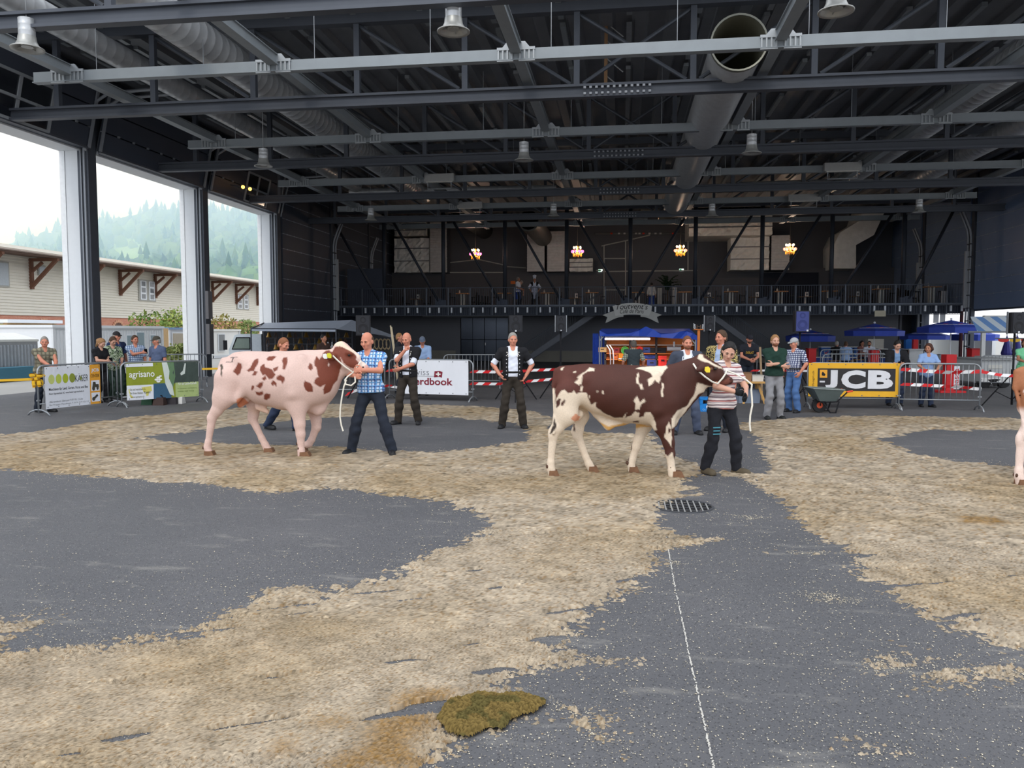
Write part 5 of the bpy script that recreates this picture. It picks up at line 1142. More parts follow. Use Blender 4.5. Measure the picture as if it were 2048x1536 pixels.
 if top:
  f = Field(lo, hi, res); e = .018 if not fem else .014; torso(f, e)
  if hem < 0: f.ell(P + T * (.0) * S + FR * .02 * belly * S, A(.178, .132 + .03 * belly, .14) + e, TR, .05)
  for i in (0, 1): arm(f, i, e, sleeve if not isinstance(sleeve, tuple) else sleeve[i])
  f.cone(nb - T * .05 * S, nb + T * .03 * S, .068 * S, .060 * S, .02, flat=True); f.wrinkle(.004, 38, px)
  f.cut(P + T * hem * S, -T); f.cut(nb + T * .015 * S + FR * .06 * S, unit(T * .5 + FR)); V, Q = f.mesh(); np_mesh('shirt', V, Q, top, t)
 if collar:
  f = Field(lo, hi, res); f.cone(nb - T * .015 * S, nb + T * .055 * S, .076 * S, .062 * S, .01); f.cut(nb + T * .04 * S + FR * .01, unit(T + FR * .4)); f.cut(nb - T * .02 * S, -T); V, Q = f.mesh(); np_mesh('collar', V, Q, collar, t)
 if sleeve2:
  for i in (0, 1):
   f = Field(lo, hi, res); s_, el, wr = ARM[i]; f.cone(s_ + (el - s_) * .5, s_ + (el - s_) * sleeve2[1], .062 * S, .060 * S, .02, flat=True); f.wrinkle(.003, 40, 2); V, Q = f.mesh(); np_mesh('rolled_sleeve', V, Q, sleeve2[0], t)
 if vest:
  vm, half, vh = vest[:3]; f = Field(lo, hi, res); torso(f, .028)
  for i in (0, 1): arm(f, i, .030, vest[3] if len(vest) > 3 else .42)
  f.wrinkle(.003, 34, 1); f.cut(P + T * vh * S, -T); f.cut(nb + T * .03 * S, T); f.slab_out(P, SX, half, FR, P + FR * .02); V, Q = f.mesh(); np_mesh('waistcoat', V, Q, vm, t)
  if len(vest) > 4:
   for s_ in (-1, 1):
    for k in range(6):
     q = P + T * (.06 + .07 * k) * S + SX * s_ * (half + .035) + FR * (.142 + .045 * belly + (.01 if k in (1, 2) else 0)) * S
     mb = MB(); mb.ball(q, .011, 6); mb.build('silver_button', vest[4], t, smooth=True)
 if trouser:
  f = Field(lo, hi, res); e = .010; f.ell(P + T * .02 * S, A(.165 + (.008 if fem else 0), .118, .125) + e, TR, .06); f.ell(P + T * .12 * S + FR * .04 * belly * S, A(.15 + .02 * belly, .11 + .05 * belly, .1) + e * .8, TR, .05)
  for i in (0, 1): leg(f, i, e, .10, .014 if not fem else .010)
  f.wrinkle(.005, 26, px * .3); f.cut(P + T * .125 * S, T); V, Q = f.mesh(); np_mesh('trousers', V, Q, trouser, t)
 if belt:
  f = Field(lo, hi, min(res, .012)); f.ell(P + T * .10 * S + FR * .045 * belly * S, A(.168 + .02 * belly, .128 + .05 * belly, .13) + .022, TR, .02); f.cut(P + T * .125 * S, T); f.cut(P + T * .085 * S, -T); V, Q = f.mesh(); np_mesh('belt', V, Q, belt, t)
 if apron:
  f = Field(lo, hi, res); torso(f, .03); f.cone(P, P - T * .45 * S, .17 * S, .20 * S, .05, (1, 1.25, 1)); f.cut(P + T * apron[1] * S, T); f.cut(P - T * apron[2] * S, -T); V, Q = f.mesh(); np_mesh('apron', V, Q, apron[0], t)
 if shoe:
  for i in (0, 1):
   hp_, kn, an, ya = LEG[i]; f = Field(an + np.array([-.22, -.26, -.12]), an + np.array([.22, .2, .09]), min(res, .011)); d = np.array([math.sin(ya), -math.cos(ya), 0])
   sd = np.array([math.cos(ya), math.sin(ya), 0]); Rf = np.stack([sd, -d, np.array([0, 0, 1.])], 1); o = an.copy(); o[2] = an[2] - .085 * S
   f.ell(o + d * .11 * S + np.array([0, 0, .036 * S]), A(.048, .10, .048), Rf, .03); f.ell(o + d * .0 + np.array([0, 0, .04 * S]), A(.042, .075, .055), Rf, .03); f.cone(o + np.array([0, 0, .05 * S]), o + np.array([0, 0, .115 * S]), .05 * S, .046 * S, .03, flat=True)
   f.cone(o + d * .16 * S + np.array([0, 0, .012]), o - d * .04 * S + np.array([0, 0, .012]), .048 * S, .042 * S, .01); f.cut(o + np.array([0, 0, .001]), (0, 0, -1)); V, Q = f.mesh(); np_mesh('shoe', V, Q, shoe, t)
 hm = hair or mat('hair_brown', (70, 52, 40), .7)
 for s_ in (-1, 1):
  mb = MB(); mb.ball(H(s_ * .031, -.082, .113), A(.0112, .008, .0062), 8, R); ey = mb.build('eye', mat('eye_white', (158, 138, 126), .4), t, smooth=True)
  mb = MB(); mb.ball(H(s_ * .031, -.090, .113), A(.0065, .003, .0068), 6, R); mb.build('iris', mat('iris_dark', (40, 32, 28), .2), ey)
  mb = MB(); mb.tube([H(s_ * .016, -.094, .131), H(s_ * .032, -.095, .136), H(s_ * .05, -.083, .130)], [.004 * S, .005 * S, .003 * S], 5); mb.build('eyebrow', hm, t)
 mb = MB(); mb.ball(H(0, -.0905, .052), A(.023, .006, .0065), 8, R); mb.build('mouth', mat('lip_red', (156, 84, 76), .5), t, smooth=True)
 if hairstyle != 'none':
  f = Field(piv + A(-.2, -.2, -.22), piv + A(.2, .24, .33), min(res, .0105)); n_ = lambda v: Rn @ unit(v)
  if hairstyle in ('short', 'crop', 'long', 'bun', 'curly'):
   e = {'crop': .006, 'short': .011, 'long': .014, 'bun': .010, 'curly': .022}[hairstyle]
   f.ell(H(0, .014, .136), A(.077, .099, .106) + e, Rn, .01); f.ell(H(0, .05, .09), A(.07, .062, .08) + e * .8, Rn, .02)
   f.cut(H(0, -.062, .180 if hairstyle != 'bun' else .19), n_((0, -1, -.45))); f.cut(H(0, -.025 if hairstyle in ('short', 'crop') else -.05, .125), n_((0, -.8, -.6))); f.cut(H(0, .03, .055), n_((0, -.35, -1)) if hairstyle in ('short', 'crop') else n_((0, -.8, -.6)))
   if hairstyle == 'long': f.cone(H(0, .08, .12), H(0, .085, -.12), .075 * S, .06 * S, .04)
   if hairstyle == 'bun': f.ell(H(0, .06, .10), A(.085, .07, .12), Rn, .03); f.cone(H(0, .10, .17), H(.02, .16, .10), .045 * S, .05 * S, .03); f.cone(H(.02, .16, .10), H(.03, .15, -.08), .045 * S, .022 * S, .03)
   if hairstyle == 'curly':
    rg = np.random.default_rng(3)
    for k in range(26): d = unit(rg.normal(size=3)); d[1] = abs(d[1]) - .25; f.ell(H(*(np.array([0, .03, .11]) + d * np.array([.10, .10, .11]))), .032 * S, None, .01)
    f.cut(H(0, -.066, .15), n_((0, -1, -.25)))
   f.wrinkle(.003, 120, 1)
  elif hairstyle == 'ring':
   f.ell(H(0, .018, .12), A(.085, .106, .10), Rn, .01); f.cut(H(0, .0, .165), n_((0, -.30, 1))); f.cut(H(0, .005, .1), n_((0, -1, 0))); f.cut(H(0, .03, .055), n_((0, -.35, -1)))
  V, Q = f.mesh()
  if len(Q): np_mesh('hair', V, Q, hm, t)
 if beard:
  f = Field(piv + A(-.12, -.16, -.03), piv + A(.12, .1, .13), .0085); f.ell(H(0, -.026, .062), A(.064, .075, .07), Rn, .01); f.ell(H(0, -.066, .036), A(.034, .03, .027), Rn, .02); f.cut(H(0, -.09, .066), Rn @ unit((0, .25, 1))); f.ell(H(0, -.105, .053), A(.026, .03, .007), Rn, 0, sub=True); V, Q = f.mesh(); np_mesh('beard', V, Q, beard, t)
 if cap:
  f = Field(piv + A(-.16, -.24, .08), piv + A(.16, .2, .32), .0105); f.ell(H(0, .012, .150), A(.088, .110, .104), Rn, .01); f.cut(H(0, 0, .148), Rn @ unit((0, .12, -1))); V, Q = f.mesh(); cp_ = np_mesh('cap', V, Q, cap, t)
  mb = MB(); P_ = []
  for k in range(9): a = PI * k / 8; P_.append(H(.078 * math.cos(a), -.075 - .085 * math.sin(a), .152 - .018 * math.sin(a)))
  mb.prism(P_, Vector(Rn @ A(0, 0, .007))); mb.build('visor', cap, cp_)
 if toque:
  mb = MB(); mb.lathe([(.085 * S, 0), (.085 * S, .09), (.11 * S, .15), (.105 * S, .21), (0, .24)], H(0, .01, .17), 14, R); mb.build('chef_hat', toque, t, smooth=True)
 if extra: extra(t, dict(P=P, T=T, SX=SX, FR=FR, S=S, H=H, ARM=ARM, LEG=LEG, R=R, nb=nb, chest=chest))
 return t, dict(ARM=ARM, H=H, S=S, P=P, T=T, SX=SX, FR=FR)
def to_world(t, p): return Matrix.Translation(t.location) @ Matrix.Rotation(t.rotation_euler[2], 4, 'Z') @ Vector(p)
def phone(t, d, i, words, dz=.06):
 w = to_world(t, d['ARM'][i][2]); el = to_world(t, d['ARM'][i][1]); dirn = (w - el).normalized(); q = w + dirn * .10 + Vector((0, 0, .02)); mb = MB(); mb.box(q, (.075, .012, .15), Matrix.Rotation(TH + .3, 3, 'Z') @ Matrix.Rotation(.6, 3, 'X'))
 return solo('phone', mb, mat('phone_black', (24, 24, 28), .25), words, 'phone')
C = lambda n, *a, **k: mat(n, *a, **k)
M_NAVY = C('cloth_navy', (34, 40, 52), .85, bump=.2); M_BLACK = C('cloth_black', (26, 26, 30), .9, bump=.2); M_DKBROWN = C('cloth_dark_brown', (50, 44, 38), .9, bump=.2); M_WSHIRT = C('cloth_white', (216, 220, 232), .85, bump=.1); M_JEANS = C('jeans_dark', (44, 54, 76), .9, bump=.2)
M_JBLUE = C('jeans_blue', (76, 108, 156), .9, var=.2, scale=6, bump=.2); M_JGREY = C('jeans_grey', (134, 134, 138), .9, var=.2, scale=6, bump=.2); M_SHOE = C('shoe_black', (30, 30, 32), .5); M_SHOEB = C('shoe_brown', (84, 74, 58), .7); M_BELT = C('belt_leather', (24, 22, 22), .5); M_SILVER = C('silver', (206, 206, 208), .3, .8)
HB_, HG, HGY, HBK, HLT = C('hair_brown', (78, 58, 44), .75), C('hair_grey', (140, 136, 130), .75), C('hair_greydark', (92, 86, 80), .75), C('hair_black', (28, 25, 25), .6), C('hair_blond', (150, 112, 74), .7)
PLAID = stripes('plaid_blue', [(40, 76, 140), (34, 60, 120), (28, 34, 52), (28, 34, 52), (108, 170, 226), (108, 170, 226)], [.10, .10, .10, .10, .05, .05], [.34, .30, .12, .10, .2, .18], (198, 214, 234), axes=(0, 2, 0, 2, 0, 2), fuzz=.02)
CHECKN = stripes('check_navy', [(44, 52, 92), (44, 52, 92)], [.042, .042], [.48, .48], (222, 226, 238), axes=(0, 2), fuzz=.01)
CHECKL = stripes('check_light', [(76, 104, 146), (76, 104, 146)], [.05, .05], [.35, .35], (204, 216, 232), axes=(0, 2), fuzz=.01)
STRIPE = stripes('sweater_stripe', [(92, 74, 84), (170, 92, 86), (120, 100, 112)], [.052, .104, .031], [.34, .2, .22], (226, 216, 212), axes=(2, 2, 2), fuzz=.03)
GREYPL = stripes('plaid_olive', [(104, 98, 84), (96, 92, 80)], [.08, .09], [.4, .4], (142, 138, 118), axes=(0, 2), fuzz=.02)
CAMO = blotch('camouflage', [(60, 76, 56), (120, 138, 104), (190, 200, 176), (46, 58, 46), (130, 150, 120)], 16)
def chest_pocket(t, k):
 mb = MB(); c = k['chest'] + k['SX'] * .09 + k['FR'] * .128; mb.box(c, (.12, .012, .12)); mb.build('pocket', PLAID, t)
h1, d1_ = person('balding man in blue plaid shirt holding the pale bull by its muzzle', 745, 908, 1.78, yaw=-8, feet=((-.30, -.03, -18), (.30, -.03, 20)), arms=((-.10, -.36, 1.17, (-.8, .2, -.6)), (.00, -.36, 1.25, (1, .1, -.5))), hands=('fist', 'hold'), lean=(-.05, -.02), head=(-14, 12, 0), skin='ruddy', belly=.25, top=PLAID, sleeve=.85, hem=-.03, trouser=M_NAVY, shoe=M_SHOE, hair=HB_, hairstyle='ring', extra=chest_pocket, res=.0125, collar=PLAID)
def knee_patch(t, k):
 hp_, kn, an, ya = k['LEG'][0]; mb = MB(); c = hp_ + (kn - hp_) * .78;
 for j, (w, z, m_) in enumerate(((.10, .05, 0), (.09, .01, 0), (.10, -.03, 0))): mb.box(c + np.array([-.02, -.098, z]), (w, .006, .014))
 mb.build('printed_patch', mat('patch_teal', (70, 130, 146), .7), t)
wm, dw = person('young woman in striped sweater and black work trousers leading the brown bull', 1446, 947, 1.66, yaw=16, feet=((-.24, .05, 8, .09), (.17, -.05, 30)), arms=((-.02, -.34, 1.13, (-.9, .2, -.5)), (.13, -.36, 1.07, (.8, .3, -.6))), hands=('fist', 'fist'), lean=(.05, -.05), head=(-26, 24, 13), skin='fair', fem=True, top=STRIPE, sleeve=.75, hem=-.06, trouser=C('cloth_ink', (30, 31, 37), .9, bump=.2), shoe=M_SHOEB, hair=HBK, hairstyle='bun', extra=knee_patch, res=.0125, glove=C('glove_black', (24, 26, 28), .8), width=.95)
def vlapel(t, k):
 for s_ in (-1, 1):
  for j in range(3): mb = MB(); q = k['P'] + k['T'] * (.40 + .035 * j) * k['S'] + k['SX'] * s_ * (.085 + .012 * j) + k['FR'] * .137; mb.ball(q, .012, 6); mb.build('embroidered_flower', mat('embroidery', (224, 218, 206), .7), t)
j1, _ = person('judge with shaved head and hand on chin in black embroidered waistcoat', 818, 848, 1.76, yaw=-10, feet=((-.20, -.06, -30), (.19, .0, 14)), arms=((.02, -.24, 1.44, (-.5, -.4, -1)), (-.08, -.22, 1.09, (1, .0, -.4))), hands=('fist', 'relaxed'), head=(-12, 14, 0), skin='ruddy', top=M_WSHIRT, sleeve=.5, hem=.02, sleeve2=(M_WSHIRT, .97), vest=(M_BLACK, .065, -.03, .6, M_SILVER), trouser=M_DKBROWN, belt=M_BELT, shoe=M_SHOE, hair=HB_, hairstyle='none', extra=vlapel, res=.0135, belly=.1, collar=M_WSHIRT)
j2, _ = person('judge with short grey hair and hands on hips in white shirt and black waistcoat', 1026, 856, 1.76, yaw=2, feet=((-.20, .02, -16), (.19, -.03, 16)), arms=((-.24, -.10, 1.0, (-1, .35, 0), (.6, -.3, -.5)), (.24, -.06, .98, (1, .3, 0), (-.6, -.3, -.5))), hands=('relaxed', 'relaxed'), head=(8, 4, 0), skin='ruddy', top=M_WSHIRT, sleeve=.5, hem=.02, sleeve2=(M_WSHIRT, .97), vest=(M_BLACK, .085, -.05, .62, M_SILVER), trouser=M_DKBROWN, belt=M_BELT, shoe=M_SHOE, hair=HG, hairstyle='crop', extra=vlapel, res=.0135, belly=.1, width=1.05, collar=M_WSHIRT)
def jacket_trim(t, k):
 for s_ in (-1, 1):
  mb = MB(); mb.tube([k['P'] + k['T'] * z * k['S'] + k['SX'] * s_ * x + k['FR'] * y for z, x, y in ((.52, .07, .08), (.44, .10, .125), (.34, .105, .145), (.22, .075, .15))], .009, 5); mb.build('piping', mat('piping_pale', (196, 200, 210), .6), t)
  for z in (.30, .40): mb = MB(); mb.ball(k['P'] + k['T'] * z * k['S'] + k['SX'] * s_ * .085 + k['FR'] * .142, (.014, .01, .02), 6); mb.build('edelweiss', mat('embroidery', (224, 218, 206), .7), t)
j3, _ = person('judge with goatee in slate jacket with pale piping, standing behind the brown bull', 1372, 868, 1.70, yaw=0, feet=((-.21, 0, -10), (.20, 0, 12)), arms=((-.30, -.08, .95), (.28, -.1, .95)), head=(2, 3, 0), skin='ruddy', top=M_WSHIRT, sleeve=.4, hem=.02, sleeve2=(M_WSHIRT, 1.0), vest=(C('slate_jacket', (62, 68, 82), .9, bump=.2), .075, -.06, .8), trouser=C('slate_trouser', (72, 80, 100), .9, bump=.2), shoe=M_SHOE, hair=C('hair_redbrown', (104, 66, 46), .7), hairstyle='crop', beard=C('beard_red', (120, 76, 54), .8), extra=jacket_trim, res=.0135, belly=.3, width=1.12, collar=M_WSHIRT)
j4, _ = person('stout man in embroidered dark jacket looking left, half hidden by the woman in stripes', 1440, 862, 1.80, yaw=-45, feet=((-.15, 0, -10), (.15, 0, 12)), head=(-12, 2, 0), skin='ruddy', top=C('cloth_paleblue', (160, 178, 206), .85), sleeve=.9, vest=(blotch('embroidered_black', [(26, 26, 30), (26, 26, 30), (190, 170, 110), (30, 30, 36)], 40), .05, -.04, .8), trouser=M_NAVY, shoe=M_SHOE, hair=HB_, hairstyle='short', res=.016, belly=.4, width=1.1)
w1, _ = person('man with reddish cropped hair and dark sweater walking behind the pale bull', 566, 861, 1.73, yaw=58, feet=((-.06, .34, 0, .10), (.08, -.26, 0)), arms=((-.24, -.16, .86), (.24, .10, .88)), head=(10, 18, 0), skin='ruddy', top=C('sweater_ink', (34, 36, 44), .9), sleeve=1.95, trouser=M_JEANS, shoe=M_SHOE, hair=C('hair_ginger', (134, 86, 58), .7), hairstyle='crop', res=.015, lean=(0, -.06))
o1, _ = person('grey haired man in olive checked shirt leaning on the leftmost barrier', 88, 824, 1.70, yaw=50, feet=((-.1, .10, 10), (.12, -.05, 20)), arms=((.02, -.48, 1.06, (-.8, .4, -.5)), (.10, -.50, 1.03, (.8, .4, -.5))), hands=('relaxed', 'relaxed'), lean=(0, -.30), head=(-20, 4, 0), skin='ruddy', top=GREYPL, sleeve=.85, hem=-.02, trouser=M_NAVY, shoe=M_SHOE, hair=HG, hairstyle='crop', belly=.25, res=.015, collar=GREYPL)
g1, d = person('young woman in black t-shirt looking down at a phone behind the leftmost barrier', 203, 805, 1.62, yaw=62, feet=((-.1, .03, 0), (.1, -.04, 0)), arms=((-.04, -.34, 1.16, (-.6, .4, -1)), (.05, -.34, 1.16, (.6, .4, -1))), hands=('hold', 'hold'), head=(8, 32, 0), fem=True, top=M_BLACK, sleeve=.6, hem=-.1, trouser=M_BLACK, shoe=M_SHOE, hair=HLT, hairstyle='bun', res=.016); phone(g1, d, 0, 'phone held by the young woman in the black t-shirt')
g2, _ = person('person in camouflage shirt and glasses beside the young woman in black', 227, 801, 1.66, yaw=48, feet=((-.12, .03, 0), (.12, -.04, 0)), arms=((-.12, -.30, 1.05), (.14, -.28, 1.05)), head=(10, 26, 0), top=CAMO, sleeve=.9, hem=-.12, trouser=C('cloth_green', (50, 66, 58), .9), shoe=M_SHOE, hair=HB_, hairstyle='short', res=.016, belly=.2)
g3, _ = person('man in black cap and dark blue vest standing behind the camouflage shirt', 236, 797, 1.78, yaw=64, feet=((-.12, .03, 0), (.12, -.04, 0)), head=(4, 4, 0), skin='ruddy', top=C('cloth_midblue', (70, 88, 130), .9), sleeve=.8, vest=(C('vest_blue', (44, 54, 86), .9), .03, -.06), trouser=C('cloth_green', (50, 66, 58), .9), shoe=M_SHOE, hair=HG, hairstyle='crop', cap=C('cap_black', (40, 38, 40), .8), res=.016, belly=.2)
g4, d = person('man in pale checked shirt raising a phone behind the green banner', 273, 797, 1.68, yaw=38, feet=((-.12, .03, 0), (.12, -.04, 0)), arms=((.10, -.36, 1.30, (-.8, .3, -.7)), (.26, -.05, .90)), hands=('hold', 'relaxed'), head=(14, 2, 0), skin='ruddy', top=CHECKL, sleeve=.85, hem=-.1, trouser=M_JEANS, shoe=M_SHOE, hair=HB_, hairstyle='short', belly=.4, res=.016); phone(g4, d, 0, 'phone raised by the man in the pale checked shirt')
g5, _ = person('man in dark cap and slate blue shirt behind the green banner', 322, 800, 1.66, yaw=-22, feet=((-.16, .02, 0), (.14, -.14, 10)), head=(-30, 8, 0), skin='ruddy', top=C('shirt_slateblue', (84, 96, 124), .9, var=.2, scale=40), sleeve=.8, hem=-.1, trouser=M_NAVY, shoe=M_SHOEB, hair=HG, hairstyle='crop', cap=C('cap_olive', (72, 68, 60), .8), width=1.1, res=.016, belly=.2)
m1, _ = person('man in pale blue shirt and grey cap bending behind the white banner', 846, 790, 1.66, yaw=4, feet=((-.12, .03, 0), (.12, -.04, 0)), arms=((-.1, -.34, 1.02), (.1, -.34, 1.02)), lean=(0, -.2), head=(0, 22, 0), skin='ruddy', top=C('shirt_paleblue', (150, 176, 214), .85), sleeve=1.2, trouser=M_NAVY, shoe=M_SHOE, hair=HG, cap=C('cap_slate', (96, 106, 124), .8), res=.018)
m2, _ = person('reddish haired man partly hidden behind the judge with hand on chin', 799, 786, 1.74, yaw=80, feet=((-.12, .03, 0), (.12, -.04, 0)), skin='ruddy', top=C('sweater_ink', (34, 36, 44), .9), sleeve=1.9, trouser=M_NAVY, shoe=M_SHOE, hair=HLT, hairstyle='crop', res=.018)
m3, _ = person('dark haired man at the bell stall, behind the back of the pale bull', 648, 782, 1.70, yaw=60, feet=((-.12, .03, 0), (.12, -.04, 0)), skin='tan', top=C('coat_brown', (66, 48, 42), .9), sleeve=1.9, trouser=M_NAVY, shoe=M_SHOE, hair=HBK, hairstyle='crop', res=.018)
s1, _ = person('stallholder in grey vest with checked sleeves, seen from behind under the blue tent', 1266, 800, 1.56, yaw=186, feet=((-.12, .03, 0), (.12, -.04, 0)), arms=((-.30, -.1, .95), (.30, -.1, .95)), skin='ruddy', top=stripes('check_olive', [(74, 82, 74), (74, 82, 74)], [.05, .05], [.4, .4], (190, 190, 170)), sleeve=.95, vest=(C('vest_slate', (56, 64, 68), .9), .01, -.08, .15), trouser=M_NAVY, shoe=M_SHOE, hair=HGY, hairstyle='short', res=.017, width=1.05)
def everlast(t, k):
 V, Fc = text_geo('EVERLAST', width=.22, height=.07, bold=.01); q = k['chest'] - k['T'] * .04 - k['SX'] * .11 + k['FR'] * .142; mb = MB(); mb.add([q + k['SX'] * a + k['T'] * b - k['FR'] * (.00 + 1.2 * (a - .11) ** 2) for a, b in V], Fc); mb.build('printed_lettering', mat('print_gold', (200, 160, 60), .7), t)
r1, _ = person('bearded man in black cap and dark t-shirt with gold lettering at the work table', 1492, 792, 1.72, yaw=6, feet=((-.14, .03, 0), (.14, -.04, 0)), arms=((-.06, -.36, 1.05, (-.9, .3, -.4)), (.08, -.36, 1.05, (.9, .3, -.4))), lean=(0, -.24), head=(-6, 12, 0), skin='ruddy', top=C('tshirt_ink', (36, 38, 46), .9), sleeve=.6, trouser=M_NAVY, shoe=M_SHOE, hair=HBK, hairstyle='crop', beard=HB_, cap=C('cap_ink', (34, 34, 42), .8), extra=everlast, res=.015, width=1.12)
r2, _ = person('red bearded man with folded arms in dark green sweater and grey jeans', 1547, 838, 1.71, yaw=0, feet=((-.145, .0, -6), (.13, .0, 14)), arms=((.11, -.20, 1.13, (-1, .1, -.6)), (-.11, -.24, 1.17, (1, .1, -.6))), head=(0, 2, 0), skin='fair', top=C('sweater_green', (30, 54, 46), .95, bump=.2), sleeve=1.85, hem=-.03, trouser=M_JGREY, shoe=C('shoe_sport', (32, 34, 34), .6), hair=HLT, hairstyle='short', beard=C('beard_red', (120, 76, 54), .8), res=.0135)
r3, _ = person('man in grey cap, navy checked shirt and blue jeans beside the green sweater', 1588, 824, 1.64, yaw=-52, feet=((-.15, .03, 0), (.15, -.08, 8)), arms=((-.26, -.06, .96), (.24, -.14, .96, (1, .5, -.1))), head=(-22, 10, 0), skin='ruddy', top=CHECKN, sleeve=.9, hem=.02, trouser=M_JBLUE, belt=M_BELT, shoe=M_SHOE, hair=HG, hairstyle='crop', cap=C('cap_silver', (166, 168, 170), .8), belly=.45, res=.0135, width=1.06)
q1, d = person('dark haired person in black cardigan looking at a phone over the yellow banner', 1788, 811, 1.58, yaw=-10, feet=((-.14, .03, 0), (.14, -.04, 0)), arms=((-.04, -.34, 1.14, (-.9, .3, -.4)), (.05, -.34, 1.14, (.9, .3, -.4))), hands=('hold', 'hold'), lean=(0, -.1), head=(8, 26, 0), skin='fair', top=C('shirt_steel', (112, 140, 176), .9), sleeve=.9, vest=(M_BLACK, .06, -.08, 1.6), trouser=M_JEANS, shoe=M_SHOE, hair=HBK, hairstyle='short', res=.015); phone(q1, d, 1, 'phone held by the person in the black cardigan')
q2, _ = person('curly haired woman in light blue shirt leaning on the right barrier', 1851, 814, 1.50, yaw=-14, feet=((-.1, .10, 0), (.14, .05, 26)), arms=((-.12, -.36, 1.05, (-1, .2, -.3)), (.16, -.36, 1.04, (1, .2, -.3))), lean=(0, -.16), head=(-34, 2, 0), skin='tan', fem=True, top=C('shirt_sky', (136, 164, 208), .85), sleeve=.8, hem=-.16, trouser=M_JEANS, shoe=M_SHOE, hair=C('hair_chestnut', (74, 48, 40), .8), hairstyle='curly', res=.015)
q3, _ = person('woman in mint green t-shirt standing behind the third bull at the right edge', 2044, 802, 1.60, yaw=-22, feet=((-.1, .03, 0), (.14, -.04, 0)), arms=((-.02, -.34, 1.12, (-.9, .3, -.4)), (.16, -.34, 1.10, (.9, .3, -.4))), skin='tan', fem=True, top=C('shirt_mint', (126, 206, 156), .85), sleeve=.6, hem=-.1, trouser=M_JEANS, shoe=M_SHOE, hair=C('hair_chestnut', (74, 48, 40), .8), hairstyle='long', res=.015)
seats = [('man in pale blue shirt sitting with his back turned beside the blue coolers', 1690, 752, 36, 150, C('shirt_paleblue', (150, 176, 214), .85), HB_, 'crop'), ('grey haired guest in black seated left of the man in pale blue', 1672, 750, 37, 140, M_BLACK, HG, 'short'),
         ('dark haired guest seated left of the white parasol pole', 1722, 748, 38.5, 20, C('shirt_rust', (120, 80, 76), .9), HBK, 'long'), ('bearded man seated beside the white parasol pole', 1737, 748, 37.5, -30, M_WSHIRT, HBK, 'short')]
for i, (w_, x, y, cc, ya, tp, hr_, hs) in enumerate(seats):
 person(w_, x, y, 1.72, yaw=ya, c=cc, sit=.56, feet=((-.14, -.42, 0), (.14, -.42, 0)), arms=((-.12, -.40, .78), (.12, -.40, .78)), top=tp, sleeve=.9, trouser=M_JEANS, shoe=M_SHOE, hair=hr_, hairstyle=hs, beard=HBK if i == 3 else None, res=.021, skin='tan' if i > 1 else 'ruddy')
q4, _ = person('person in white cap serving at the food stall on the right', 2028, 752, 1.66, c=34, yaw=-50, top=M_WSHIRT, sleeve=.9, trouser=M_NAVY, shoe=M_SHOE, hair=HBK, hairstyle='crop', cap=M_WSHIRT, res=.02, skin='tan')
q5, _ = person('dark haired server behind the white bar counter near the curly haired woman', 1824, 744, 1.60, c=40.6, yaw=10, top=C('shirt_palegrey', (196, 196, 196), .85), sleeve=.9, trouser=M_NAVY, shoe=M_SHOE, hair=HBK, hairstyle='crop', res=.021, skin='tan')
def bal(x, Y): q = atY(x, 600, Y); return dict(px=x, py=600, c=(Vector((q.x, q.y, HB)) - CAMP).dot(FWD), z0=HB)
k = bal(1036, 47.3); person('man in white shirt and long blue apron standing on the balcony', h=1.78, yaw=70, top=M_WSHIRT, sleeve=.8, trouser=M_NAVY, apron=(C('apron_blue', (44, 70, 150), .9), .1, .48), shoe=M_SHOE, hair=HG, hairstyle='crop', skin='tan', res=.024, arms=((-.2, -.25, 1.05), (.2, -.25, 1.05)), **k)
k = bal(1043, 48.0); person('person in grey beside the man with the blue apron on the balcony', h=1.62, yaw=-60, top=C('cloth_dull', (92, 92, 92), .9), sleeve=.9, trouser=C('cloth_dull2', (96, 96, 98), .9), shoe=M_SHOE, hair=HG, hairstyle='short', res=.024, **k)
k = bal(1069, 47.3); person('chef in tall white hat and pale grey apron on the balcony', h=1.74, yaw=0, top=M_WSHIRT, sleeve=1.4, vest=(M_BLACK, .09, -.06, .2), trouser=M_BLACK, apron=(C('apron_grey', (176, 178, 196), .9), .34, .46), shoe=M_SHOE, hair=HBK, hairstyle='crop', skin='tan', toque=M_WSHIRT, res=.024, arms=((-.24, -.12, .98, (-1, .4, 0)), (.24, -.12, .98, (1, .4, 0))), **k)
k = bal(1303, 51.8); person('waiter in pale shirt and blue apron behind the cafe sign', h=1.66, yaw=170, top=C('shirt_palegrey', (196, 196, 196), .85), sleeve=1.7, trouser=C('apron_blue', (44, 70, 150), .9), shoe=M_SHOE, hair=HBK, hairstyle='crop', res=.024, **k)
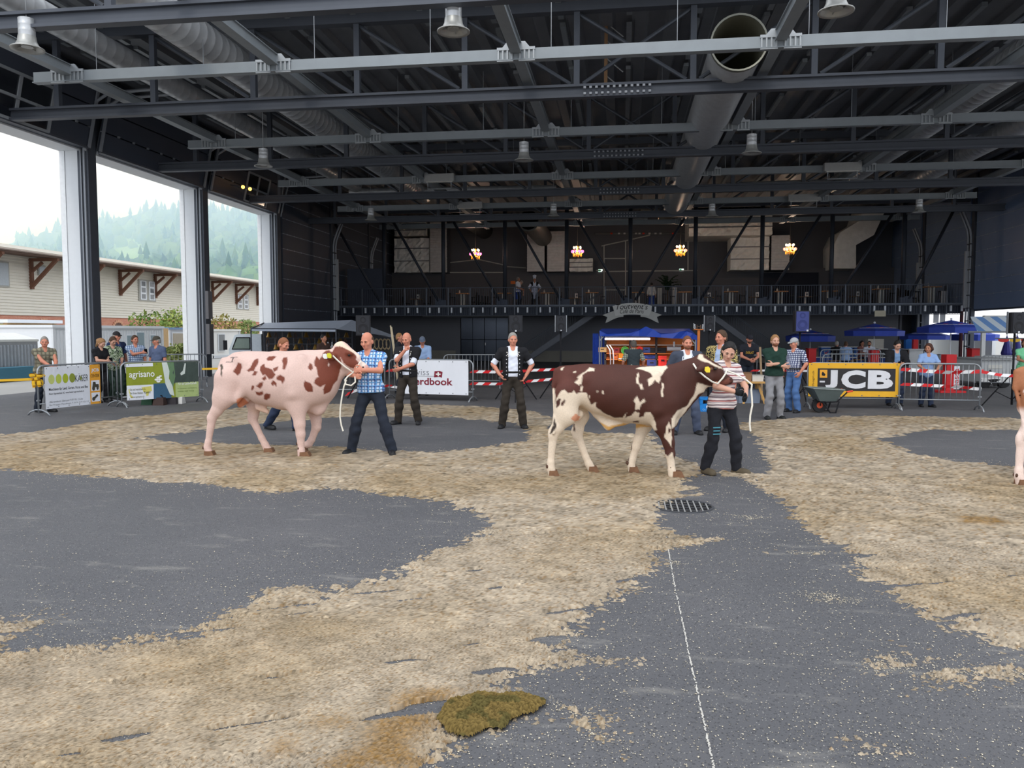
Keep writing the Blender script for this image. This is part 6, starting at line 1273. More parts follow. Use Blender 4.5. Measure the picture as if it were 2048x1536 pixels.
# cattle
M_HIDE = attr_mat('hide', .62, .25, .12, 220, .0)
def bull(label, base_px, conv, prims, far, polys, colours, res=.0145, vx=None, tagcol=None, eye=None, ear=None, tail=None, halter=None, axis=(0, 0), shift=(0, 0), headtags=True):
 """prims: (name, zx0, zy0, zx1, zy1, r0, r1, v, k, flat) in crop pixels; conv = (ox, oy, scale)"""
 ox, oy, sc = conv
 base = ground(*base_px); vb = (base - CAMP).dot(FH); cb = (base - CAMP).dot(FWD)
 sx_, sy_ = shift; kk = (shift[2] if len(shift) > 2 else 1.0)
 off = Vector((0, 0, 0))
 def pt(zx, zy, v=0.0):                       # local (u, v, w)
  p = atv(ox + zx / sc + sx_, oy + zy / sc + sy_, vb + v); q = p - base; return np.array([q.dot(RIGHT), v, p.z])
 m = 1 / sc / F * vb * 1.01                    # metres per crop pixel
 def ax(u): return axis[0] + axis[1] * u
 P = []
 for pr in prims:
  n_, x0, y0, x1, y1, r0, r1, v0, v1, k, kv = pr
  a, b = pt(x0, y0), pt(x1, y1); a[1] = ax(a[0]) + v0; b[1] = ax(b[0]) + v1; P.append((n_, a, b, r0 * m, r1 * m, k, kv))
 allp = np.array([q for p in P for q in (p[1], p[2])]); rm = max(max(p[3], p[4]) for p in P)
 lo, hi = allp.min(0) - [.34, .34, .34], allp.max(0) + [.34, .34, .34]; lo[2] = -.012
 t = root('bull', label, 'bull', base, TH)
 f = Field(lo, hi, res)
 for n_, a, b, r0, r1, k, kv in P:
  if n_ == 'hoof': continue
  f.cone(a, b, r0, r1, k, (1, kv, 1))
 f.wrinkle(.0016, 16, 1)
 V, Q = f.mesh()
 W = np.array(base) + V[:, :1] * np.array(RIGHT) + V[:, 1:2] * np.array(FH) + np.array([0, 0, 1.]) * V[:, 2:] - np.array([0, 0, base.z])
 px = proj(W); zx, zy = (px[:, 0] - ox - sx_) * sc, (px[:, 1] - oy - sy_) * sc
 zx = zx + 16 * fbm(V[:, 0] * 16, V[:, 2] * 16, 3, 3) + np.where(V[:, 1] > ax(V[:, 0]) + .06, 40 * fbm(V[:, 0] * 2, V[:, 2] * 2, 9), 0); zy = zy + 16 * fbm(V[:, 0] * 16 + 50, V[:, 2] * 16, 4, 3)
 col = colours(V, zx, zy)
 Z = np.stack([zx, zy], 1)
 for poly, c in polys:
  d = poly_sd(Z, poly); t_ = np.clip(.5 - d / 7, 0, 1)[:, None]; col = col * (1 - t_) + np.array(lin(c)) * t_
 np_mesh('body', V, Q, M_HIDE, t, True, np.clip(col, 0, 1))
 for n_, a, b, r0, r1, k, kv in P:
  if n_ != 'hoof': continue
  for s_ in (-1, 1):
   mb = MB(); d = b - a; d[1] = 0; top = a + np.array([0, s_ * r0 * .42, 0]); toe = np.array([b[0], b[1] + s_ * r1 * .42, 0])
   L = r0; x0, x1 = top[0] - L * .9, top[0] + L * .85; zt = top[2] + r0 * .2; y0, y1 = top[1] - r0 * .40, top[1] + r0 * .40
   if zt > .16: dz = zt - .10
   else: dz = 0
   zt = max(zt, dz + .085); x0 -= .004; y0 -= .012; y1 += .010
   pts = [(x0 + .004, dz + 0.001), (x1 + r0 * .62, dz + 0.001), (x1 + r0 * .55, dz + .02), (x1 + .004, zt), (x0 + .012, zt)]
   mb.prism([(x, y0, z) for x, z in pts], (0, y1 - y0, 0)); mb.build('hoof', mat('hoof_horn', (122, 88, 64), .5, var=.35, scale=20), t, smooth=False)
   mb = MB(); mb.ball((x0 - .012, top[1], zt + .045), (.018, .016, .024), 6); mb.build('dewclaw', mat('dewclaw_dark', (84, 58, 44), .6), t, smooth=True)
 return t, pt, ax, m
PINK = np.array(lin((208, 178, 167))); CREAM = np.array(lin((232, 216, 196)))
def col_left(V, zx, zy):
 c = np.repeat(PINK[None], len(V), 0); w = V[:, 2]
 low = np.clip((.55 - w) / .35, 0, 1)[:, None]; c = c * (1 - low * .25) + np.array(lin((214, 180, 167))) * low * .25
 belly = np.clip(1 - np.hypot((zx - 700) / 240, (zy - 930) / 60), 0, 1)[:, None]; c = c * (1 - belly * .5) + np.array(lin((224, 184, 150))) * belly * .5
 return c * (1 + .10 * fbm(V[:, 0] * 3, V[:, 2] * 3, 5)[:, None])
RB = (114, 58, 42)
LP = [  # torso (crop pixels of region 380,620 at 4.6545)
 ('rump', 385, 560, 520, 575, 132, 165, 0, 0, .08, 1.35), ('loin', 520, 575, 700, 640, 165, 225, 0, 0, .1, 1.25), ('mid', 700, 640, 900, 665, 228, 248, 0, 0, .1, 1.15), ('rib', 900, 665, 1080, 655, 248, 245, 0, 0, .1, 1.2), ('chest', 1080, 655, 1180, 660, 240, 215, 0, 0, .1, 1.3),
 ('back', 420, 440, 800, 425, 32, 24, 0, 0, .08, 1), ('withers', 800, 425, 1230, 420, 24, 34, 0, 0, .08, 1),
 ('hook', 480, 455, 530, 480, 30, 26, -.13, -.15, .10, 1), ('blade', 1075, 450, 1010, 760, 34, 50, -.20, -.27, .08, 1.2), ('flankfold', 560, 700, 470, 830, 30, 26, -.20, -.17, .07, 1.2), ('cheek', 1440, 480, 1470, 500, 44, 36, -.09, -.09, .03, 1.2), ('browbone', 1495, 395, 1520, 400, 24, 20, -.10, -.10, .02, 1),
 ('neck', 1150, 600, 1330, 500, 190, 135, 0, 0, .08, 1.7), ('neck2', 1200, 690, 1360, 570, 130, 80, 0, 0, .06, 1.7), ('dewlap', 1340, 640, 1220, 880, 42, 60, 0, 0, .05, 1.6), ('brisket', 1130, 850, 1190, 920, 120, 62, 0, 0, .06, 1.5),
 ('head', 1420, 430, 1500, 480, 98, 84, 0, 0, .05, 1.25), ('muzzle', 1490, 490, 1605, 540, 82, 52, 0, 0, .04, 1.15), ('nose', 1600, 535, 1640, 545, 50, 36, 0, 0, .03, 1.0), ('poll', 1395, 345, 1415, 340, 48, 50, 0, 0, .04, 1.1), ('brow', 1450, 360, 1560, 440, 40, 34, 0, 0, .04, 1), ('jaw', 1400, 540, 1540, 570, 52, 40, 0, 0, .04, 1.3),
 ('ear', 1385, 415, 1345, 432, 22, 34, -.10, -.19, .02, 1), ('ear_tip', 1345, 432, 1292, 425, 34, 14, -.19, -.25, .02, 1.3), ('far_ear', 1400, 390, 1350, 395, 22, 28, .11, .22, .02, 1),
 ('thigh', 370, 640, 345, 800, 118, 100, -.16, -.17, .07, 1.5), ('gaskin', 345, 800, 275, 930, 92, 52, -.17, -.17, .05, 1.3), ('hock', 275, 930, 228, 1000, 52, 40, -.17, -.17, .03, 1.1), ('hockpoint', 228, 970, 215, 985, 24, 22, -.17, -.17, .03, 1), ('cannon', 232, 1000, 196, 1220, 38, 28, -.17, -.17, .03, 1.1), ('fetlock', 196, 1220, 186, 1270, 30, 33, -.17, -.17, .02, 1), ('pastern', 186, 1270, 205, 1325, 31, 38, -.17, -.17, .02, 1), ('hoof', 203, 1322, 215, 1357, 40, 44, -.17, -.17, 0, 1),
 ('thigh', 470, 720, 560, 880, 110, 72, .16, .17, .07, 1.4), ('gaskin', 560, 880, 548, 990, 68, 46, .17, .17, .04, 1.2), ('hock', 548, 990, 540, 1040, 46, 40, .17, .17, .03, 1.1), ('hockpoint', 520, 1005, 515, 1020, 22, 22, .17, .17, .03, 1), ('cannon', 545, 1040, 628, 1210, 37, 29, .17, .17, .03, 1.1), ('fetlock', 628, 1210, 662, 1270, 31, 34, .17, .17, .02, 1), ('pastern', 662, 1270, 692, 1325, 32, 38, .17, .17, .02, 1), ('hoof', 694, 1322, 715, 1357, 40, 44, .17, .17, 0, 1),
 ('shoulder', 1060, 700, 1030, 860, 130, 96, -.17, -.18, .08, 1.8), ('forearm', 1030, 860, 1052, 1050, 84, 50, -.17, -.17, .05, 1.2), ('knee', 1052, 1050, 1062, 1140, 48, 43, -.17, -.17, .03, 1.1), ('cannon', 1062, 1140, 1066, 1290, 38, 30, -.17, -.17, .03, 1.1), ('fetlock', 1066, 1290, 1072, 1330, 33, 35, -.17, -.17, .02, 1), ('pastern', 1072, 1330, 1095, 1372, 33, 40, -.17, -.17, .02, 1), ('hoof', 1098, 1368, 1112, 1395, 42, 46, -.17, -.17, 0, 1),
 ('shoulder', 1120, 760, 1130, 900, 110, 84, .16, .16, .07, 1.6), ('forearm', 1130, 900, 1155, 1040, 74, 48, .16, .15, .04, 1.2), ('knee', 1155, 1040, 1160, 1100, 46, 44, .15, .15, .03, 1.1), ('cannon', 1155, 1100, 1110, 1220, 38, 31, .15, .15, .03, 1.1), ('fetlock', 1110, 1220, 1085, 1262, 33, 34, .15, .15, .02, 1), ('pastern', 1085, 1262, 1040, 1275, 32, 36, .15, .15, .02, 1), ('hoof', 1022, 1290, 1015, 1310, 38, 40, .15, .15, 0, 1),
 ('scrotum', 500, 830, 470, 880, 50, 34, -.02, -.02, .03, 1.1), ('sheath', 640, 900, 715, 945, 40, 22, 0, 0, .04, 1.4),
 ('tail', 300, 470, 282, 560, 26, 20, 0, -.02, .03, 1), ('tail2', 282, 560, 284, 760, 19, 20, -.02, -.0, .02, 1)]
LPOLY = [(p, RB) for p in (
 [(400, 575), (430, 530), (455, 492), (480, 500), (484, 540), (470, 590), (445, 610), (430, 590)], [(530, 560), (560, 530), (580, 500), (600, 470), (635, 452), (636, 490), (615, 530), (600, 570), (570, 570), (545, 575)], [(575, 600), (600, 570), (630, 572), (605, 608), (585, 612)],
 [(710, 450), (740, 432), (805, 428), (785, 450), (760, 468), (725, 470)], [(855, 470), (870, 445), (905, 438), (914, 480), (900, 520), (880, 555), (862, 545), (868, 510)], [(650, 530), (670, 515), (690, 505), (700, 540), (740, 545), (770, 560), (795, 600), (775, 640), (740, 645), (700, 600), (672, 610), (655, 570)], [(775, 545), (825, 525), (815, 560), (785, 575)], [(670, 640), (705, 610), (715, 640), (690, 660)],
 [(805, 625), (840, 605), (885, 630), (880, 660), (855, 690), (845, 660), (815, 655)], [(750, 680), (780, 655), (805, 680), (800, 720), (785, 690), (765, 710)], [(612, 710), (640, 680), (680, 672), (675, 705), (655, 730)], [(565, 740), (575, 705), (595, 700), (590, 735), (575, 752)], [(608, 755), (640, 760), (680, 752), (685, 780), (650, 795), (625, 790)], [(680, 800), (710, 770), (750, 785), (745, 820), (715, 842), (690, 830)],
 [(1095, 520), (1115, 490), (1138, 505), (1140, 545), (1120, 565), (1098, 545)], [(1158, 470), (1180, 432), (1205, 465), (1240, 400), (1270, 378), (1330, 385), (1350, 345), (1400, 335), (1450, 355), (1500, 380), (1548, 420), (1545, 460), (1580, 500), (1560, 545), (1500, 540), (1425, 490), (1400, 430), (1412, 520), (1390, 580), (1376, 650), (1340, 690), (1310, 760), (1245, 785), (1240, 740), (1255, 690), (1215, 720), (1155, 680), (1165, 640), (1195, 620), (1175, 540), (1155, 520)],
 [(1058, 690), (1070, 660), (1110, 680), (1145, 720), (1145, 765), (1100, 765), (1070, 735)], [(1250, 395), (1300, 370), (1320, 415), (1290, 445), (1250, 430)])]
LPOLY += [([(282, 510), (304, 505), (308, 545), (296, 560), (302, 600), (290, 625), (284, 580)], (70, 62, 50)), ([(430, 870), (440, 835), (480, 812), (525, 830), (545, 860), (470, 905), (440, 910)], (190, 118, 86)), ([(1284, 510), (1296, 488), (1302, 505), (1292, 525)], (226, 200, 186)), ([(1565, 520), (1590, 470), (1560, 445), (1530, 400), (1500, 380), (1520, 360), (1660, 500), (1640, 580), (1560, 590)], (228, 206, 192)),
          ([(1340, 330), (1360, 295), (1410, 285), (1450, 320), (1530, 385), (1540, 405), (1480, 375), (1420, 345), (1370, 338)], (226, 200, 176)), ([(1625, 520), (1660, 505), (1665, 545), (1640, 560)], (206, 160, 150))]
for p in ([(335, 481), (395, 478), (396, 484), (336, 487)], [(374, 441), (440, 434), (441, 440), (376, 447)], [(386, 480), (398, 441), (412, 440), (398, 482)]): LPOLY.append((p, (48, 44, 44)))
b1, pt1, ax1, m1 = bull('pale pink bull with red brown patches and red neck, led by the man in plaid', (575, 911), (380, 620, 4.6545), LP, None, LPOLY, col_left, axis=(0, -.06))
def bull_bits(t, pt, ax, eye, tagpts, noseline, halter_pts, eyer=.021):
 def q(zx, zy, dv): p = pt(zx, zy); p[1] = ax(p[0]) + dv; return Vector(p)
 mb = MB(); mb.ball(q(*eye), (eyer, .014, eyer * .8), 8); mb.build('eye', mat('bull_eye', (24, 18, 16), .15), t, smooth=True)
 for (zx, zy, dv, c) in tagpts:
  mb = MB(); p = q(zx, zy, dv); mb.prism([p + Vector((x, 0, z)) for x, z in ((-.028, .03), (.012, .036), (.034, .01), (.03, -.036), (-.012, -.036), (-.034, -.01))], (0, .008, 0)); mb.build('ear_tag', mat('tag_%d' % c[2], c, .4), t)
 mb = MB(); mb.ball(q(*noseline), (.016, .012, .012), 6); mb.build('nostril', mat('nostril_dark', (70, 46, 44), .6), t, smooth=True)
 h = root('rope_halter', '', 'halter', t.location, TH)
 mb = MB()
 for line in halter_pts: mb.tube([q(*p) for p in line], .011, 6)
 mb.build('rope', mat('rope_white', (228, 222, 208), .8, bump=.4, bscale=120), h)
 return h
hl = bull_bits(b1, pt1, ax1, (1508, 418, -.145), [(1340, 418, -.262, (206, 200, 50)), (1303, 424, -.262, (226, 226, 220))], (1630, 528, -.085),
 [[(1368, 420, -.22), (1420, 470, -.215), (1480, 525, -.19), (1545, 575, -.13)], [(1608, 472, -.06), (1600, 490, -.12), (1575, 530, -.14), (1545, 575, -.13), (1530, 598, -.05)], [(1545, 575, -.13), (1500, 610, -.18), (1480, 640, -.22), (1490, 680, -.24), (1540, 690, -.24), (1575, 660, -.22), (1570, 610, -.2)], [(1490, 640, -.2), (1470, 700, -.22), (1452, 800, -.23), (1438, 900, -.23), (1436, 980, -.23), (1447, 1050, -.23), (1464, 1105, -.23)]])
hl['label'] = 'white rope halter on the pale bull with its loose end hanging down'
# ---- right bull (crop pixels of region 1060,640 at 4.096)
DB = (72, 40, 32)
def col_right(V, zx, zy):
 c = np.repeat(np.array(lin(DB))[None], len(V), 0)
 r = np.clip((700 - zx) / 500, 0, 1)[:, None]; c = c * (1 - r * .5) + np.array(lin((96, 48, 38))) * r * .5
 return c * (1 + .25 * fbm(V[:, 0] * 5, V[:, 2] * 5, 5)[:, None])
RP = [('rump', 310, 500, 440, 530, 108, 145, 0, 0, .08, 1.35), ('loin', 440, 530, 600, 575, 148, 180, 0, 0, .1, 1.2), ('mid', 600, 580, 800, 608, 188, 212, 0, 0, .1, 1.15), ('rib', 800, 608, 980, 625, 212, 212, 0, 0, .1, 1.2), ('chest', 980, 625, 1080, 640, 208, 190, 0, 0, .1, 1.3),
 ('back', 250, 410, 700, 405, 24, 20, 0, 0, .08, 1), ('withers', 700, 410, 1130, 420, 20, 34, 0, 0, .08, 1),
 ('hook', 390, 450, 440, 475, 26, 22, -.12, -.14, .10, 1), ('blade', 1010, 450, 1010, 720, 30, 46, -.18, -.24, .08, 1.2), ('cheek', 1400, 450, 1440, 465, 44, 36, -.09, -.09, .03, 1.2), ('browbone', 1470, 372, 1495, 378, 22, 18, -.10, -.10, .02, 1),
 ('neck', 1080, 590, 1290, 470, 165, 128, 0, 0, .08, 1.7), ('neck2', 1130, 680, 1330, 530, 110, 86, 0, 0, .07, 1.7), ('crest', 1150, 420, 1380, 325, 34, 34, 0, 0, .07, 1.3), ('dewlap', 1370, 560, 1220, 740, 40, 44, 0, 0, .05, 1.5), ('brisket', 1090, 800, 1165, 840, 90, 44, 0, 0, .06, 1.4),
 ('head', 1400, 410, 1480, 430, 95, 74, 0, 0, .05, 1.25), ('muzzle', 1470, 435, 1570, 485, 72, 50, 0, 0, .04, 1.15), ('nose', 1570, 485, 1622, 495, 48, 32, 0, 0, .03, 1.0), ('poll', 1385, 310, 1400, 300, 28, 28, 0, 0, .03, 1.2), ('brow', 1420, 330, 1545, 405, 34, 28, 0, 0, .04, 1), ('jaw', 1370, 495, 1500, 510, 46, 34, 0, 0, .04, 1.3),
 ('ear', 1385, 375, 1365, 388, 22, 34, -.11, -.20, .02, 1), ('ear_tip', 1365, 388, 1330, 400, 34, 16, -.20, -.25, .02, 1.3), ('far_ear', 1385, 350, 1350, 340, 20, 24, .11, .2, .02, 1),
 ('thigh', 300, 600, 290, 760, 108, 92, -.15, -.16, .07, 1.5), ('gaskin', 290, 760, 220, 870, 80, 50, -.16, -.16, .05, 1.3), ('hock', 220, 870, 185, 935, 48, 37, -.16, -.16, .03, 1.1), ('hockpoint', 172, 890, 165, 905, 20, 20, -.16, -.16, .03, 1), ('cannon', 185, 935, 166, 1150, 35, 27, -.16, -.16, .03, 1.1), ('fetlock', 166, 1150, 166, 1200, 29, 31, -.16, -.16, .02, 1), ('pastern', 166, 1200, 180, 1250, 30, 36, -.16, -.16, .02, 1), ('hoof', 182, 1246, 195, 1278, 38, 42, -.16, -.16, 0, 1),
 ('thigh', 380, 690, 425, 800, 100, 66, .15, .16, .06, 1.4), ('gaskin', 425, 800, 405, 910, 60, 44, .16, .16, .04, 1.2), ('hock', 405, 910, 398, 965, 44, 37, .16, .16, .03, 1.1), ('hockpoint', 368, 920, 362, 935, 20, 20, .16, .16, .03, 1), ('cannon', 400, 965, 468, 1140, 35, 27, .16, .16, .03, 1.1), ('fetlock', 468, 1140, 492, 1195, 29, 31, .16, .16, .02, 1), ('pastern', 492, 1195, 518, 1244, 30, 36, .16, .16, .02, 1), ('hoof', 522, 1240, 545, 1270, 38, 42, .16, .16, 0, 1),
 ('shoulder', 1050, 690, 1070, 830, 125, 90, -.15, -.16, .08, 1.8), ('forearm', 1070, 830, 1112, 990, 74, 47, -.16, -.16, .05, 1.2), ('knee', 1112, 990, 1124, 1075, 45, 40, -.16, -.16, .03, 1.1), ('cannon', 1124, 1075, 1136, 1210, 34, 28, -.16, -.16, .03, 1.1), ('fetlock', 1136, 1210, 1142, 1250, 30, 32, -.16, -.16, .02, 1), ('pastern', 1142, 1250, 1168, 1288, 31, 38, -.16, -.16, .02, 1), ('hoof', 1172, 1284, 1195, 1312, 40, 44, -.16, -.16, 0, 1),
 ('shoulder', 980, 740, 955, 860, 90, 66, .15, .15, .06, 1.5), ('forearm', 955, 860, 905, 990, 60, 42, .15, .15, .04, 1.2), ('knee', 905, 990, 885, 1050, 42, 38, .15, .15, .03, 1.1), ('cannon', 882, 1050, 852, 1160, 34, 28, .15, .15, .03, 1.1), ('fetlock', 852, 1160, 842, 1205, 29, 31, .15, .15, .02, 1), ('pastern', 842, 1205, 852, 1250, 30, 36, .15, .15, .02, 1), ('hoof', 854, 1246, 870, 1275, 38, 42, .15, .15, 0, 1),
 ('scrotum', 400, 770, 370, 810, 40, 32, -.02, -.02, .03, 1.1), ('sheath', 560, 770, 640, 880, 46, 20, 0, 0, .05, 1.5), ('sheath2', 640, 870, 760, 830, 20, 34, 0, 0, .05, 1.5),
 ('tail', 215, 420, 195, 540, 24, 17, 0, -.02, .03, 1), ('tail2', 195, 540, 200, 780, 15, 14, -.02, -.17, .02, 1), ('switch', 200, 790, 185, 910, 20, 12, -.18, -.24, .02, 1)]
CR = (218, 200, 178)
WHITE1 = [[(215, 640), (240, 600), (280, 570), (310, 600), (345, 595), (360, 575), (380, 610), (400, 600), (460, 590), (475, 640), (500, 690), (545, 670), (535, 710), (600, 755), (640, 780), (700, 800), (760, 800), (795, 760), (780, 805), (830, 780), (870, 735), (900, 770), (940, 760), (990, 760), (1010, 800), (1030, 850), (1040, 900), (1000, 905), (960, 1000), (920, 1300), (780, 1300), (840, 1000), (560, 900), (600, 1300), (380, 1300), (340, 1000), (250, 1300), (100, 1300), (120, 900), (180, 850), (205, 700)],
 [(362, 510), (400, 480), (385, 470), (420, 440), (450, 425), (490, 392), (525, 400), (525, 425), (505, 420), (470, 425), (430, 450), (425, 520), (400, 530)], [(415, 560), (425, 535), (440, 550), (425, 590), (412, 590)], [(872, 440), (890, 430), (885, 480), (895, 530), (870, 520)], [(895, 525), (915, 525), (930, 565), (905, 570)],
 [(870, 400), (900, 405), (930, 410), (985, 430), (1000, 460), (965, 490), (970, 545), (1000, 520), (1020, 485), (1050, 515), (1070, 490), (1068, 460), (1090, 440), (1100, 410), (1130, 390), (1110, 372), (900, 385)], [(1078, 510), (1095, 520), (1090, 570), (1095, 630), (1076, 630)], [(848, 660), (870, 625), (890, 655), (905, 680), (935, 640), (945, 665), (910, 695), (895, 735), (860, 735), (865, 690)],
 [(1165, 890), (1160, 800), (1210, 740), (1290, 700), (1340, 620), (1375, 515), (1420, 530), (1500, 545), (1460, 580), (1380, 610), (1330, 680), (1250, 780), (1190, 870)], [(1115, 870), (1140, 840), (1158, 870), (1160, 1040), (1130, 1000), (1100, 960)], [(1098, 1090), (1130, 1115), (1165, 1080), (1240, 1340), (1080, 1340)],
 [(1370, 310), (1385, 275), (1415, 280), (1425, 310), (1480, 340), (1560, 385), (1590, 410), (1540, 392), (1460, 350), (1400, 335)], [(350, 420), (375, 418), (372, 430), (352, 432)], [(548, 585), (560, 580), (558, 592), (548, 596)], [(588, 585), (600, 578), (602, 605), (592, 605)], [(484, 620), (494, 615), (492, 640), (484, 638)], [(250, 400), (285, 385), (270, 412), (255, 410)], [(185, 560), (205, 560), (212, 780), (196, 800), (186, 700)]]
RPOLY = [(p, CR) for p in WHITE1] + [(p, DB) for p in ([(255, 680), (285, 650), (295, 665), (270, 705), (255, 700)], [(215, 660), (240, 640), (255, 650), (240, 690), (215, 720)], [(890, 790), (900, 755), (940, 740), (930, 790), (905, 798)], [(860, 740), (885, 730), (905, 745), (885, 760)], [(1128, 905), (1140, 882), (1156, 895), (1150, 920), (1132, 925)], [(840, 830), (890, 825), (890, 840), (850, 840)], [(350, 850), (360, 850), (358, 910), (345, 910)])]
RPOLY += [([(160, 930), (185, 870), (200, 800), (215, 860), (200, 900), (170, 935)], (52, 40, 34)), ([(335, 805), (375, 765), (415, 790), (400, 820), (360, 830)], (206, 142, 110)), ([(560, 830), (640, 870), (760, 850), (900, 850), (1000, 870), (900, 880), (640, 905), (580, 850)], (206, 160, 96)), ([(1540, 520), (1630, 470), (1650, 500), (1620, 530), (1580, 535)], (122, 74, 62)), ([(1460, 400), (1490, 385), (1510, 400), (1480, 410)], (150, 110, 96))]
b2, pt2, ax2, m2 = bull('dark brown bull with cream belly and white blotches, led by the woman in stripes', (1225, 950), (1060, 640, 4.096), RP, None, RPOLY, col_right, axis=(0, -.04))
hl = bull_bits(b2, pt2, ax2, (1486, 396, -.135), [(1404, 396, -.262, (232, 206, 60))], (1618, 482, -.085),
 [[(1314, 355, -.12), (1330, 400, -.22), (1390, 455, -.235), (1450, 495, -.2), (1505, 515, -.13)], [(1588, 408, -.06), (1575, 430, -.11), (1545, 470, -.13), (1505, 515, -.13)], [(1590, 410, -.04), (1660, 440, -.12), (1720, 480, -.2), (1755, 515, -.25), (1750, 560, -.25), (1755, 620, -.25), (1758, 680, -.25), (1742, 760, -.25), (1738, 830, -.25), (1744, 885, -.25)]])
hl['label'] = 'white rope halter on the dark brown bull with its end in the woman\'s gloved hand'
# ---- third bull: only the hind quarter shows at the right edge
def col_third(V, zx, zy):
 c = np.repeat(np.array(lin((160, 104, 72)))[None], len(V), 0); t_ = np.clip((700 - zy) / -40 + .5, 0, 1)[:, None]
 return c * (1 - t_) + np.array(lin((232, 208, 196))) * t_
b3, pt3, ax3, m3_ = bull('tan bull with pale hind leg, cut off by the right picture edge', (2150, 968), (1060, 640, 4.096 * .93), RP, None, [([(250, 560), (330, 480), (420, 500), (420, 620), (300, 640)], (232, 208, 196))], col_third, axis=(0, -.04), shift=(920, -6), res=.02)
# crowd barriers and banners
M_GALV = mat('galvanised_tube', (150, 154, 158), .4, .5, var=.15)
def barrier(pa, pb, words, feet=(True, True), n=14):
 a, b = ground(*pa), ground(*pb); d = b - a; L = d.length; u = d / L; nn = Vector((u.y, -u.x, 0)); c = (a + b) / 2
 t = root('crowd_barrier', words, 'barrier', c, math.atan2(u.y, u.x), 'crowd barriers round the arena')
 h = L / 2; r = .14; P = [(-h, 0, .05), (-h, 0, 1.06 - r)] + [(-h + r - r * math.cos(k * PI / 8), 0, 1.06 - r + r * math.sin(k * PI / 8)) for k in range(1, 5)] + [(h - r + r * math.sin(k * PI / 8), 0, 1.06 - r + r * math.cos(k * PI / 8)) for k in range(0, 4)] + [(h, 0, 1.06 - r), (h, 0, .05)]
 mb = MB(); mb.tube(P, .02, 7); mb.tube([(-h, 0, .24), (h, 0, .24)], .016, 6); mb.build('frame', M_GALV, t, smooth=True)
 mb = MB(); mb.tube([(0, 0, .24), (0, 0, 1.06)], .0085, 5); bar = None
 for i in range(n):
  x = -h + L * (i + 1) / (n + 1)
  if bar is None: bar = mb.build('bar', M_GALV, t, smooth=True); o = bar
  else: o = bar.copy(); COL.objects.link(o)
  o.location = (x, 0, 0)
 for s_, f in zip((-1, 1), feet):
  if f: mb = MB(); mb.tube([(s_ * h, -.30, .0), (s_ * h, -.22, .07), (s_ * h, -.08, .12), (s_ * h, .08, .12), (s_ * h, .22, .07), (s_ * h, .30, 0)], .018, 6); mb.build('foot', M_GALV, t, smooth=True)
  mb = MB(); mb.box((s_ * h, 0, .32), (.08, .03, .03)); mb.build('hook', M_GALV, t)
 return t, a, b, u, nn
B = {}
B['k'] = barrier((78, 831), (236, 812), 'crowd barrier at far left carrying the white banner with green ovals')
B['a'] = barrier((244, 815), (404, 804), 'crowd barrier carrying the green insurance banner')
barrier((293, 776), (414, 773), 'crowd barrier standing behind the green banner by the door column')
B['s'] = barrier((779, 798), (946, 803), 'crowd barrier carrying the white banner with the red flag')
barrier((888, 776), (1000, 776), 'bare crowd barrier in front of the stairs, behind the judge with hands on hips')
barrier((596, 797), (770, 797), 'crowd barrier behind the pale bull and its leader')
B['j'] = barrier((1614, 816), (1792, 818), 'crowd barrier carrying the yellow and black banner', n=13)
B['r'] = barrier((1797, 819), (1958, 822), 'bare crowd barrier with red and white tape on which the curly haired woman leans', n=13)
barrier((1644, 773), (1772, 772), 'crowd barrier behind the yellow banner near the seated guests')
barrier((1960, 780), (2070, 783), 'crowd barrier in front of the grey trailer at right')
barrier((1470, 778), (1530, 778), 'short barrier behind the work table', n=6)
barrier((1640, 752), (1760, 751), 'barrier in front of the four blue coolers')
def banner(b, s0, s1, z0, z1, words, ripple=.012, seed=0):
 _, a, q, u, nn = b; L = (q - a).length; p0, p1 = a + u * L * s0, a + u * L * s1
 t = root('banner', words, 'banner', (p0 + p1) / 2 + Vector((0, 0, z0)))
 return t, Sheet(p0 + nn * .045 + Vector((0, 0, z0)), p1 + nn * .045 + Vector((0, 0, z0)), z1 - z0, ripple, seed)
def sheetpart(t, S, name, m, *rects, off=.003, polys=(), texts=()):
 mb = MB()
 for r in rects: S.panel(mb, r[0] * S.L, r[1] * S.h, r[2] * S.L, r[3] * S.h, off)
 for p in polys: S.poly(mb, [(x * S.L, y * S.h) for x, y in p], off)
 for (tx, x, y, w, hh, bo) in texts: S.text(mb, tx, x * S.L, y * S.h, off, width=w * S.L if w else None, height=hh * S.h, bold=bo)
 return mb.build(name, m, t, world=True)
def cloth(t, S, m):
 mb = MB(); S.panel(mb, 0, 0, S.L, S.h, 0, thick=.004); mb.build('sheet', m, t, world=True)
 mb = MB()
 for x in np.linspace(.03, .97, 6):
  for y in (.04, .96): q = S(x * S.L, y * S.h, .005); mb.box(q, (.022, .006, .022))
 mb.build('eyelet', mat('eyelet', (120, 122, 126), .4, .6), t, world=True)
def oval(cx, cy, rx, ry, n=18): return [(cx + rx * math.cos(2 * PI * k / n), cy + ry * math.sin(2 * PI * k / n)) for k in range(n)]
M_BW = mat('banner_white', (226, 228, 234), .6, var=.02); M_PINK = mat('print_black', (28, 28, 30), .7); M_PGREY = mat('print_grey', (130, 130, 132), .7)
t, S = banner(B['k'], .06, .74, .12, 1.03, 'white banner with four green ovals and black text on the leftmost barrier', .010, 1); cloth(t, S, M_BW)
for i, (cx, c) in enumerate(((.11, (198, 206, 120)), (.235, (188, 200, 84)), (.36, (174, 186, 52)), (.48, (140, 150, 60)))): sheetpart(t, S, 'printed_oval', mat('oval_%d' % i, c, .6), off=.004, polys=[oval(cx, .70, .052, .115)])
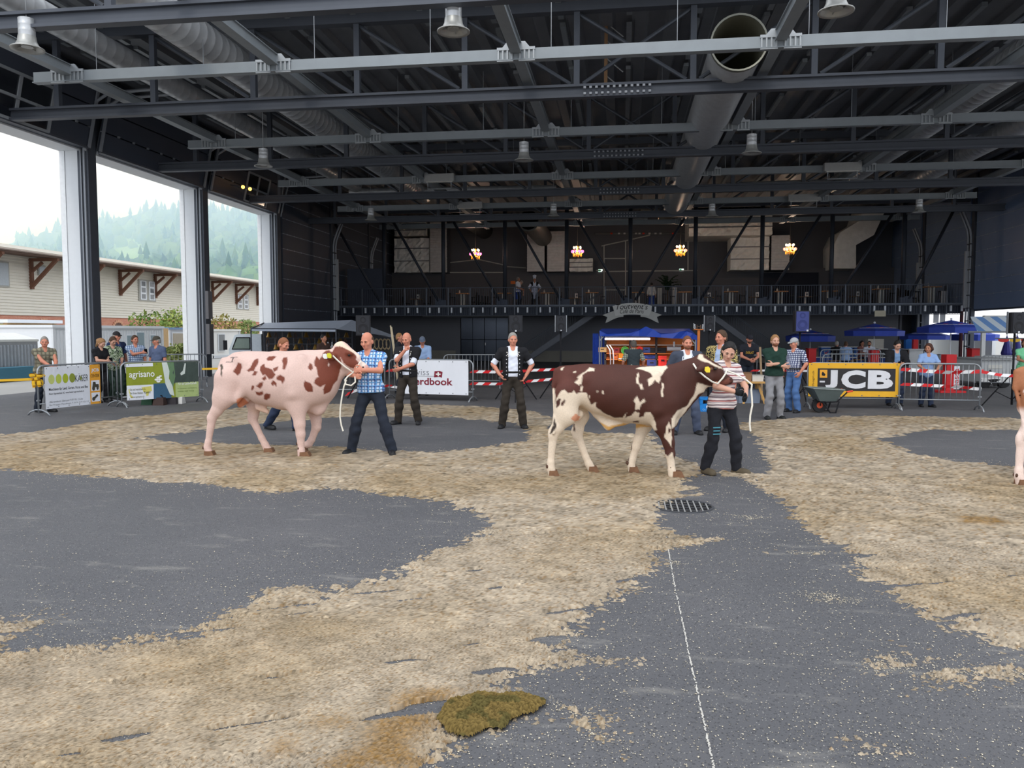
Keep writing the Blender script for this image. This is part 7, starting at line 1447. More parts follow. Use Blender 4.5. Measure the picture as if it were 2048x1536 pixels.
sheetpart(t, S, 'lettering', M_PINK, off=.005, texts=[('KÄSER', .53, .60, .24, .2, -.008), ('Maschinen für Land, Garten, Forst und Bau', .06, .42, .70, .075, .006), ('Käser Agrotechnik AG  www.kaeser-agrotechnik.ch', .06, .32, .62, .06, 0)])
sheetpart(t, S, 'small_print', M_PGREY, off=.005, texts=[('Oberuzwilerstr. Oberuzwil T 071 951 23 info', .06, .14, .60, .045, 0)]); sheetpart(t, S, 'small_print', M_PGREY, off=.005, texts=[('Bei Fragen Maschinen T 079 419 52 13', .06, .06, .70, .045, 0)])
sheetpart(t, S, 'oval_triangle', mat('oval_3', (140, 150, 60), .6), off=.006, polys=[[(.61, .64), (.655, .64), (.635, .76)]])
sheetpart(t, S, 'orange_field', mat('field_orange', (232, 164, 56), .6), (.80, 0, 1, 1), off=.005)
sheetpart(t, S, 'orange_lettering', M_BW, off=.008, texts=[('JCB', .825, .80, .15, .10, .03)]); sheetpart(t, S, 'center_lettering', M_PINK, off=.008, texts=[('CENTER', .815, .68, .165, .075, 0)])
sheetpart(t, S, 'picture_field', M_BW, (.82, .33, .98, .60), (.82, .06, .98, .29), off=.008)
sheetpart(t, S, 'machine_picture', mat('machine_dark', (70, 66, 56), .6), off=.010, polys=[oval(.865, .40, .028, .06), oval(.94, .40, .022, .05), [(.84, .42), (.97, .42), (.96, .50), (.91, .50), (.90, .56), (.855, .56)], oval(.86, .13, .03, .05), [(.88, .12), (.95, .2), (.93, .25), (.86, .17)]])
t, S = banner(B['a'], .05, .95, .16, 1.04, 'green and grey banner with white lower case lettering on the second barrier', .018, 2); cloth(t, S, mat('banner_green', (140, 150, 44), .55, var=.08))
sheetpart(t, S, 'white_strip', M_BW, (0, .90, .36, .99), off=.005); sheetpart(t, S, 'white_field', M_BW, (0, 0, .36, .40), off=.005); sheetpart(t, S, 'blue_field', mat('field_blue', (56, 92, 118), .5), (.36, 0, .60, .42), off=.005)
sheetpart(t, S, 'yellow_brush', mat('brush_yellow', (214, 206, 110), .7), off=.007, polys=[[(.02, .30), (.33, .36), (.34, .22), (.03, .18)], [(.03, .16), (.30, .22), (.29, .10), (.05, .06)]])
sheetpart(t, S, 'brush_lettering', mat('print_olive', (92, 90, 40), .7), off=.009, texts=[('Sie und versichern Sie schon', .04, .26, .28, .06, 0), ('für Ihren Risiken', .04, .16, .17, .06, 0), ('Risiken!', .23, .16, .09, .07, .01), ('www.agrisano.ch', .05, .05, .18, .06, 0)])
sheetpart(t, S, 'dark_field', mat('field_slate', (64, 76, 70), .5, var=.3, scale=5), (.60, .40, 1, 1), off=.005); sheetpart(t, S, 'pale_field', mat('field_palegreen', (168, 184, 120), .55, var=.15), (.66, 0, 1, .42), off=.006)
sheetpart(t, S, 'pale_sweep', mat('sweep_pale', (206, 214, 206), .5), off=.008, polys=[[(.48, 1), (.55, 1), (.58, .75), (.57, .55), (.62, .33), (.64, .05), (.58, .10), (.52, .40), (.50, .7)], [(.74, .62), (.80, .66), (.82, .95), (.80, .96), (.77, .75), (.73, .68)]])
sheetpart(t, S, 'green_sweep', mat('sweep_green', (98, 128, 92), .5), off=.007, polys=[[(.55, 1), (.64, 1), (.66, .6), (.63, .3), (.60, .35), (.58, .6)]])
sheetpart(t, S, 'lettering', mat('print_white', (238, 238, 232), .6), off=.009, texts=[('agrisano', .035, .56, .34, .22, .012)]); sheetpart(t, S, 'slogan_lettering', MATS['print_white'], off=.009, texts=[('Für die Landwirtschaft', .70, .35, .27, .07, .005)])
sheetpart(t, S, 'leaf_logo', MATS['print_white'], off=.009, polys=[oval(.40, .53, .028, .03, 10), oval(.45, .53, .028, .03, 10), oval(.425, .585, .028, .03, 10), oval(.425, .475, .028, .028, 10), oval(.455, .625, .02, .022, 10)])
sheetpart(t, S, 'small_print', mat('print_green', (110, 130, 70), .7), off=.009, texts=[('Ein Unternehmen - eine Versicherung', .69, .22, .28, .05, 0), ('Krankheit  Unfall  Vorsorge', .69, .14, .24, .05, 0)])
t, S = banner(B['s'], .12, .955, .16, 1.05, 'white banner with dark red lettering and red flag behind the thoughtful judge', .012, 3); cloth(t, S, M_BW)
MR = mat('print_darkred', (128, 34, 52), .6)
sheetpart(t, S, 'thin_lettering', mat('print_lightgrey', (120, 122, 128), .6), off=.005, texts=[('swiss', .18, .56, .27, .17, -.012)]); sheetpart(t, S, 'rule', M_PGREY, (.16, .525, .52, .535), off=.005)
sheetpart(t, S, 'lettering', MR, off=.005, texts=[('herdbook', .17, .27, .61, .21, .022)])
sheetpart(t, S, 'flag', MR, off=.006, polys=[[(.52, .50), (.60, .52), (.63, .49), (.64, .66), (.60, .69), (.53, .68)]]); sheetpart(t, S, 'flag_cross', MATS['print_white'], off=.008, polys=[[(.572, .535), (.590, .535), (.590, .655), (.572, .655)], [(.548, .578), (.614, .578), (.614, .612), (.548, .612)]])
t, S = banner(B['j'], .005, 1.02, .28, 1.06, 'yellow framed black banner with big white letters on the right barrier', .004, 4); cloth(t, S, mat('banner_yellow', (228, 172, 44), .5, var=.06))
sheetpart(t, S, 'black_field', mat('field_black', (46, 44, 46), .5), (.10, .17, .955, .84), off=.005)
for tx, x, w in (('J', .185, .135), ('C', .36, .27), ('B', .655, .275)): sheetpart(t, S, 'lettering', mat('print_silver', (214, 214, 218), .5), off=.012, texts=[(tx, x, .24, w, .55, .05)], )
sheetpart(t, S, 'logo_square', mat('field_orange', (232, 164, 56), .6), (.122, .56, .205, .80), off=.009); sheetpart(t, S, 'logo_mark', M_PINK, off=.011, polys=[[(.145, .63), (.175, .61), (.185, .66), (.165, .72), (.15, .74), (.143, .69)]]); sheetpart(t, S, 'white_bar', MATS['print_silver'], (.122, .42, .18, .47), off=.009)
mb = MB(); V, Fc = text_geo('lerch-agri.ch', height=.06, width=.52 * S.h * 1.2); mb.add([S(.068 * S.L - b, .14 * S.h + a, .006) for a, b in V], Fc); mb.build('side_lettering', mat('print_umber', (96, 70, 30), .6), t, world=True)
def tape(words, pts, w=.07, step=.16):
 mb = MB(); P = [Vector(p) for p in pts]; acc = 0
 for a, b in zip(P[:-1], P[1:]):
  L = (b - a).length; n = max(1, int(L / step)); d = (b - a) / n
  for i in range(n):
   mb.mi = (acc + i) % 2; p0 = a + d * i; tw = .03 * math.sin((acc + i) * .9); s_ = Vector((0, tw, w / 2)); k = d * .45
   mb.add([p0 - s_, p0 + d - s_, p0 + d + s_ + k, p0 + s_ + k], [(0, 1, 2, 3)]);
  acc += n
 return solo('barrier_tape', mb, [mat('tape_red', (206, 42, 46), .4), mat('tape_white', (232, 230, 230), .4)], words, 'tape', 'red and white tapes')
def aty(x, y, gy): g = ground(x, gy); return atv(x, y, (g - CAMP).dot(FH))
tape('upper red and white tape left of the judge with hands on hips', [aty(939, 743, 803), aty(990, 744, 800), aty(1050, 742, 797)]); tape('lower red and white tape left of the judge with hands on hips', [aty(938, 767, 803), aty(990, 768, 800), aty(1050, 765, 797)])
tape('upper red and white tape between the judge and the brown bull', [aty(1050, 741, 797), aty(1110, 739, 797), aty(1200, 740, 797)]); tape('lower red and white tape between the judge and the brown bull', [aty(1050, 763, 797), aty(1110, 758, 797), aty(1200, 760, 797)])
tape('red and white tape behind the arm of the man in plaid', [aty(690, 790, 798), aty(740, 770, 798), aty(780, 772, 798), aty(800, 776, 798)]); tape('short upper red and white tape beside the judge with hand on chin', [aty(770, 741, 797), aty(802, 740, 797)])
tape('upper red and white tape along the bare right barrier', [aty(1798, 738, 818.5), aty(1850, 742, 819.5), aty(1900, 745, 820), aty(1960, 743, 821)], .08, .17); tape('lower red and white tape along the bare right barrier', [aty(1798, 768, 818.5), aty(1860, 771, 819.5), aty(1920, 774, 820.5), aty(1956, 778, 821)], .07, .17)
tape('red and white tape running from the right barrier to the loudspeaker stand', [aty(1960, 743, 821), aty(2000, 750, 820), aty(2032, 752, 819)], .07, .17); tape('red and white tape behind the grey jeans', [aty(1500, 741, 798), aty(1530, 741, 798), aty(1615, 742, 800)], .05)
MY = mat('ribbon_yellow', (224, 176, 40), .5)
for words, a, b in (('yellow ribbon leading out of the left picture edge', (-30, 762, 836), (76, 758, 831)), ('yellow ribbon between the barrier and the door column', (404, 738, 804), (446, 737, 803))):
 p, q = aty(*a), aty(*b); mb = MB(); mb.bar(p, q, .012, .05); solo('yellow_ribbon', mb, MY, words, 'ribbon')
c = aty(77, 757, 831.5) - FH * .05; t = root('yellow_bow', 'big crumpled yellow ribbon bow tied to the leftmost barrier post', 'bow', c)
for k, (dx, dz, rx, rz_) in enumerate(((-.08, .07, .09, .05), (.09, .06, .1, .04), (0, .0, .05, .06), (-.06, -.10, .05, .10), (.07, -.09, .06, .09))):
 mb = MB()
 for j in range(10):
  a0, a1 = 2 * PI * j / 10, 2 * PI * (j + 1) / 10; mb.quad((dx + rx * math.cos(a0), -.03, dz + rz_ * math.sin(a0)), (dx + rx * math.cos(a1), -.03 - .02 * math.sin(3 * a1), dz + rz_ * math.sin(a1)), (dx + rx * .8 * math.cos(a1), .04, dz + rz_ * .8 * math.sin(a1)), (dx + rx * .8 * math.cos(a0), .04, dz + rz_ * .8 * math.sin(a0)))
 mb.quad((dx - rx * .8, -.035, dz - rz_ * .5), (dx + rx * .8, -.03, dz - rz_ * .4), (dx + rx * .7, -.045, dz + rz_ * .6), (dx - rx * .7, -.04, dz + rz_ * .5)); mb.build('loop', MY, t)
for (x0, x1, y0, y1, c, w_) in ((286, 308, 786, 813, (40, 76, 56), 'dark green bag on the ground behind the green banner'), (309, 331, 795, 814, (60, 44, 40), 'black and brown bag on the ground beside the green bag'), (332, 356, 795, 812, (44, 40, 44), 'black holdall on the ground behind the green banner'), (357, 368, 794, 811, (200, 198, 194), 'white carrier bag on the ground behind the green banner')):
 a, b = ground(x0, y1 - 4), ground(x1, y1 - 4); hh = (y1 - y0) / F * (a - CAMP).dot(FWD); mb = MB(); w = (b - a).length
 mb.add([(-w / 2, -.12, 0), (w / 2, -.12, 0), (w / 2, .12, 0), (-w / 2, .12, 0), (-w * .42, -.07, hh * .8), (w * .42, -.07, hh * .8), (w * .42, .07, hh * .8), (-w * .42, .07, hh * .8)], [(3, 2, 1, 0), (4, 5, 6, 7), (0, 1, 5, 4), (1, 2, 6, 5), (2, 3, 7, 6), (3, 0, 4, 7)])
 t = root('bag', w_, 'bag', (a + b) / 2, TH); mb.build('body', mat('bag_%d' % c[1], c, .7), t); mb = MB(); mb.tube([(-w * .25, 0, hh * .78), (-w * .2, 0, hh), (w * .2, 0, hh), (w * .25, 0, hh * .78)], .012, 5); mb.build('handle', M_BLACK, t)
# loudspeakers on stands
def speaker(x0, x1, y0, y1, gy, words, blue=False, uprights=False):
 x = (x0 + x1) / 2; g = ground(x, gy); c = (g - CAMP).dot(FWD); w, hh = (x1 - x0) / F * c, (y1 - y0) / F * c; zb = EYE - (y1 - 664) / F * c
 s_ = root('loudspeaker_stand', 'tripod stand under the ' + words.split(' in front')[0] + ('' if x < 1900 else ' at the far right'), 'stand', g, TH)
 mb = MB(); mb.tube([(0, 0, .1), (0, 0, zb)], .024, 8); mb.build('pole', M_BLACK, s_, smooth=True)
 for k in range(3):
  a = 2 * PI * k / 3 + .5; mb = MB(); mb.tube([(0, 0, .85), (.62 * math.cos(a), .62 * math.sin(a), .02)], .016, 6); mb.build('leg', M_BLACK, s_); mb = MB(); mb.tube([(0, 0, .22), (.34 * math.cos(a), .34 * math.sin(a), .40)], .010, 5); mb.build('brace', M_BLACK, s_)
 mb = MB(); mb.tube([(0, 0, .80), (0, 0, .92)], .045, 8); mb.build('collar', M_BLACK, s_)
 t = root('loudspeaker', words, 'loudspeaker', (g.x, g.y, zb), TH); d = w * .85
 mb = MB(); mb.prism([(-w / 2, -d / 2, 0), (w / 2, -d / 2, 0), (w * .36, d / 2, 0), (-w * .36, d / 2, 0)], (0, 0, hh)); mb.build('cabinet', mat('speaker_case', (36, 36, 40), .6), t)
 mb = MB(); mb.box((0, -d / 2 - .008, hh / 2), (w * .86, .012, hh * .92)); mb.build('grille', mat('grille_blue', (62, 70, 128), .6, var=.1) if blue else mat('grille_black', (44, 45, 50), .7), t)
 R_ = Matrix.Rotation(PI / 2, 3, 'X'); mb = MB(); mb.lathe([(w * .16, 0), (w * .33, .004), (w * .35, 0)], (0, -d / 2 - .014, hh * .34), 20, R_); mb.lathe([(w * .1, 0), (w * .18, .004), (w * .2, 0)], (0, -d / 2 - .014, hh * .78), 20, R_); mb.build('driver_ring', mat('ring_blue', (50, 58, 112), .6) if blue else mat('ring_black', (32, 32, 36), .6), t)
 mb = MB(); mb.box((w * (.34 if blue else 0), -d / 2 - .016, hh * .07), (w * .12, .008, w * .12)); mb.build('badge', mat('badge_pale', (214, 216, 220), .5), t)
 if uprights:
  for sx in (-1, 1): mb = MB(); mb.box((sx * (w / 2 + .015), 0, hh * .5), (.022, .05, hh * 1.06)); mb.build('bracket', M_ZINC, t)
speaker(716, 745, 631, 671, 800, 'large black loudspeaker in front of the grey awning'); speaker(1018, 1045, 631, 664, 802, 'black loudspeaker above the judge with hands on hips')
speaker(1111, 1131, 632, 663, 800, 'black loudspeaker between pale brackets, left of the blue tent', uprights=True); speaker(1407, 1425, 632, 662, 800, 'black loudspeaker between pale brackets, right of the blue tent', uprights=True)
speaker(1582, 1611, 622, 664, 806, 'loudspeaker with a blue grille left of the parasols', True); speaker(2009, 2037, 625, 667, 818, 'black loudspeaker near the right picture edge in front of the food stall', uprights=True)
# market stall with truck, left
M_AWN = mat('awning_grey', (190, 198, 212), .5, var=.1)
YS1, YS0 = 32.6, 29.3
t = root('market_awning', 'grey market stall awning in front of the truck', 'awning', atY(600, 655, 31))
def awn(nm, P, sag=.08):
 a, b, c, d = [Vector(p) for p in P]; mb = MB(); n, m_ = 10, 5; V = []
 for i in range(n + 1):
  for j in range(m_ + 1):
   u, v = i / n, j / m_; V.append((a.lerp(b, u)).lerp(d.lerp(c, u), v) + Vector((0, 0, -sag * math.sin(PI * v) * (.6 + .4 * math.sin(u * 9)))))
 mb.add(V, [(i * (m_ + 1) + j, (i + 1) * (m_ + 1) + j, (i + 1) * (m_ + 1) + j + 1, i * (m_ + 1) + j + 1) for i in range(n) for j in range(m_)]); return mb.build(nm, M_AWN, t, world=True, smooth=True)
A_, B_, C_2, D_ = atY(528, 646, YS1), atY(704, 640, YS1), atY(672, 658, YS0), atY(502, 657, YS0)
awn('roof_sheet', (A_, B_, C_2, D_)); awn('front_flap', (D_, C_2, C_2 - Vector((0, 0, .10)), D_ - Vector((0, 0, .10))), 0); awn('side_sheet', (B_, atY(790, 672, YS1 - 1), atY(770, 671, YS0), C_2))
for p, q in [(p, Vector((p.x, p.y, 0))) for p in (A_, B_, C_2, D_, atY(786, 672, YS1 - 1))] + [(D_, C_2), (A_, D_)]: mb = MB(); mb.tube([p, q], .025, 6); mb.build('frame_tube', M_DARK, t, world=True)
t = root('market_truck', 'pale market truck with open dark sales box, behind the pale bull', 'truck', atY(560, 745, 33.4)); t.location.z = 0
def W_(x, y): p = atY(x, y, 33.4) - t.location; return p.x, p.z
x0, _ = W_(525, 700); x1, _ = W_(712, 700); mb = MB(); mb.span((x0, 0, .5), (x1, 1.9, 2.1)); mb.build('sales_box', mat('box_dark', (40, 40, 44), .7), t)
c0, c1 = W_(458, 700)[0], W_(523, 700)[0]; z1 = W_(490, 668)[1]
pts = [(c0, .45), (c0, 1.0), (c0 + .28, z1 - .05), (c0 + .5, z1), (c1, z1), (c1, .45)]; mb = MB(); mb.prism([(x, 0, z) for x, z in pts], (0, 1.8, 0)); mb.build('cab', mat('cab_pale', (206, 214, 220), .35), t)
pts = [(c0 + .16, 1.02), (c0 + .38, z1 - .16), (c0 + 1.0, z1 - .16), (c0 + 1.0, 1.02)]; mb = MB(); mb.prism([(x, -.012, z) for x, z in pts], (0, .02, 0)); mb.build('side_window', mat('cab_glass', (120, 134, 124), .1), t)
mb = MB(); mb.tube([(x, -.02, z) for x, z in pts], .03, 5, close=True); mb.build('window_seal', M_BLACK, t)
mb = MB(); mb.box((c0 - .12, -.1, 1.2), (.14, .1, .42)); mb.build('mirror', M_BLACK, t)
for xw in (c0 + .6, x1 - .8, x1 - 1.8): mb = MB(); mb.lathe([(0, -.12), (.4, -.12), (.4, .12), (0, .12)], (xw, .1, .4), 18, Matrix.Rotation(PI / 2, 3, 'X')); mb.build('wheel', mat('tyre', (38, 38, 40), .8), t)
mb = MB(); mb.span((x0, .9, .4), (x1, 1.1, .55)); mb.build('chassis', M_DARK, t)
rails = [(668, 31.6), (680, 31.0), (692, 30.4)]
for y, Y in rails:
 a, b = atY(533, y - 4, Y), atY(704, y - 4, Y); mb = MB(); mb.tube([a, b], .015, 5); solo('display_rail', mb, M_DARK, '%s thin rail of hung goods in the market stall' % {668: 'topmost', 680: 'middle', 692: 'lowest'}[y], 'rail')
rg = random.Random(5)
for r_, (y, Y) in enumerate(rails):
 for k in range(13):
  x = 537 + 13 * k + rg.uniform(-3, 3); p = atY(x, y - 3.5, Y); kind = (r_ + k) % 3; row = ('top', 'middle', 'lowest')[r_]
  if kind == 0:
   mb = MB(); mb.lathe([(.0, 0), (.05, -.01), (.07, -.1), (.11, -.2), (.115, -.21), (.0, -.2)], p, 10); solo('cow_bell', mb, mat('bell_brass', (156, 120, 58), .35, .7), 'brass cow bell hung in the market stall, %s row, %s place' % (row, ORD[k]), 'bell', 'cow bells in the market stall, %s row' % row, smooth=True)
  elif kind == 1:
   mb = MB(); mb.tube([p, p + Vector((-.06, 0, -.15)), p + Vector((-.05, 0, -.32)), p + Vector((.0, -.02, -.38)), p + Vector((.06, 0, -.3)), p + Vector((.05, 0, -.12)), p], .016, 5); solo('leather_halter', mb, mat('leather_brown', (88, 60, 40), .6), 'brown leather halter hung in the market stall, %s row, %s place' % (row, ORD[k]), 'halter', 'leather halters in the market stall, %s row' % row)
  else:
   mb = MB()
   for q in range(7): mb.tube([p + Vector((0, 0, -.05 * q)) + Vector((.018 * math.cos(a), .018 * math.sin(a) if q % 2 else 0, .0 + .028 * math.sin(a))) for a in np.linspace(0, 2 * PI, 7)[:-1]], .007, 4, close=True)
   solo('chain', mb, mat('chain_steel', (150, 150, 154), .35, .7), 'steel chain hung in the market stall, %s row, %s place' % (row, ORD[k]), 'chain', 'chains in the market stall, %s row' % row)
for k, x in enumerate((736, 745, 753, 761, 769, 776)):
 p = atY(x, 676, 30.4); mb = MB()
 for q in range(3): mb.tube([p + Vector((.09 * math.cos(a), .02 * q, -.22 + .2 * math.sin(a) - .02 * q)) for a in np.linspace(0, 2 * PI, 12)[:-1]], .013, 5, close=True)
 solo('rope_coil', mb, mat('rope_tan', (176, 156, 124), .9), ['leftmost', 'second', 'third', 'fourth', 'fifth', 'rightmost'][k] + ' tan rope coil hanging under the side awning', 'rope', 'rope coils under the side awning')
a, b = atY(738, 675, 30.4), atY(782, 677, 30.4); mb = MB(); mb.tube([a, b], .02, 5); mb.tube([b, Vector((b.x, b.y, 0))], .025, 5); mb.tube([a, Vector((a.x, a.y, 0))], .025, 5); solo('coil_rack', mb, M_DARK, 'dark rack holding the rope coils under the side awning', 'rack')
for k, (xa, ya, xb, yb) in enumerate(((781, 651, 791, 697), (783, 654, 794, 700))):
 g = ground(xb + 6, 778); c = (g - CAMP).dot(FH); mb = MB(); mb.tube([atv(xa, ya, c), g], .022, 6); solo('wooden_pole', mb, mat('pole_pale', (206, 190, 160), .7), ('left' if k == 0 else 'right') + ' one of two pale wooden poles leaning at the end of the market stall', 'pole')
for k, (x, y) in enumerate(((656, 690), (664, 690))):
 p = atY(x, 684, 30.2); mb = MB(); mb.tube([p + Vector((0, 0, .0)), p + Vector((0, 0, -.12)), p + Vector((.05, 0, -.2)), p + Vector((0, 0, -.26)), p + Vector((-.05, 0, -.2)), p + Vector((-.01, 0, -.14))], .018, 5); solo('white_hook', mb, M_WHITE, ('left' if k == 0 else 'right') + ' white rope hook hanging above the pale bull\'s neck', 'hook')
# blue tent stall in the middle
YT0, YT1 = 23.0, 25.6
M_TARP = mat('tarp_blue', (34, 66, 160), .45, var=.15, scale=3)
t = root('blue_tent', 'blue canopy tent over a tool stall in the middle of the hall', 'tent', (atY(1292, 700, 24).x, 24, 0))
def TW(x, y, Y): return atY(x, y, Y)
top = [(1199, 661), (1215, 667), (1240, 667.5), (1262, 666), (1278, 659), (1292, 653), (1306, 659), (1322, 666.5), (1345, 667), (1360, 663), (1374, 661), (1386, 667), (1394, 671)]
bot = [(1199, 672), (1215, 672.5), (1240, 672), (1262, 672), (1278, 672.5), (1292, 673), (1306, 674), (1322, 675), (1345, 677), (1360, 677), (1374, 678), (1386, 679), (1394, 680)]
mb = MB(); V = [TW(x, y, YT0 + .05 * math.sin(i * 2)) for i, (x, y) in enumerate(top)] + [TW(x, y, YT0 - .03 + .04 * math.sin(i * 3)) for i, (x, y) in enumerate(bot)]; n = len(top); mb.add(V, [(n + i, n + i + 1, i + 1, i) for i in range(n - 1)]); mb.build('front_valance', M_TARP, t, world=True)
mb = MB(); V = [TW(x, y, YT0) for x, y in top] + [Vector((TW(x, y, YT0).x, YT1, TW(x, 660, YT0).z + .05)) for x, y in top]; mb.add(V, [(i, i + 1, n + i + 1, n + i) for i in range(n - 1)]); mb.build('roof_sheet', M_TARP, t, world=True, smooth=True)
mb = MB(); a, b = TW(1185, 732, YT0), TW(1197, 667, YT0); V = []
for i in range(9):
 for j in range(2): V.append((a.x + (b.x - a.x) * i / 8, YT0 + .05 * (i % 2) + (2.4 if j and i == 0 else 0) * 0, b.z if j else .02))
mb.add(V, [(2 * i, 2 * i + 2, 2 * i + 3, 2 * i + 1) for i in range(8)]); mb.build('gathered_curtain', mat('tarp_blue_light', (58, 88, 176), .4, var=.35, scale=14), t, world=True)
mb = MB(); a, b = TW(1197, 700, YT1), TW(1394, 700, YT1); mb.quad((a.x, YT1, .02), (b.x, YT1, .02), (b.x, YT1, 1.66), (a.x, YT1, 1.66)); mb.build('back_sheet', M_TARP, t, world=True)
for x in (1199, 1392):
 for Y in (YT0 + .08, YT1 - .05): p = TW(x, 672, YT0); mb = MB(); mb.tube([(p.x, Y, 0), (p.x, Y, p.z)], .022, 6); mb.build('leg', M_ZINC, t, world=True)
for xa, ya, xb, yb in ((1199, 682, 1207, 673), (1392, 690, 1384, 680)): mb = MB(); mb.bar(TW(xa, ya, YT0 + .1), TW(xb, yb, YT0 + .1), .03, .03); mb.build('brace', M_ZINC, t, world=True)
a, b = TW(1210, 678, 23.6), TW(1300, 678, 23.6); lt2 = root('tube_lamp', 'long pinkish white tube lamp under the blue tent', 'lamp', (a + b) / 2)
mb = MB(); mb.tube([a, b], .026, 8); mb.build('tube', mat('tube_glow', (255, 226, 224), emit=3.5), lt2, world=True); mb = MB(); mb.bar(a + Vector((0, 0, .05)), b + Vector((0, 0, .05)), .06, .04); mb.build('holder', M_WHITE, lt2, world=True)
l = bpy.data.lights.new('tube_light', 'AREA'); l.shape = 'RECTANGLE'; l.size = 1.3; l.size_y = .06; l.energy = 22; l.color = (1, .86, .84); lo_ = bpy.data.objects.new('tube_light', l); lo_.parent = lt2; lo_.location = (0, 0, -.04); COL.objects.link(lo_)
t = root('tool_shelf', 'orange backed shelf wall inside the blue tent', 'shelf', (TW(1295, 700, 25.2).x, 25.2, 0)); MO = mat('shelf_orange', (206, 118, 56), .7)
a, b = TW(1210, 700, 25.3), TW(1390, 700, 25.3); mb = MB(); mb.span((a.x, 25.3, .0), (b.x, 25.36, 1.62)); mb.build('back_board', MO, t, world=True)
for y in (689, 706, 718): z = TW(1300, y, 25.1).z; mb = MB(); mb.span((a.x, 24.95, z - .03), (b.x, 25.3, z)); mb.build('shelf_board', mat('shelf_pale', (190, 180, 166), .7) if y == 689 else MO, t, world=True)
for x in (1211, 1260, 1312, 1389): p = TW(x, 700, 25.2); mb = MB(); mb.span((p.x - .03, 24.95, 0), (p.x + .03, 25.3, 1.62)); mb.build('upright', mat('upright_dark', (60, 58, 58), .6), t, world=True)
t = root('stall_table', 'low stall table in the blue tent carrying the red crate', 'table', (TW(1290, 740, 23.9).x, 23.9, 0)); a, b = TW(1200, 735, 23.9), TW(1392, 735, 23.9); z = TW(1290, 733.5, 23.9).z
mb = MB(); mb.span((a.x, 23.6, z - .04), (b.x, 24.3, z)); mb.build('tabletop', mat('table_rust', (146, 92, 66), .7), t, world=True)
for x in (a.x + .1, b.x - .1):
 for Y in (23.66, 24.24): mb = MB(); mb.span((x - .03, Y - .03, 0), (x + .03, Y + .03, z - .04)); mb.build('leg', M_DARK, t, world=True)
def item(nm, words, cat, x0, x1, y0, y1, Y, c, kind='box', depth=.2, parts=None):
 a, b = TW(x0, y1, Y), TW(x1, y0, Y); w, h = b.x - a.x, b.z - a.z; t = root(nm, words, cat, ((a.x + b.x) / 2, Y, a.z)); m_ = mat(nm + '_%d_%d' % (c[0], c[2]), c, .5)
 if kind == 'box':
  mb = MB(); mb.box((0, 0, h / 2), (w, depth, h)); mb.build('body', m_, t); mb = MB(); mb.box((0, 0, h), (w * 1.04, depth * 1.04, h * .12)); mb.build('rim', m_, t); mb = MB(); mb.box((0, -depth / 2 - .005, h * .62), (w * .4, .012, h * .16)); mb.build('handle_slot', mat('slot_dark', (26, 26, 28), .8), t)
 elif kind == 'disc':
  R_ = Matrix.Rotation(PI / 2, 3, 'X'); mb = MB(); mb.lathe([(0, 0), (w / 2, 0), (w / 2, .1), (w * .4, .1), (w * .36, .04), (0, .04)], (0, 0, h / 2), 18, R_); mb.build('reel', m_, t); mb = MB(); mb.lathe([(0, .05), (w * .14, .05), (w * .1, .12), (0, .12)], (0, 0, h / 2), 10, R_); mb.build('hub', mat('slot_dark', (26, 26, 28), .8), t)
 elif kind == 'cyl':
  R_ = Matrix.Rotation(PI / 2, 3, 'Y'); mb = MB(); mb.lathe([(0, -w / 2), (h / 2, -w / 2), (h / 2, w / 2), (0, w / 2)], (0, 0, h / 2), 14, R_); mb.build('body', m_, t, smooth=False); mb = MB(); mb.tube([(0, 0, h), (0, 0, h + .15)], .03, 6); mb.build('neck', M_ZINC, t)
 elif kind == 'cloth':
  mb = MB(); n_ = 6; mb.add([(-w / 2 + w * i / n_, .03 * (i % 2), z_) for i in range(n_ + 1) for z_ in (0, h)], [(2 * i, 2 * i + 2, 2 * i + 3, 2 * i + 1) for i in range(n_)]); mb.build('fabric', m_, t); mb = MB(); mb.box((0, -.02, h * .3), (w, .02, h * .14)); mb.build('reflective_strip', M_WHITE, t)
 return t
item('plastic_crate', 'red plastic crate on the stall table', 'crate', 1317, 1333, 713, 733, 24.0, (206, 48, 40)); item('hose_reel', 'green hose reel on the shelf in the blue tent', 'reel', 1242, 1258, 695, 706, 25.0, (80, 176, 70), 'disc'); item('red_basket', 'dark red basket left of the green reel', 'basket', 1227, 1239, 696, 706, 25.1, (150, 40, 40))
item('safety_jacket', 'orange and yellow safety jacket hung in the blue tent', 'jacket', 1237, 1251, 707, 722, 24.9, (226, 150, 50), 'cloth'); item('warning_paddle', 'red round paddle behind the stallholder', 'paddle', 1274, 1285, 693, 703, 24.9, (220, 48, 40), 'disc'); item('tool_box', 'blue tool box on the upper shelf', 'box', 1286, 1300, 695, 705, 25.1, (50, 76, 140)); item('tarp_bundle', 'blue folded bundle on the lower shelf', 'bundle', 1288, 1312, 711, 717, 25.1, (44, 66, 140)); item('storage_bin', 'dark blue storage bin under the lower shelf', 'bin', 1294, 1312, 720, 733, 24.3, (40, 56, 108))
item('metal_canister', 'shiny steel canister beside the judge with goatee', 'canister', 1334, 1362, 693, 702, 24.9, (186, 188, 190), 'cyl'); item('black_case', 'black case on the shelf left of the steel canister', 'case', 1300, 1332, 696, 708, 25.1, (28, 28, 32)); item('straw_hat_box', 'tan box at the left end of the shelf', 'box', 1197, 1213, 695, 704, 24.9, (196, 160, 104)); item('orange_bucket', 'orange bucket on the lower shelf at left', 'bucket', 1226, 1236, 707, 717, 25.1, (220, 110, 50))
g = TW(1223, 730, 23.7)
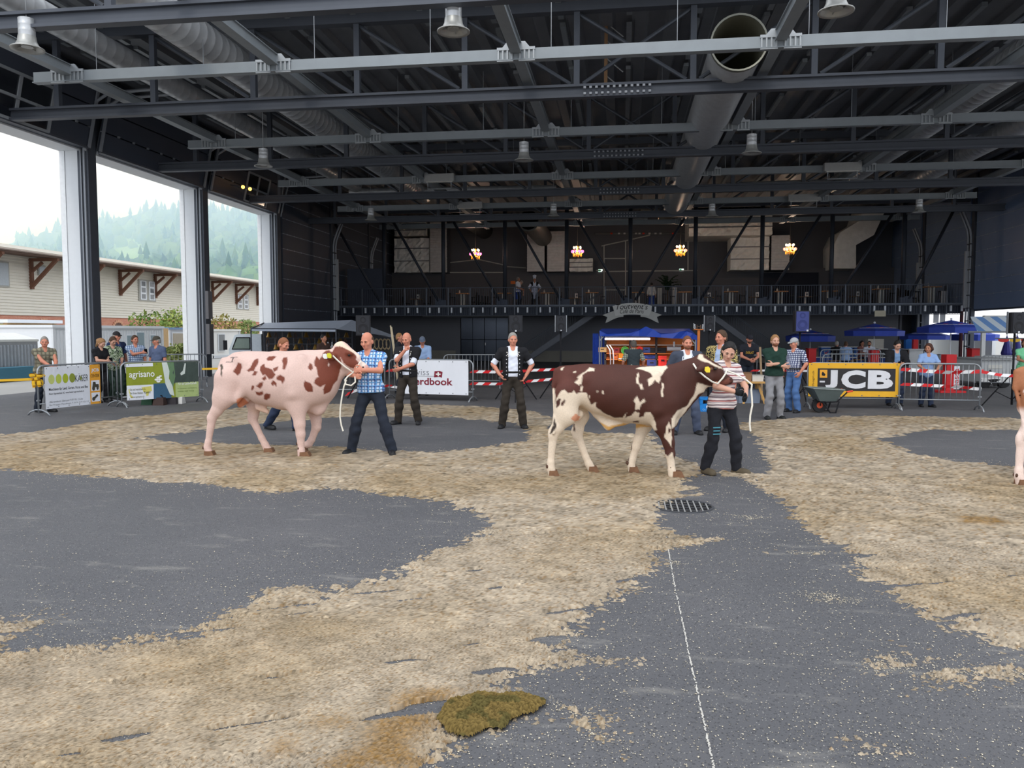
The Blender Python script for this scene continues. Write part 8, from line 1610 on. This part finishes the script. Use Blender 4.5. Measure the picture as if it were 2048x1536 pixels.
for k, (x, dx) in enumerate(((1213, 4), (1219, 6))): p = TW(x, 690, 23.8); mb = MB(); mb.tube([p, p + Vector((.1, 0, -.15)), p + Vector((.12, 0, -.4)), Vector((p.x + .12, p.y, .02))], .018, 5); solo('grey_hose', mb, mat('hose_grey', (120, 124, 128), .5), ('left' if k == 0 else 'right') + ' one of two grey hoses hanging at the left side of the tent', 'hose')
g = ground(1395.5, 790); c = (g - CAMP).dot(FH); z1 = atv(1395, 659, c).z; t = root('peg_post', 'orange wooden post with a small rack of white pegs on top', 'post', g); mb = MB(); mb.box((0, 0, z1 / 2), (.07, .07, z1)); mb.build('post', MO, t); mb = MB(); mb.box((0, 0, z1), (.28, .14, .02)); mb.build('rack_board', MO, t)
for k in range(4):
 for sx in (-1, 1): mb = MB(); mb.bar((sx * .09, 0, z1 + .02 + .035 * k), (sx * .15, 0, z1 + .05 + .038 * k), .014, .014); mb.build('peg', M_WHITE, t)
mb = MB(); mb.box((0, 0, z1 + .08), (.12, .02, .012)); mb.box((-.05, 0, z1 + .06), (.012, .02, .14)); mb.box((.05, 0, z1 + .06), (.012, .02, .14)); mb.build('small_rack', mat('rack_brown', (130, 100, 76), .6), t)
# work table group beside the green sweater
MP = mat('pale_pine', (206, 160, 96), .7, var=.15)
g = ground(1502, 806); c = (g - CAMP).dot(FH); sc_ = (g - CAMP).dot(FWD) / F
t = root('trestle_table', 'wooden trestle table with sawhorse legs between the woman in stripes and the green sweater', 'table', g, TH); zt = EYE - (762 - 664) * sc_
mb = MB(); mb.box((0, 0, zt - .02), (46 * sc_, .6, .04)); mb.build('tabletop', MP, t)
for sx in (-.14, .14):
 for sy in (-.28, .28): mb = MB(); mb.bar((sx, sy * .3, zt - .05), (sx * (1.9), sy, 0), .05, .035); mb.build('leg', MP, t)
 mb = MB(); mb.bar((sx * 1.5, -.18, .3), (sx * 1.5, .18, .3), .04, .03); mb.build('cross_bar', MP, t)
def tbox(nm, words, cat, x0, x1, y0, y1, col, dy=0, zb=None, d=.3):
 h = (y1 - y0) * sc_; x = ((x0 + x1) / 2 - 1502) * sc_; base = g + RIGHT * x + FH * dy; base.z = zt + .002 if zb is None else zb; t = root(nm, words, cat, base, TH); w = (x1 - x0) * sc_
 mb = MB(); mb.add([(-w * .46, -d / 2 * .92, 0), (w * .46, -d / 2 * .92, 0), (w * .46, d / 2 * .92, 0), (-w * .46, d / 2 * .92, 0), (-w / 2, -d / 2, h), (w / 2, -d / 2, h), (w / 2, d / 2, h), (-w / 2, d / 2, h)], [(3, 2, 1, 0), (0, 1, 5, 4), (1, 2, 6, 5), (2, 3, 7, 6), (3, 0, 4, 7), (4, 5, 6, 7)]); mb.build('body', mat(nm + '_c', col, .7), t)
 mb = MB(); mb.box((0, 0, h), (w * 1.05, d * 1.05, .02)); mb.build('rim', mat(nm + '_rim', tuple(int(v * .85) for v in col), .7), t); return t, w, h
tbox('cardboard_box', 'brown cardboard box on the trestle table', 'box', 1479, 1499, 743, 760, (150, 112, 82)); tbox('white_tray', 'white tray on the trestle table', 'tray', 1500, 1523, 748, 760, (216, 212, 204))
tb, w, h = tbox('grey_tub', 'large grey plastic tub under the trestle table', 'tub', 1476, 1520, 777, 804, (128, 140, 158), .15, .0, .4)
g2_ = ground(1412, 822); sc2 = (g2_ - CAMP).dot(FWD) / F; t = root('bottle_crate', 'bright blue bottle crate on the floor behind the brown bull\'s leader', 'crate', g2_, TH); w, h = 30 * sc2, 28 * sc2; MBL = mat('crate_blue', (28, 124, 200), .5)
for k, (z0, z1_) in enumerate(((0, h * .55), (h * .82, h))): mb = MB(); mb.box((0, 0, (z0 + z1_) / 2), (w, .3, z1_ - z0)); mb.build('wall_band', MBL, t)
for sx in (-1, 1): mb = MB(); mb.box((sx * (w / 2 - .03), 0, h * .7), (.06, .3, h * .35)); mb.build('corner_post', MBL, t)
mb = MB(); mb.ball((0, -.155, h * .33), (.035, .008, .05), 8); mb.build('printed_emblem', M_BW, t); mb = MB(); V, Fc = text_geo('QUELLE', width=w * .7, height=h * .13); mb.add([(-w * .35 + a, -.156, h * .08 + b) for a, b in V], Fc); mb.build('lettering', mat('crate_print', (150, 196, 230), .5), t)
for k in range(4): mb = MB(); mb.tube([(-w * .3 + w * .2 * k, 0, h * .5), (-w * .3 + w * .2 * k, 0, h * .8), (-w * .3 + w * .2 * k, 0, h * .98)], [.03, .03, .014], 8); mb.build('bottle_neck', mat('bottle_brown', (60, 44, 30), .2), t)
g3_ = ground(1524, 800); mb = MB(); cc = (g3_ - CAMP).dot(FH); mb.tube([g3_, atv(1523, 760, cc), atv(1520, 694, cc)], .03, 6); solo('wooden_stake', mb, mat('stake_tan', (166, 140, 110), .8), 'tall tan wooden stake beside the trestle table', 'stake')
g = ground(1652, 825); s5 = (g - CAMP).dot(FWD) / F; t = root('wheelbarrow', 'grey green wheelbarrow with orange grips in front of the yellow banner', 'wheelbarrow', g, TH)
def wb(x, y): return ((x - 1652) * s5, (821 - y) * s5)
MG = mat('barrow_grey', (92, 102, 100), .5); x0, z0 = wb(1616, 771); x1, z1_ = wb(1679, 783); xa, za = wb(1633, 797); xb, zb_ = wb(1665, 797)
o_ = [(x0, -.30, z0), (x1 - .02, -.30, z1_ + .10), (x1 - .02, .30, z1_ + .10), (x0, .30, z0)]; i_ = [(xa, -.18, za), (xb, -.18, zb_), (xb, .18, zb_), (xa, .18, za)]
mb = MB(); mb.add(o_ + i_, [(0, 1, 5, 4), (1, 2, 6, 5), (2, 3, 7, 6), (3, 0, 4, 7), (4, 5, 6, 7)]); mb.build('tray', MG, t); mb = MB(); mb.tube(o_, .014, 6, close=True); mb.build('tray_rim', mat('barrow_rim', (132, 140, 138), .4), t)
mb = MB(); mb.ball(((xa + xb) / 2, 0, za + .05), (.18, .14, .06), 8); mb.build('muck_heap', mat('straw_muck', (150, 120, 70), .9), t)
xw, zw = wb(1638, 808); mb = MB(); mb.lathe([(.07, -.04), (.155, -.045), (.165, 0), (.155, .045), (.07, .04)], (xw, 0, .165), 16, Matrix.Rotation(PI / 2, 3, 'X')); mb.build('wheel', mat('tyre', (38, 38, 40), .8), t); mb = MB(); mb.lathe([(0, -.03), (.08, -.03), (.08, .03), (0, .03)], (xw, 0, .165), 12, Matrix.Rotation(PI / 2, 3, 'X')); mb.build('hub', mat('hub_orange', (206, 84, 50), .5), t)
for sy in (-.22, .22):
 mb = MB(); mb.tube([(xw, sy * .3, .165), (xa, sy, za - .02), (xb, sy, zb_ - .01), (x1 + .06, sy * 1.2, z1_ + .06)], .016, 6); mb.tube([(xa + .05, sy, za - .02), (xb - .14, sy, .0 + .02), (xb - .02, sy, .02), (xb + .05, sy, zb_)], .016, 6); mb.build('frame_tube', M_BLACK, t, smooth=True)
 mb = MB(); mb.tube([(x1 + .04, sy * 1.2, z1_ + .055), (x1 + .16, sy * 1.25, z1_ + .075)], .02, 7); mb.build('grip', mat('grip_orange', (226, 78, 46), .5), t)
# drinks area at right: parasols, coolers, counters
M_PAR = mat('parasol_blue', (52, 74, 172), .55, var=.12); M_PARL = mat('parasol_painted_light', (176, 200, 240), .55, var=.1)  # pale copy paints side light onto the right-hand panel and valance
def parasol(x0, x1, yt, ye, yv, words, w_m=2.7, pole_to=None):
 c = w_m * F / (x1 - x0); x = (x0 + x1) / 2; base = atc(x, 700, c); base.z = 0; s_ = c / F; r = w_m / 2; zt = EYE - (yt - 664) * s_; ze = EYE - (ye - 664) * s_; zv = EYE - (yv - 664) * s_
 t = root('parasol', words, 'parasol', base, TH); P = [(r * math.cos(2 * PI * (k + .5) / 8), r * math.sin(2 * PI * (k + .5) / 8)) for k in range(8)]
 for k in range(8):
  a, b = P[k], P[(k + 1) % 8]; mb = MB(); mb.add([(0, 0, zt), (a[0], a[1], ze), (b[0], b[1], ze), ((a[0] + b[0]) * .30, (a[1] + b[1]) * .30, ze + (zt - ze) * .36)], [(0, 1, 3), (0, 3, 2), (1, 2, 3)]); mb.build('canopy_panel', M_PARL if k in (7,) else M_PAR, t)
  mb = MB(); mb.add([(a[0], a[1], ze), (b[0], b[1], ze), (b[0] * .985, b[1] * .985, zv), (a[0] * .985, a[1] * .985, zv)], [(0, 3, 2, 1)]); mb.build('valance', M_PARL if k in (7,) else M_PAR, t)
  if k in (4, 5, 6):
   m_ = (Vector((a[0], a[1], ze)) + Vector((b[0], b[1], ze))) / 2 * .62; m_.z = ze + (zt - ze) * .40; mb = MB(); d = Vector((b[0] - a[0], b[1] - a[1], 0)).normalized(); up = (Vector((0, 0, zt)) - m_).normalized(); nrm = d.cross(up).normalized()
   mb.prism([m_ + nrm * .02 + d * .26 * u + up * .10 * v for u, v in ((-.4, .4), (0, .1), (.4, .5), (.25, 0), (.0, -.2), (-.25, 0))], nrm * .008); mb.build('red_emblem', mat('emblem_red', (206, 60, 60), .5), t); mb = MB(); mb.prism([m_ + nrm * .02 + d * .5 * u - up * (.07 + .035 * v) for u, v in ((-.8, 0), (.8, 0), (.8, 1), (-.8, 1))], nrm * .008); mb.build('white_print', M_BW, t)
 mb = MB(); mb.tube([(0, 0, 0), (0, 0, zt)], .022, 8); mb.build('pole', M_WHITE, t); mb = MB(); mb.ball((0, 0, zt + .04), .055, 8); mb.build('knob', M_WHITE, t); mb = MB(); mb.lathe([(0, .1), (.25, .1), (.3, 0), (0, 0)], n=16); mb.build('base', mat('base_concrete', (150, 148, 144), .9), t)
parasol(1573, 1667, 660, 672, 683, 'blue parasol beside the blue grilled loudspeaker', 2.5); parasol(1692, 1803, 647, 662, 672, 'large blue parasol behind the person in the black cardigan'); parasol(1803, 1896, 660, 671, 679, 'low blue parasol left of the largest parasol', 2.4); parasol(1839, 1962, 640, 655, 666, 'largest blue parasol above the curly haired woman'); parasol(1904, 1992, 660, 669, 681, 'blue parasol in front of the white wall panels at right', 2.4)
for x, c, w_ in ((2013, 31, 'left folded blue parasol by the food stall'), (2034, 32, 'right folded blue parasol by the food stall')):
 b = atc(x, 700, c); b.z = 0; t = root('folded_parasol', w_, 'parasol', b); mb = MB(); mb.lathe([(.02, 1.62), (.07, 1.45), (.2, .95), (.16, .85), (.03, .9)], n=10); mb.build('folded_canopy', mat('parasol_violet', (56, 56, 130), .6), t); mb = MB(); mb.tube([(0, 0, 0), (0, 0, 1.72)], .02, 6); mb.build('pole', M_WHITE, t); mb = MB(); mb.lathe([(0, .1), (.25, .1), (.3, 0), (0, 0)], n=12); mb.build('base', MATS['base_concrete'], t)
Yc = 43.0
def abox(nm, words, cat, x0, x1, y0, y1, Y, col, depth=.6, ground_=False, m_=None, trims=True):
 a, b = atY(x0, y1, Y), atY(x1, y0, Y); z0 = 0 if ground_ else a.z; t = root(nm, words, cat, ((a.x + b.x) / 2, Y, z0)); w, h = b.x - a.x, b.z - z0
 mb = MB(); mb.span((-w / 2, 0, 0), (w / 2, depth, h)); mb.build('body', m_ or mat(nm + '_%d' % col[2], col, .5), t)
 if trims: mb = MB(); mb.span((-w / 2 - .02, -.03, h), (w / 2 + .02, depth + .02, h + .04)); mb.build('top', mat(nm + '_top', (222, 222, 218), .5), t)
 return t, w, h
abox('drinks_counter', 'long white topped counter with blue front behind the seated guests', 'counter', 1612, 1800, 716, 735, 42.0, (42, 66, 140), .8, True)
zc = atY(1700, 716, 42.0).z
for i, x in enumerate((1642, 1664, 1687, 1708)):
 t, w, h = abox('drinks_cooler', ['first', 'second', 'third', 'last'][i] + ' blue drinks cooler from the left on the white counter', 'cooler', x, x + 19, 695, 714.5, 42.2, (40, 84, 150), .5)
 t['group'] = 'blue drinks coolers on the counter'; mb = MB(); mb.prism([(-.1, -.01, h * .55), (0, -.01, h * .46), (.13, -.01, h * .66), (.02, -.01, h * .36), (-.02, -.01, h * .36)], (0, .012, 0)); mb.build('red_emblem', mat('emblem_red', (206, 60, 60), .5), t); mb = MB(); mb.span((-.17, -.008, h * .22), (.17, 0, h * .27)); mb.build('white_print', M_BW, t)
t, w, h = abox('beige_cabinet', 'tall beige metal cabinet behind the white parasol pole', 'cabinet', 1735, 1768, 678, 715, 44.0, (196, 190, 178), .6, True, trims=False); mb = MB(); mb.span((-w * .45, -.02, .1), (w * .45, 0, h * .95)); mb.build('door', mat('cabinet_door', (202, 196, 184), .5), t); mb = MB(); mb.box((-.1, -.03, h * .6), (.03, .02, .12)); mb.build('handle', M_BLACK, t)
for i, (x, y0, y1) in enumerate(((1664, 700, 716), (1754, 698, 715), (1772, 700, 716), (1788, 701, 716))):
 q = atY(x, y1, 42.15); mb = MB(); q.z = zc + .04; mb.tube([q, q + Vector((0, 0, .2)), q + Vector((0, 0, .3))], [.05, .05, .02], 8); solo('carafe', mb, mat('carafe_%d' % (i % 2), ((200, 200, 196), (60, 58, 60))[i % 2], .3), ['pale carafe near the first blue cooler', 'dark carafe right of the beige cabinet', 'pale carafe left of the person in the black cardigan', 'dark carafe on the counter behind the black cardigan'][i], 'carafe')
t, w, h = abox('coffee_machine', 'black coffee machine on the counter right of the beige cabinet', 'machine', 1757, 1775, 699, 715, 42.1, (40, 40, 42), .4); mb = MB(); mb.tube([(0, -.05, h * .3), (0, -.05, h * .6)], .03, 6); mb.build('spout', M_ZINC, t)
MRD = mat('pot_red', (200, 40, 44), .5)
for i, (x, gy, w_) in enumerate(((1622, 757, 'red square planter under the leftmost parasol pole'), (1747, 759, 'red square planter under the large parasol pole'), (1947, 770, 'red standing table leg cover near the grey trailer'))):
 c = (36.5, 34.5, 30.5)[i]; b = atc(x, 720, c); b.z = 0; h = (1.0, 1.0, 1.12)[i]; t = root('red_stand', w_, 'stand', b, TH); mb = MB(); mb.box((0, 0, h / 2), (.34, .34, h)); mb.build('column', MRD, t); mb = MB(); mb.box((0, 0, h + .02), (.40, .40, .04)); mb.build('cap', mat('cap_darkred', (150, 34, 38), .5), t); mb = MB(); mb.box((0, 0, .03), (.62, .5, .06)); mb.build('foot', MRD, t)
b = atc(1897, 740, 23.5); b.z = 0; t = root('red_bar_table', 'red bar table with white lettering behind the curly haired woman', 'table', b, TH); mb = MB(); mb.box((0, 0, .5), (.22, .22, .95)); mb.build('column', MRD, t); mb = MB(); mb.box((0, 0, .98), (.30, .30, .28)); mb.build('box_top', MRD, t); mb = MB(); mb.box((0, 0, .03), (.75, .6, .06)); mb.build('foot', MRD, t); mb = MB(); mb.span((.10, -.13, .1), (.26, -.11, .78)); mb.build('white_strip', M_BW, t)
mb = MB(); V, Fc = text_geo('cassa', width=.55, height=.11, bold=.01); mb.add([(.235 - b_, -.135, .16 + a_) for a_, b_ in V], Fc); mb.build('lettering', MRD, t)
for i, (x, c, w_) in enumerate(((1681, 36.5, 'wooden bench under the guests in pale blue and black'), (1730, 38.0, 'wooden bench under the two dark haired guests'))):
 b = atc(x, 720, c); b.z = 0; t = root('bench', w_, 'bench', b, TH); mb = MB(); mb.box((0, 0, .46), (1.1, .34, .05)); mb.build('seat', mat('bench_wood', (160, 120, 76), .7), t)
 for sx in (-.45, .45): mb = MB(); mb.box((sx, 0, .22), (.05, .3, .44)); mb.build('leg', M_DARK, t)
x0w, x1w = atY(1800, 700, YW).x, XR - .05
p = MB(); p.span((x0w, YW + .2, 0), (x0w + .12, YW + .3, HB - .1)); p.span((x0w, YB - 4, 0), (x1w, YB - 3.9, HB - .1)); struct('wall_back.003', p, M_WALL)
for i, (xa, xb, ya, w_) in enumerate(((1841, 1862, 676, 'narrow white wall panel at the left of the white group'), (1864, 1899, 676, 'wide white wall panel behind the largest parasol pole'), (1901, 1918, 676, 'white wall panel right of the largest parasol pole'), (1938, 1967, 678, 'white wall panel beside the red column'), (1969, 1984, 678, 'rightmost white wall panel beside the food stall'))):
 a, b = atX(xb, 735, XR + 2.6), atX(xa, ya, XR + 2.6); mb = MB(); mb.span((XR + 2.6, a.y, 0), (XR + 2.75, b.y, b.z)); mb.span((XR + 2.56, a.y, 0), (XR + 2.6, a.y + .1, b.z)); solo('white_partition', mb, mat('panel_white', (222, 224, 226), .5, var=.03), w_, 'panel')
for xa, xb, w_ in ((1832, 1839, 'grey steel column left of the white wall panels'), (1919, 1927, 'dark red column between the white wall panels')):
 yy_ = 47.0 if xa == 1832 else 44.1; a, b = atY(xa, 735, yy_), atY(xb, 640, yy_); mb = MB(); mb.span((a.x, yy_, 0), (b.x, yy_ + .2, HB - .13)); solo('slim_column', mb, mat('column_grey', (120, 124, 128), .5) if xa == 1832 else mat('column_red', (110, 70, 74), .6), w_, 'column')
for (xa, xb, ya, yb, w_) in ((1867, 1878, 631, 646, 'left white panel standing in for daylight below the balcony end'), (1880, 1891, 629, 646, 'right white panel standing in for daylight below the balcony end')):
 a, b = atY(xa, yb, 44.6), atY(xb, ya, 44.6); mb = MB(); mb.span((a.x, 44.6, a.z), (b.x, 44.66, HB - .1)); solo('daylight_panel', mb, mat('panel_white', (222, 224, 226), .5), w_, 'panel')  # plain white panels added where bright daylight shows through the opening
a, b = atY(1749, 633, 43.6), atY(1771, 625, 43.6); mb = MB(); mb.span((a.x, 43.55, a.z), (b.x, 43.65, b.z + .1)); solo('wall_lamp', mb, mat('lamp_beige', (190, 182, 160), .5), 'beige box lamp fixed under the balcony at right', 'lamp')
g = ground(1990, 776); sx_ = (g - CAMP).dot(FWD) / F; t = root('food_trailer', 'grey food trailer with dark bird mark and triangle at the right', 'trailer', g, TH); w, h = 62 * sx_, (776 - 720) * sx_; ML = mat('trailer_pale', (190, 192, 192), .5)
mb = MB(); mb.span((-w / 2, 0, .18), (w / 2, 1.6, h)); mb.build('body', ML, t); mb = MB(); mb.span((-w / 2 - .05, -.12, h), (w / 2 + .3, 1.7, h + .05)); mb.build('counter_board', mat('board_grey', (150, 152, 152), .5), t); mb = MB(); mb.span((-w / 2, -.02, .18), (w / 2, 0, h * .36)); mb.build('lower_panel', mat('trailer_white', (222, 222, 220), .5), t)
mb = MB(); mb.prism([(-.28, -.012, h * .50), (-.08, -.012, h * .50), (-.18, -.012, h * .66)], (0, .01, 0)); mb.build('triangle_mark', M_PINK, t); mb = MB(); mb.prism([(-.26, -.034, h * .30), (.0, -.034, h * .33), (.16, -.034, h * .30), (.02, -.034, h * .24), (.06, -.034, h * .10), (-.06, -.034, h * .06), (-.14, -.034, h * .2)], (0, .012, 0)); mb.build('bird_mark', M_PINK, t)
mb = MB(); mb.box((-.02, -.01, h * .76), (.46, .02, .12)); mb.build('number_plate', mat('plate_pale', (206, 204, 196), .5), t)
for x in (-w * .3, w * .32): mb = MB(); mb.lathe([(0, -.08), (.2, -.08), (.2, .08), (0, .08)], (x, .12, .2), 14, Matrix.Rotation(PI / 2, 3, 'X')); mb.build('wheel', mat('tyre', (38, 38, 40), .8), t)
mb = MB(); mb.tube([(0, 0, 0), (.1, 0, .0), (.12, 0, .18), (-.12, 0, .18), (-.1, 0, 0)], .08, 8); q = g + RIGHT * (-.9) + FH * .3; solo('chafing_pot', MB().lathe([(0, 0), (.2, 0), (.22, .2), (.0, .24)], atc(1878, 714, 36) - Vector((0, 0, .1)), 14), mat('pot_steel', (176, 178, 180), .3, .7), 'steel chafing pot on the counter beside the curly haired woman', 'pot')
a, b = atc(1862, 722, 36.2), atc(1898, 722, 36.2); mb = MB(); z = atc(1878, 714, 36).z - .1; mb.span((min(a.x, b.x) - .1, a.y - .2, z - .05), (max(a.x, b.x) + .1, a.y + .5, z)); mb.span((a.x, a.y, 0), (a.x + .06, a.y + .3, z)); mb.span((b.x - .06, a.y, 0), (b.x, a.y + .3, z)); solo('serving_table', mb, mat('serving_grey', (176, 172, 166), .5), 'pale serving table under the steel chafing pot', 'table')
Yf = 29.0
t = root('food_stall', 'food stall with blue and white awning and red yellow scallops at the right edge', 'stall', (atY(2020, 700, Yf).x, Yf, 0)); P0, P1 = atY(1955, 664, Yf), atY(2120, 664, Yf); zf = EYE - 0 * 1; zf = atY(2010, 664, Yf).z
mb = MB(); mb.add([(P0.x, Yf, zf), (P1.x, Yf, zf), (P1.x, Yf + 1.6, zf + .55), (P0.x + .4, Yf + 1.6, zf + .55)], [(0, 1, 2, 3)]); mb.build('awning_sheet', stripes('awning_stripe', [(84, 140, 206)], [.5], [.5], (214, 224, 232), axes=(0,)), t, world=True)
mb = MB(); mb.tube([P0 - Vector((.3, 0, 0)), P1], .035, 6); mb.build('awning_bar', M_ZINC, t, world=True)
mb = MB(); mb.span((atY(1967, 640, Yf + 1.8).x, Yf + 1.7, zf + .3), (P1.x, Yf + 1.9, atY(2000, 631, Yf + 1.8).z)); mb.build('rear_board', mat('board_cream', (206, 204, 198), .6), t, world=True)
for i in range(9):
 xa = P0.x + .8 + .36 * i; mb = MB(); mb.prism([(xa, Yf + .3, zf - .22), (xa + .34, Yf + .3, zf - .22)] + [(xa + .17 + .17 * math.cos(k * PI / 6), Yf + .3, zf - .28 - .07 * math.sin(k * PI / 6)) for k in range(7)], (0, .02, 0)); mb.build('scallop', mat('scallop_red', (214, 60, 52), .6) if i % 2 == 0 else mat('scallop_yellow', (236, 190, 60), .6), t, world=True)
mb = MB(); mb.tube([(P0.x + .7, Yf + .3, zf - .22), (P1.x, Yf + .3, zf - .22)], .02, 5); mb.build('scallop_rail', M_ZINC, t, world=True)
for x in (P0.x + .15, P0.x + 2.6): mb = MB(); mb.span((x, Yf, 0), (x + .12, Yf + .12, zf)); mb.build('post', mat('post_white', (206, 206, 204), .5), t, world=True)
mb = MB(); mb.span((P0.x + .3, Yf + .3, 0), (P1.x, Yf + .9, .95)); mb.build('counter', mat('counter_white', (214, 216, 216), .5), t, world=True)
for i, (x, c, w_) in enumerate(((1816, 38.5, 'bright blue box on the counter left of the curly haired woman'), (1829, 38.0, 'red canister on the counter left of the curly haired woman'))):
 b = atc(x, 722, c); mb = MB(); h = .42; mb.box((b.x, b.y, .98 + h / 2), (.34, .3, h) if i == 0 else (.22, .22, h)); mb.box((b.x, b.y, .98 + h), (.2, .16, .06)); solo('counter_box' if i == 0 else 'canister', mb, mat('box_brightblue', (36, 110, 190), .5) if i == 0 else MRD, w_, 'box' if i == 0 else 'canister')
a, b = atc(1800, 722, 39), atc(1845, 722, 38); mb = MB(); mb.span((min(a.x, b.x), min(a.y, b.y) - .3, .92), (max(a.x, b.x), max(a.y, b.y) + .4, .98)); mb.span((min(a.x, b.x) + .05, min(a.y, b.y) - .2, 0), (max(a.x, b.x) - .05, min(a.y, b.y) - .1, .92)); solo('white_bar_counter', mb, mat('counter_white', (214, 216, 216), .5), 'short white bar counter behind the person in the black cardigan', 'counter')
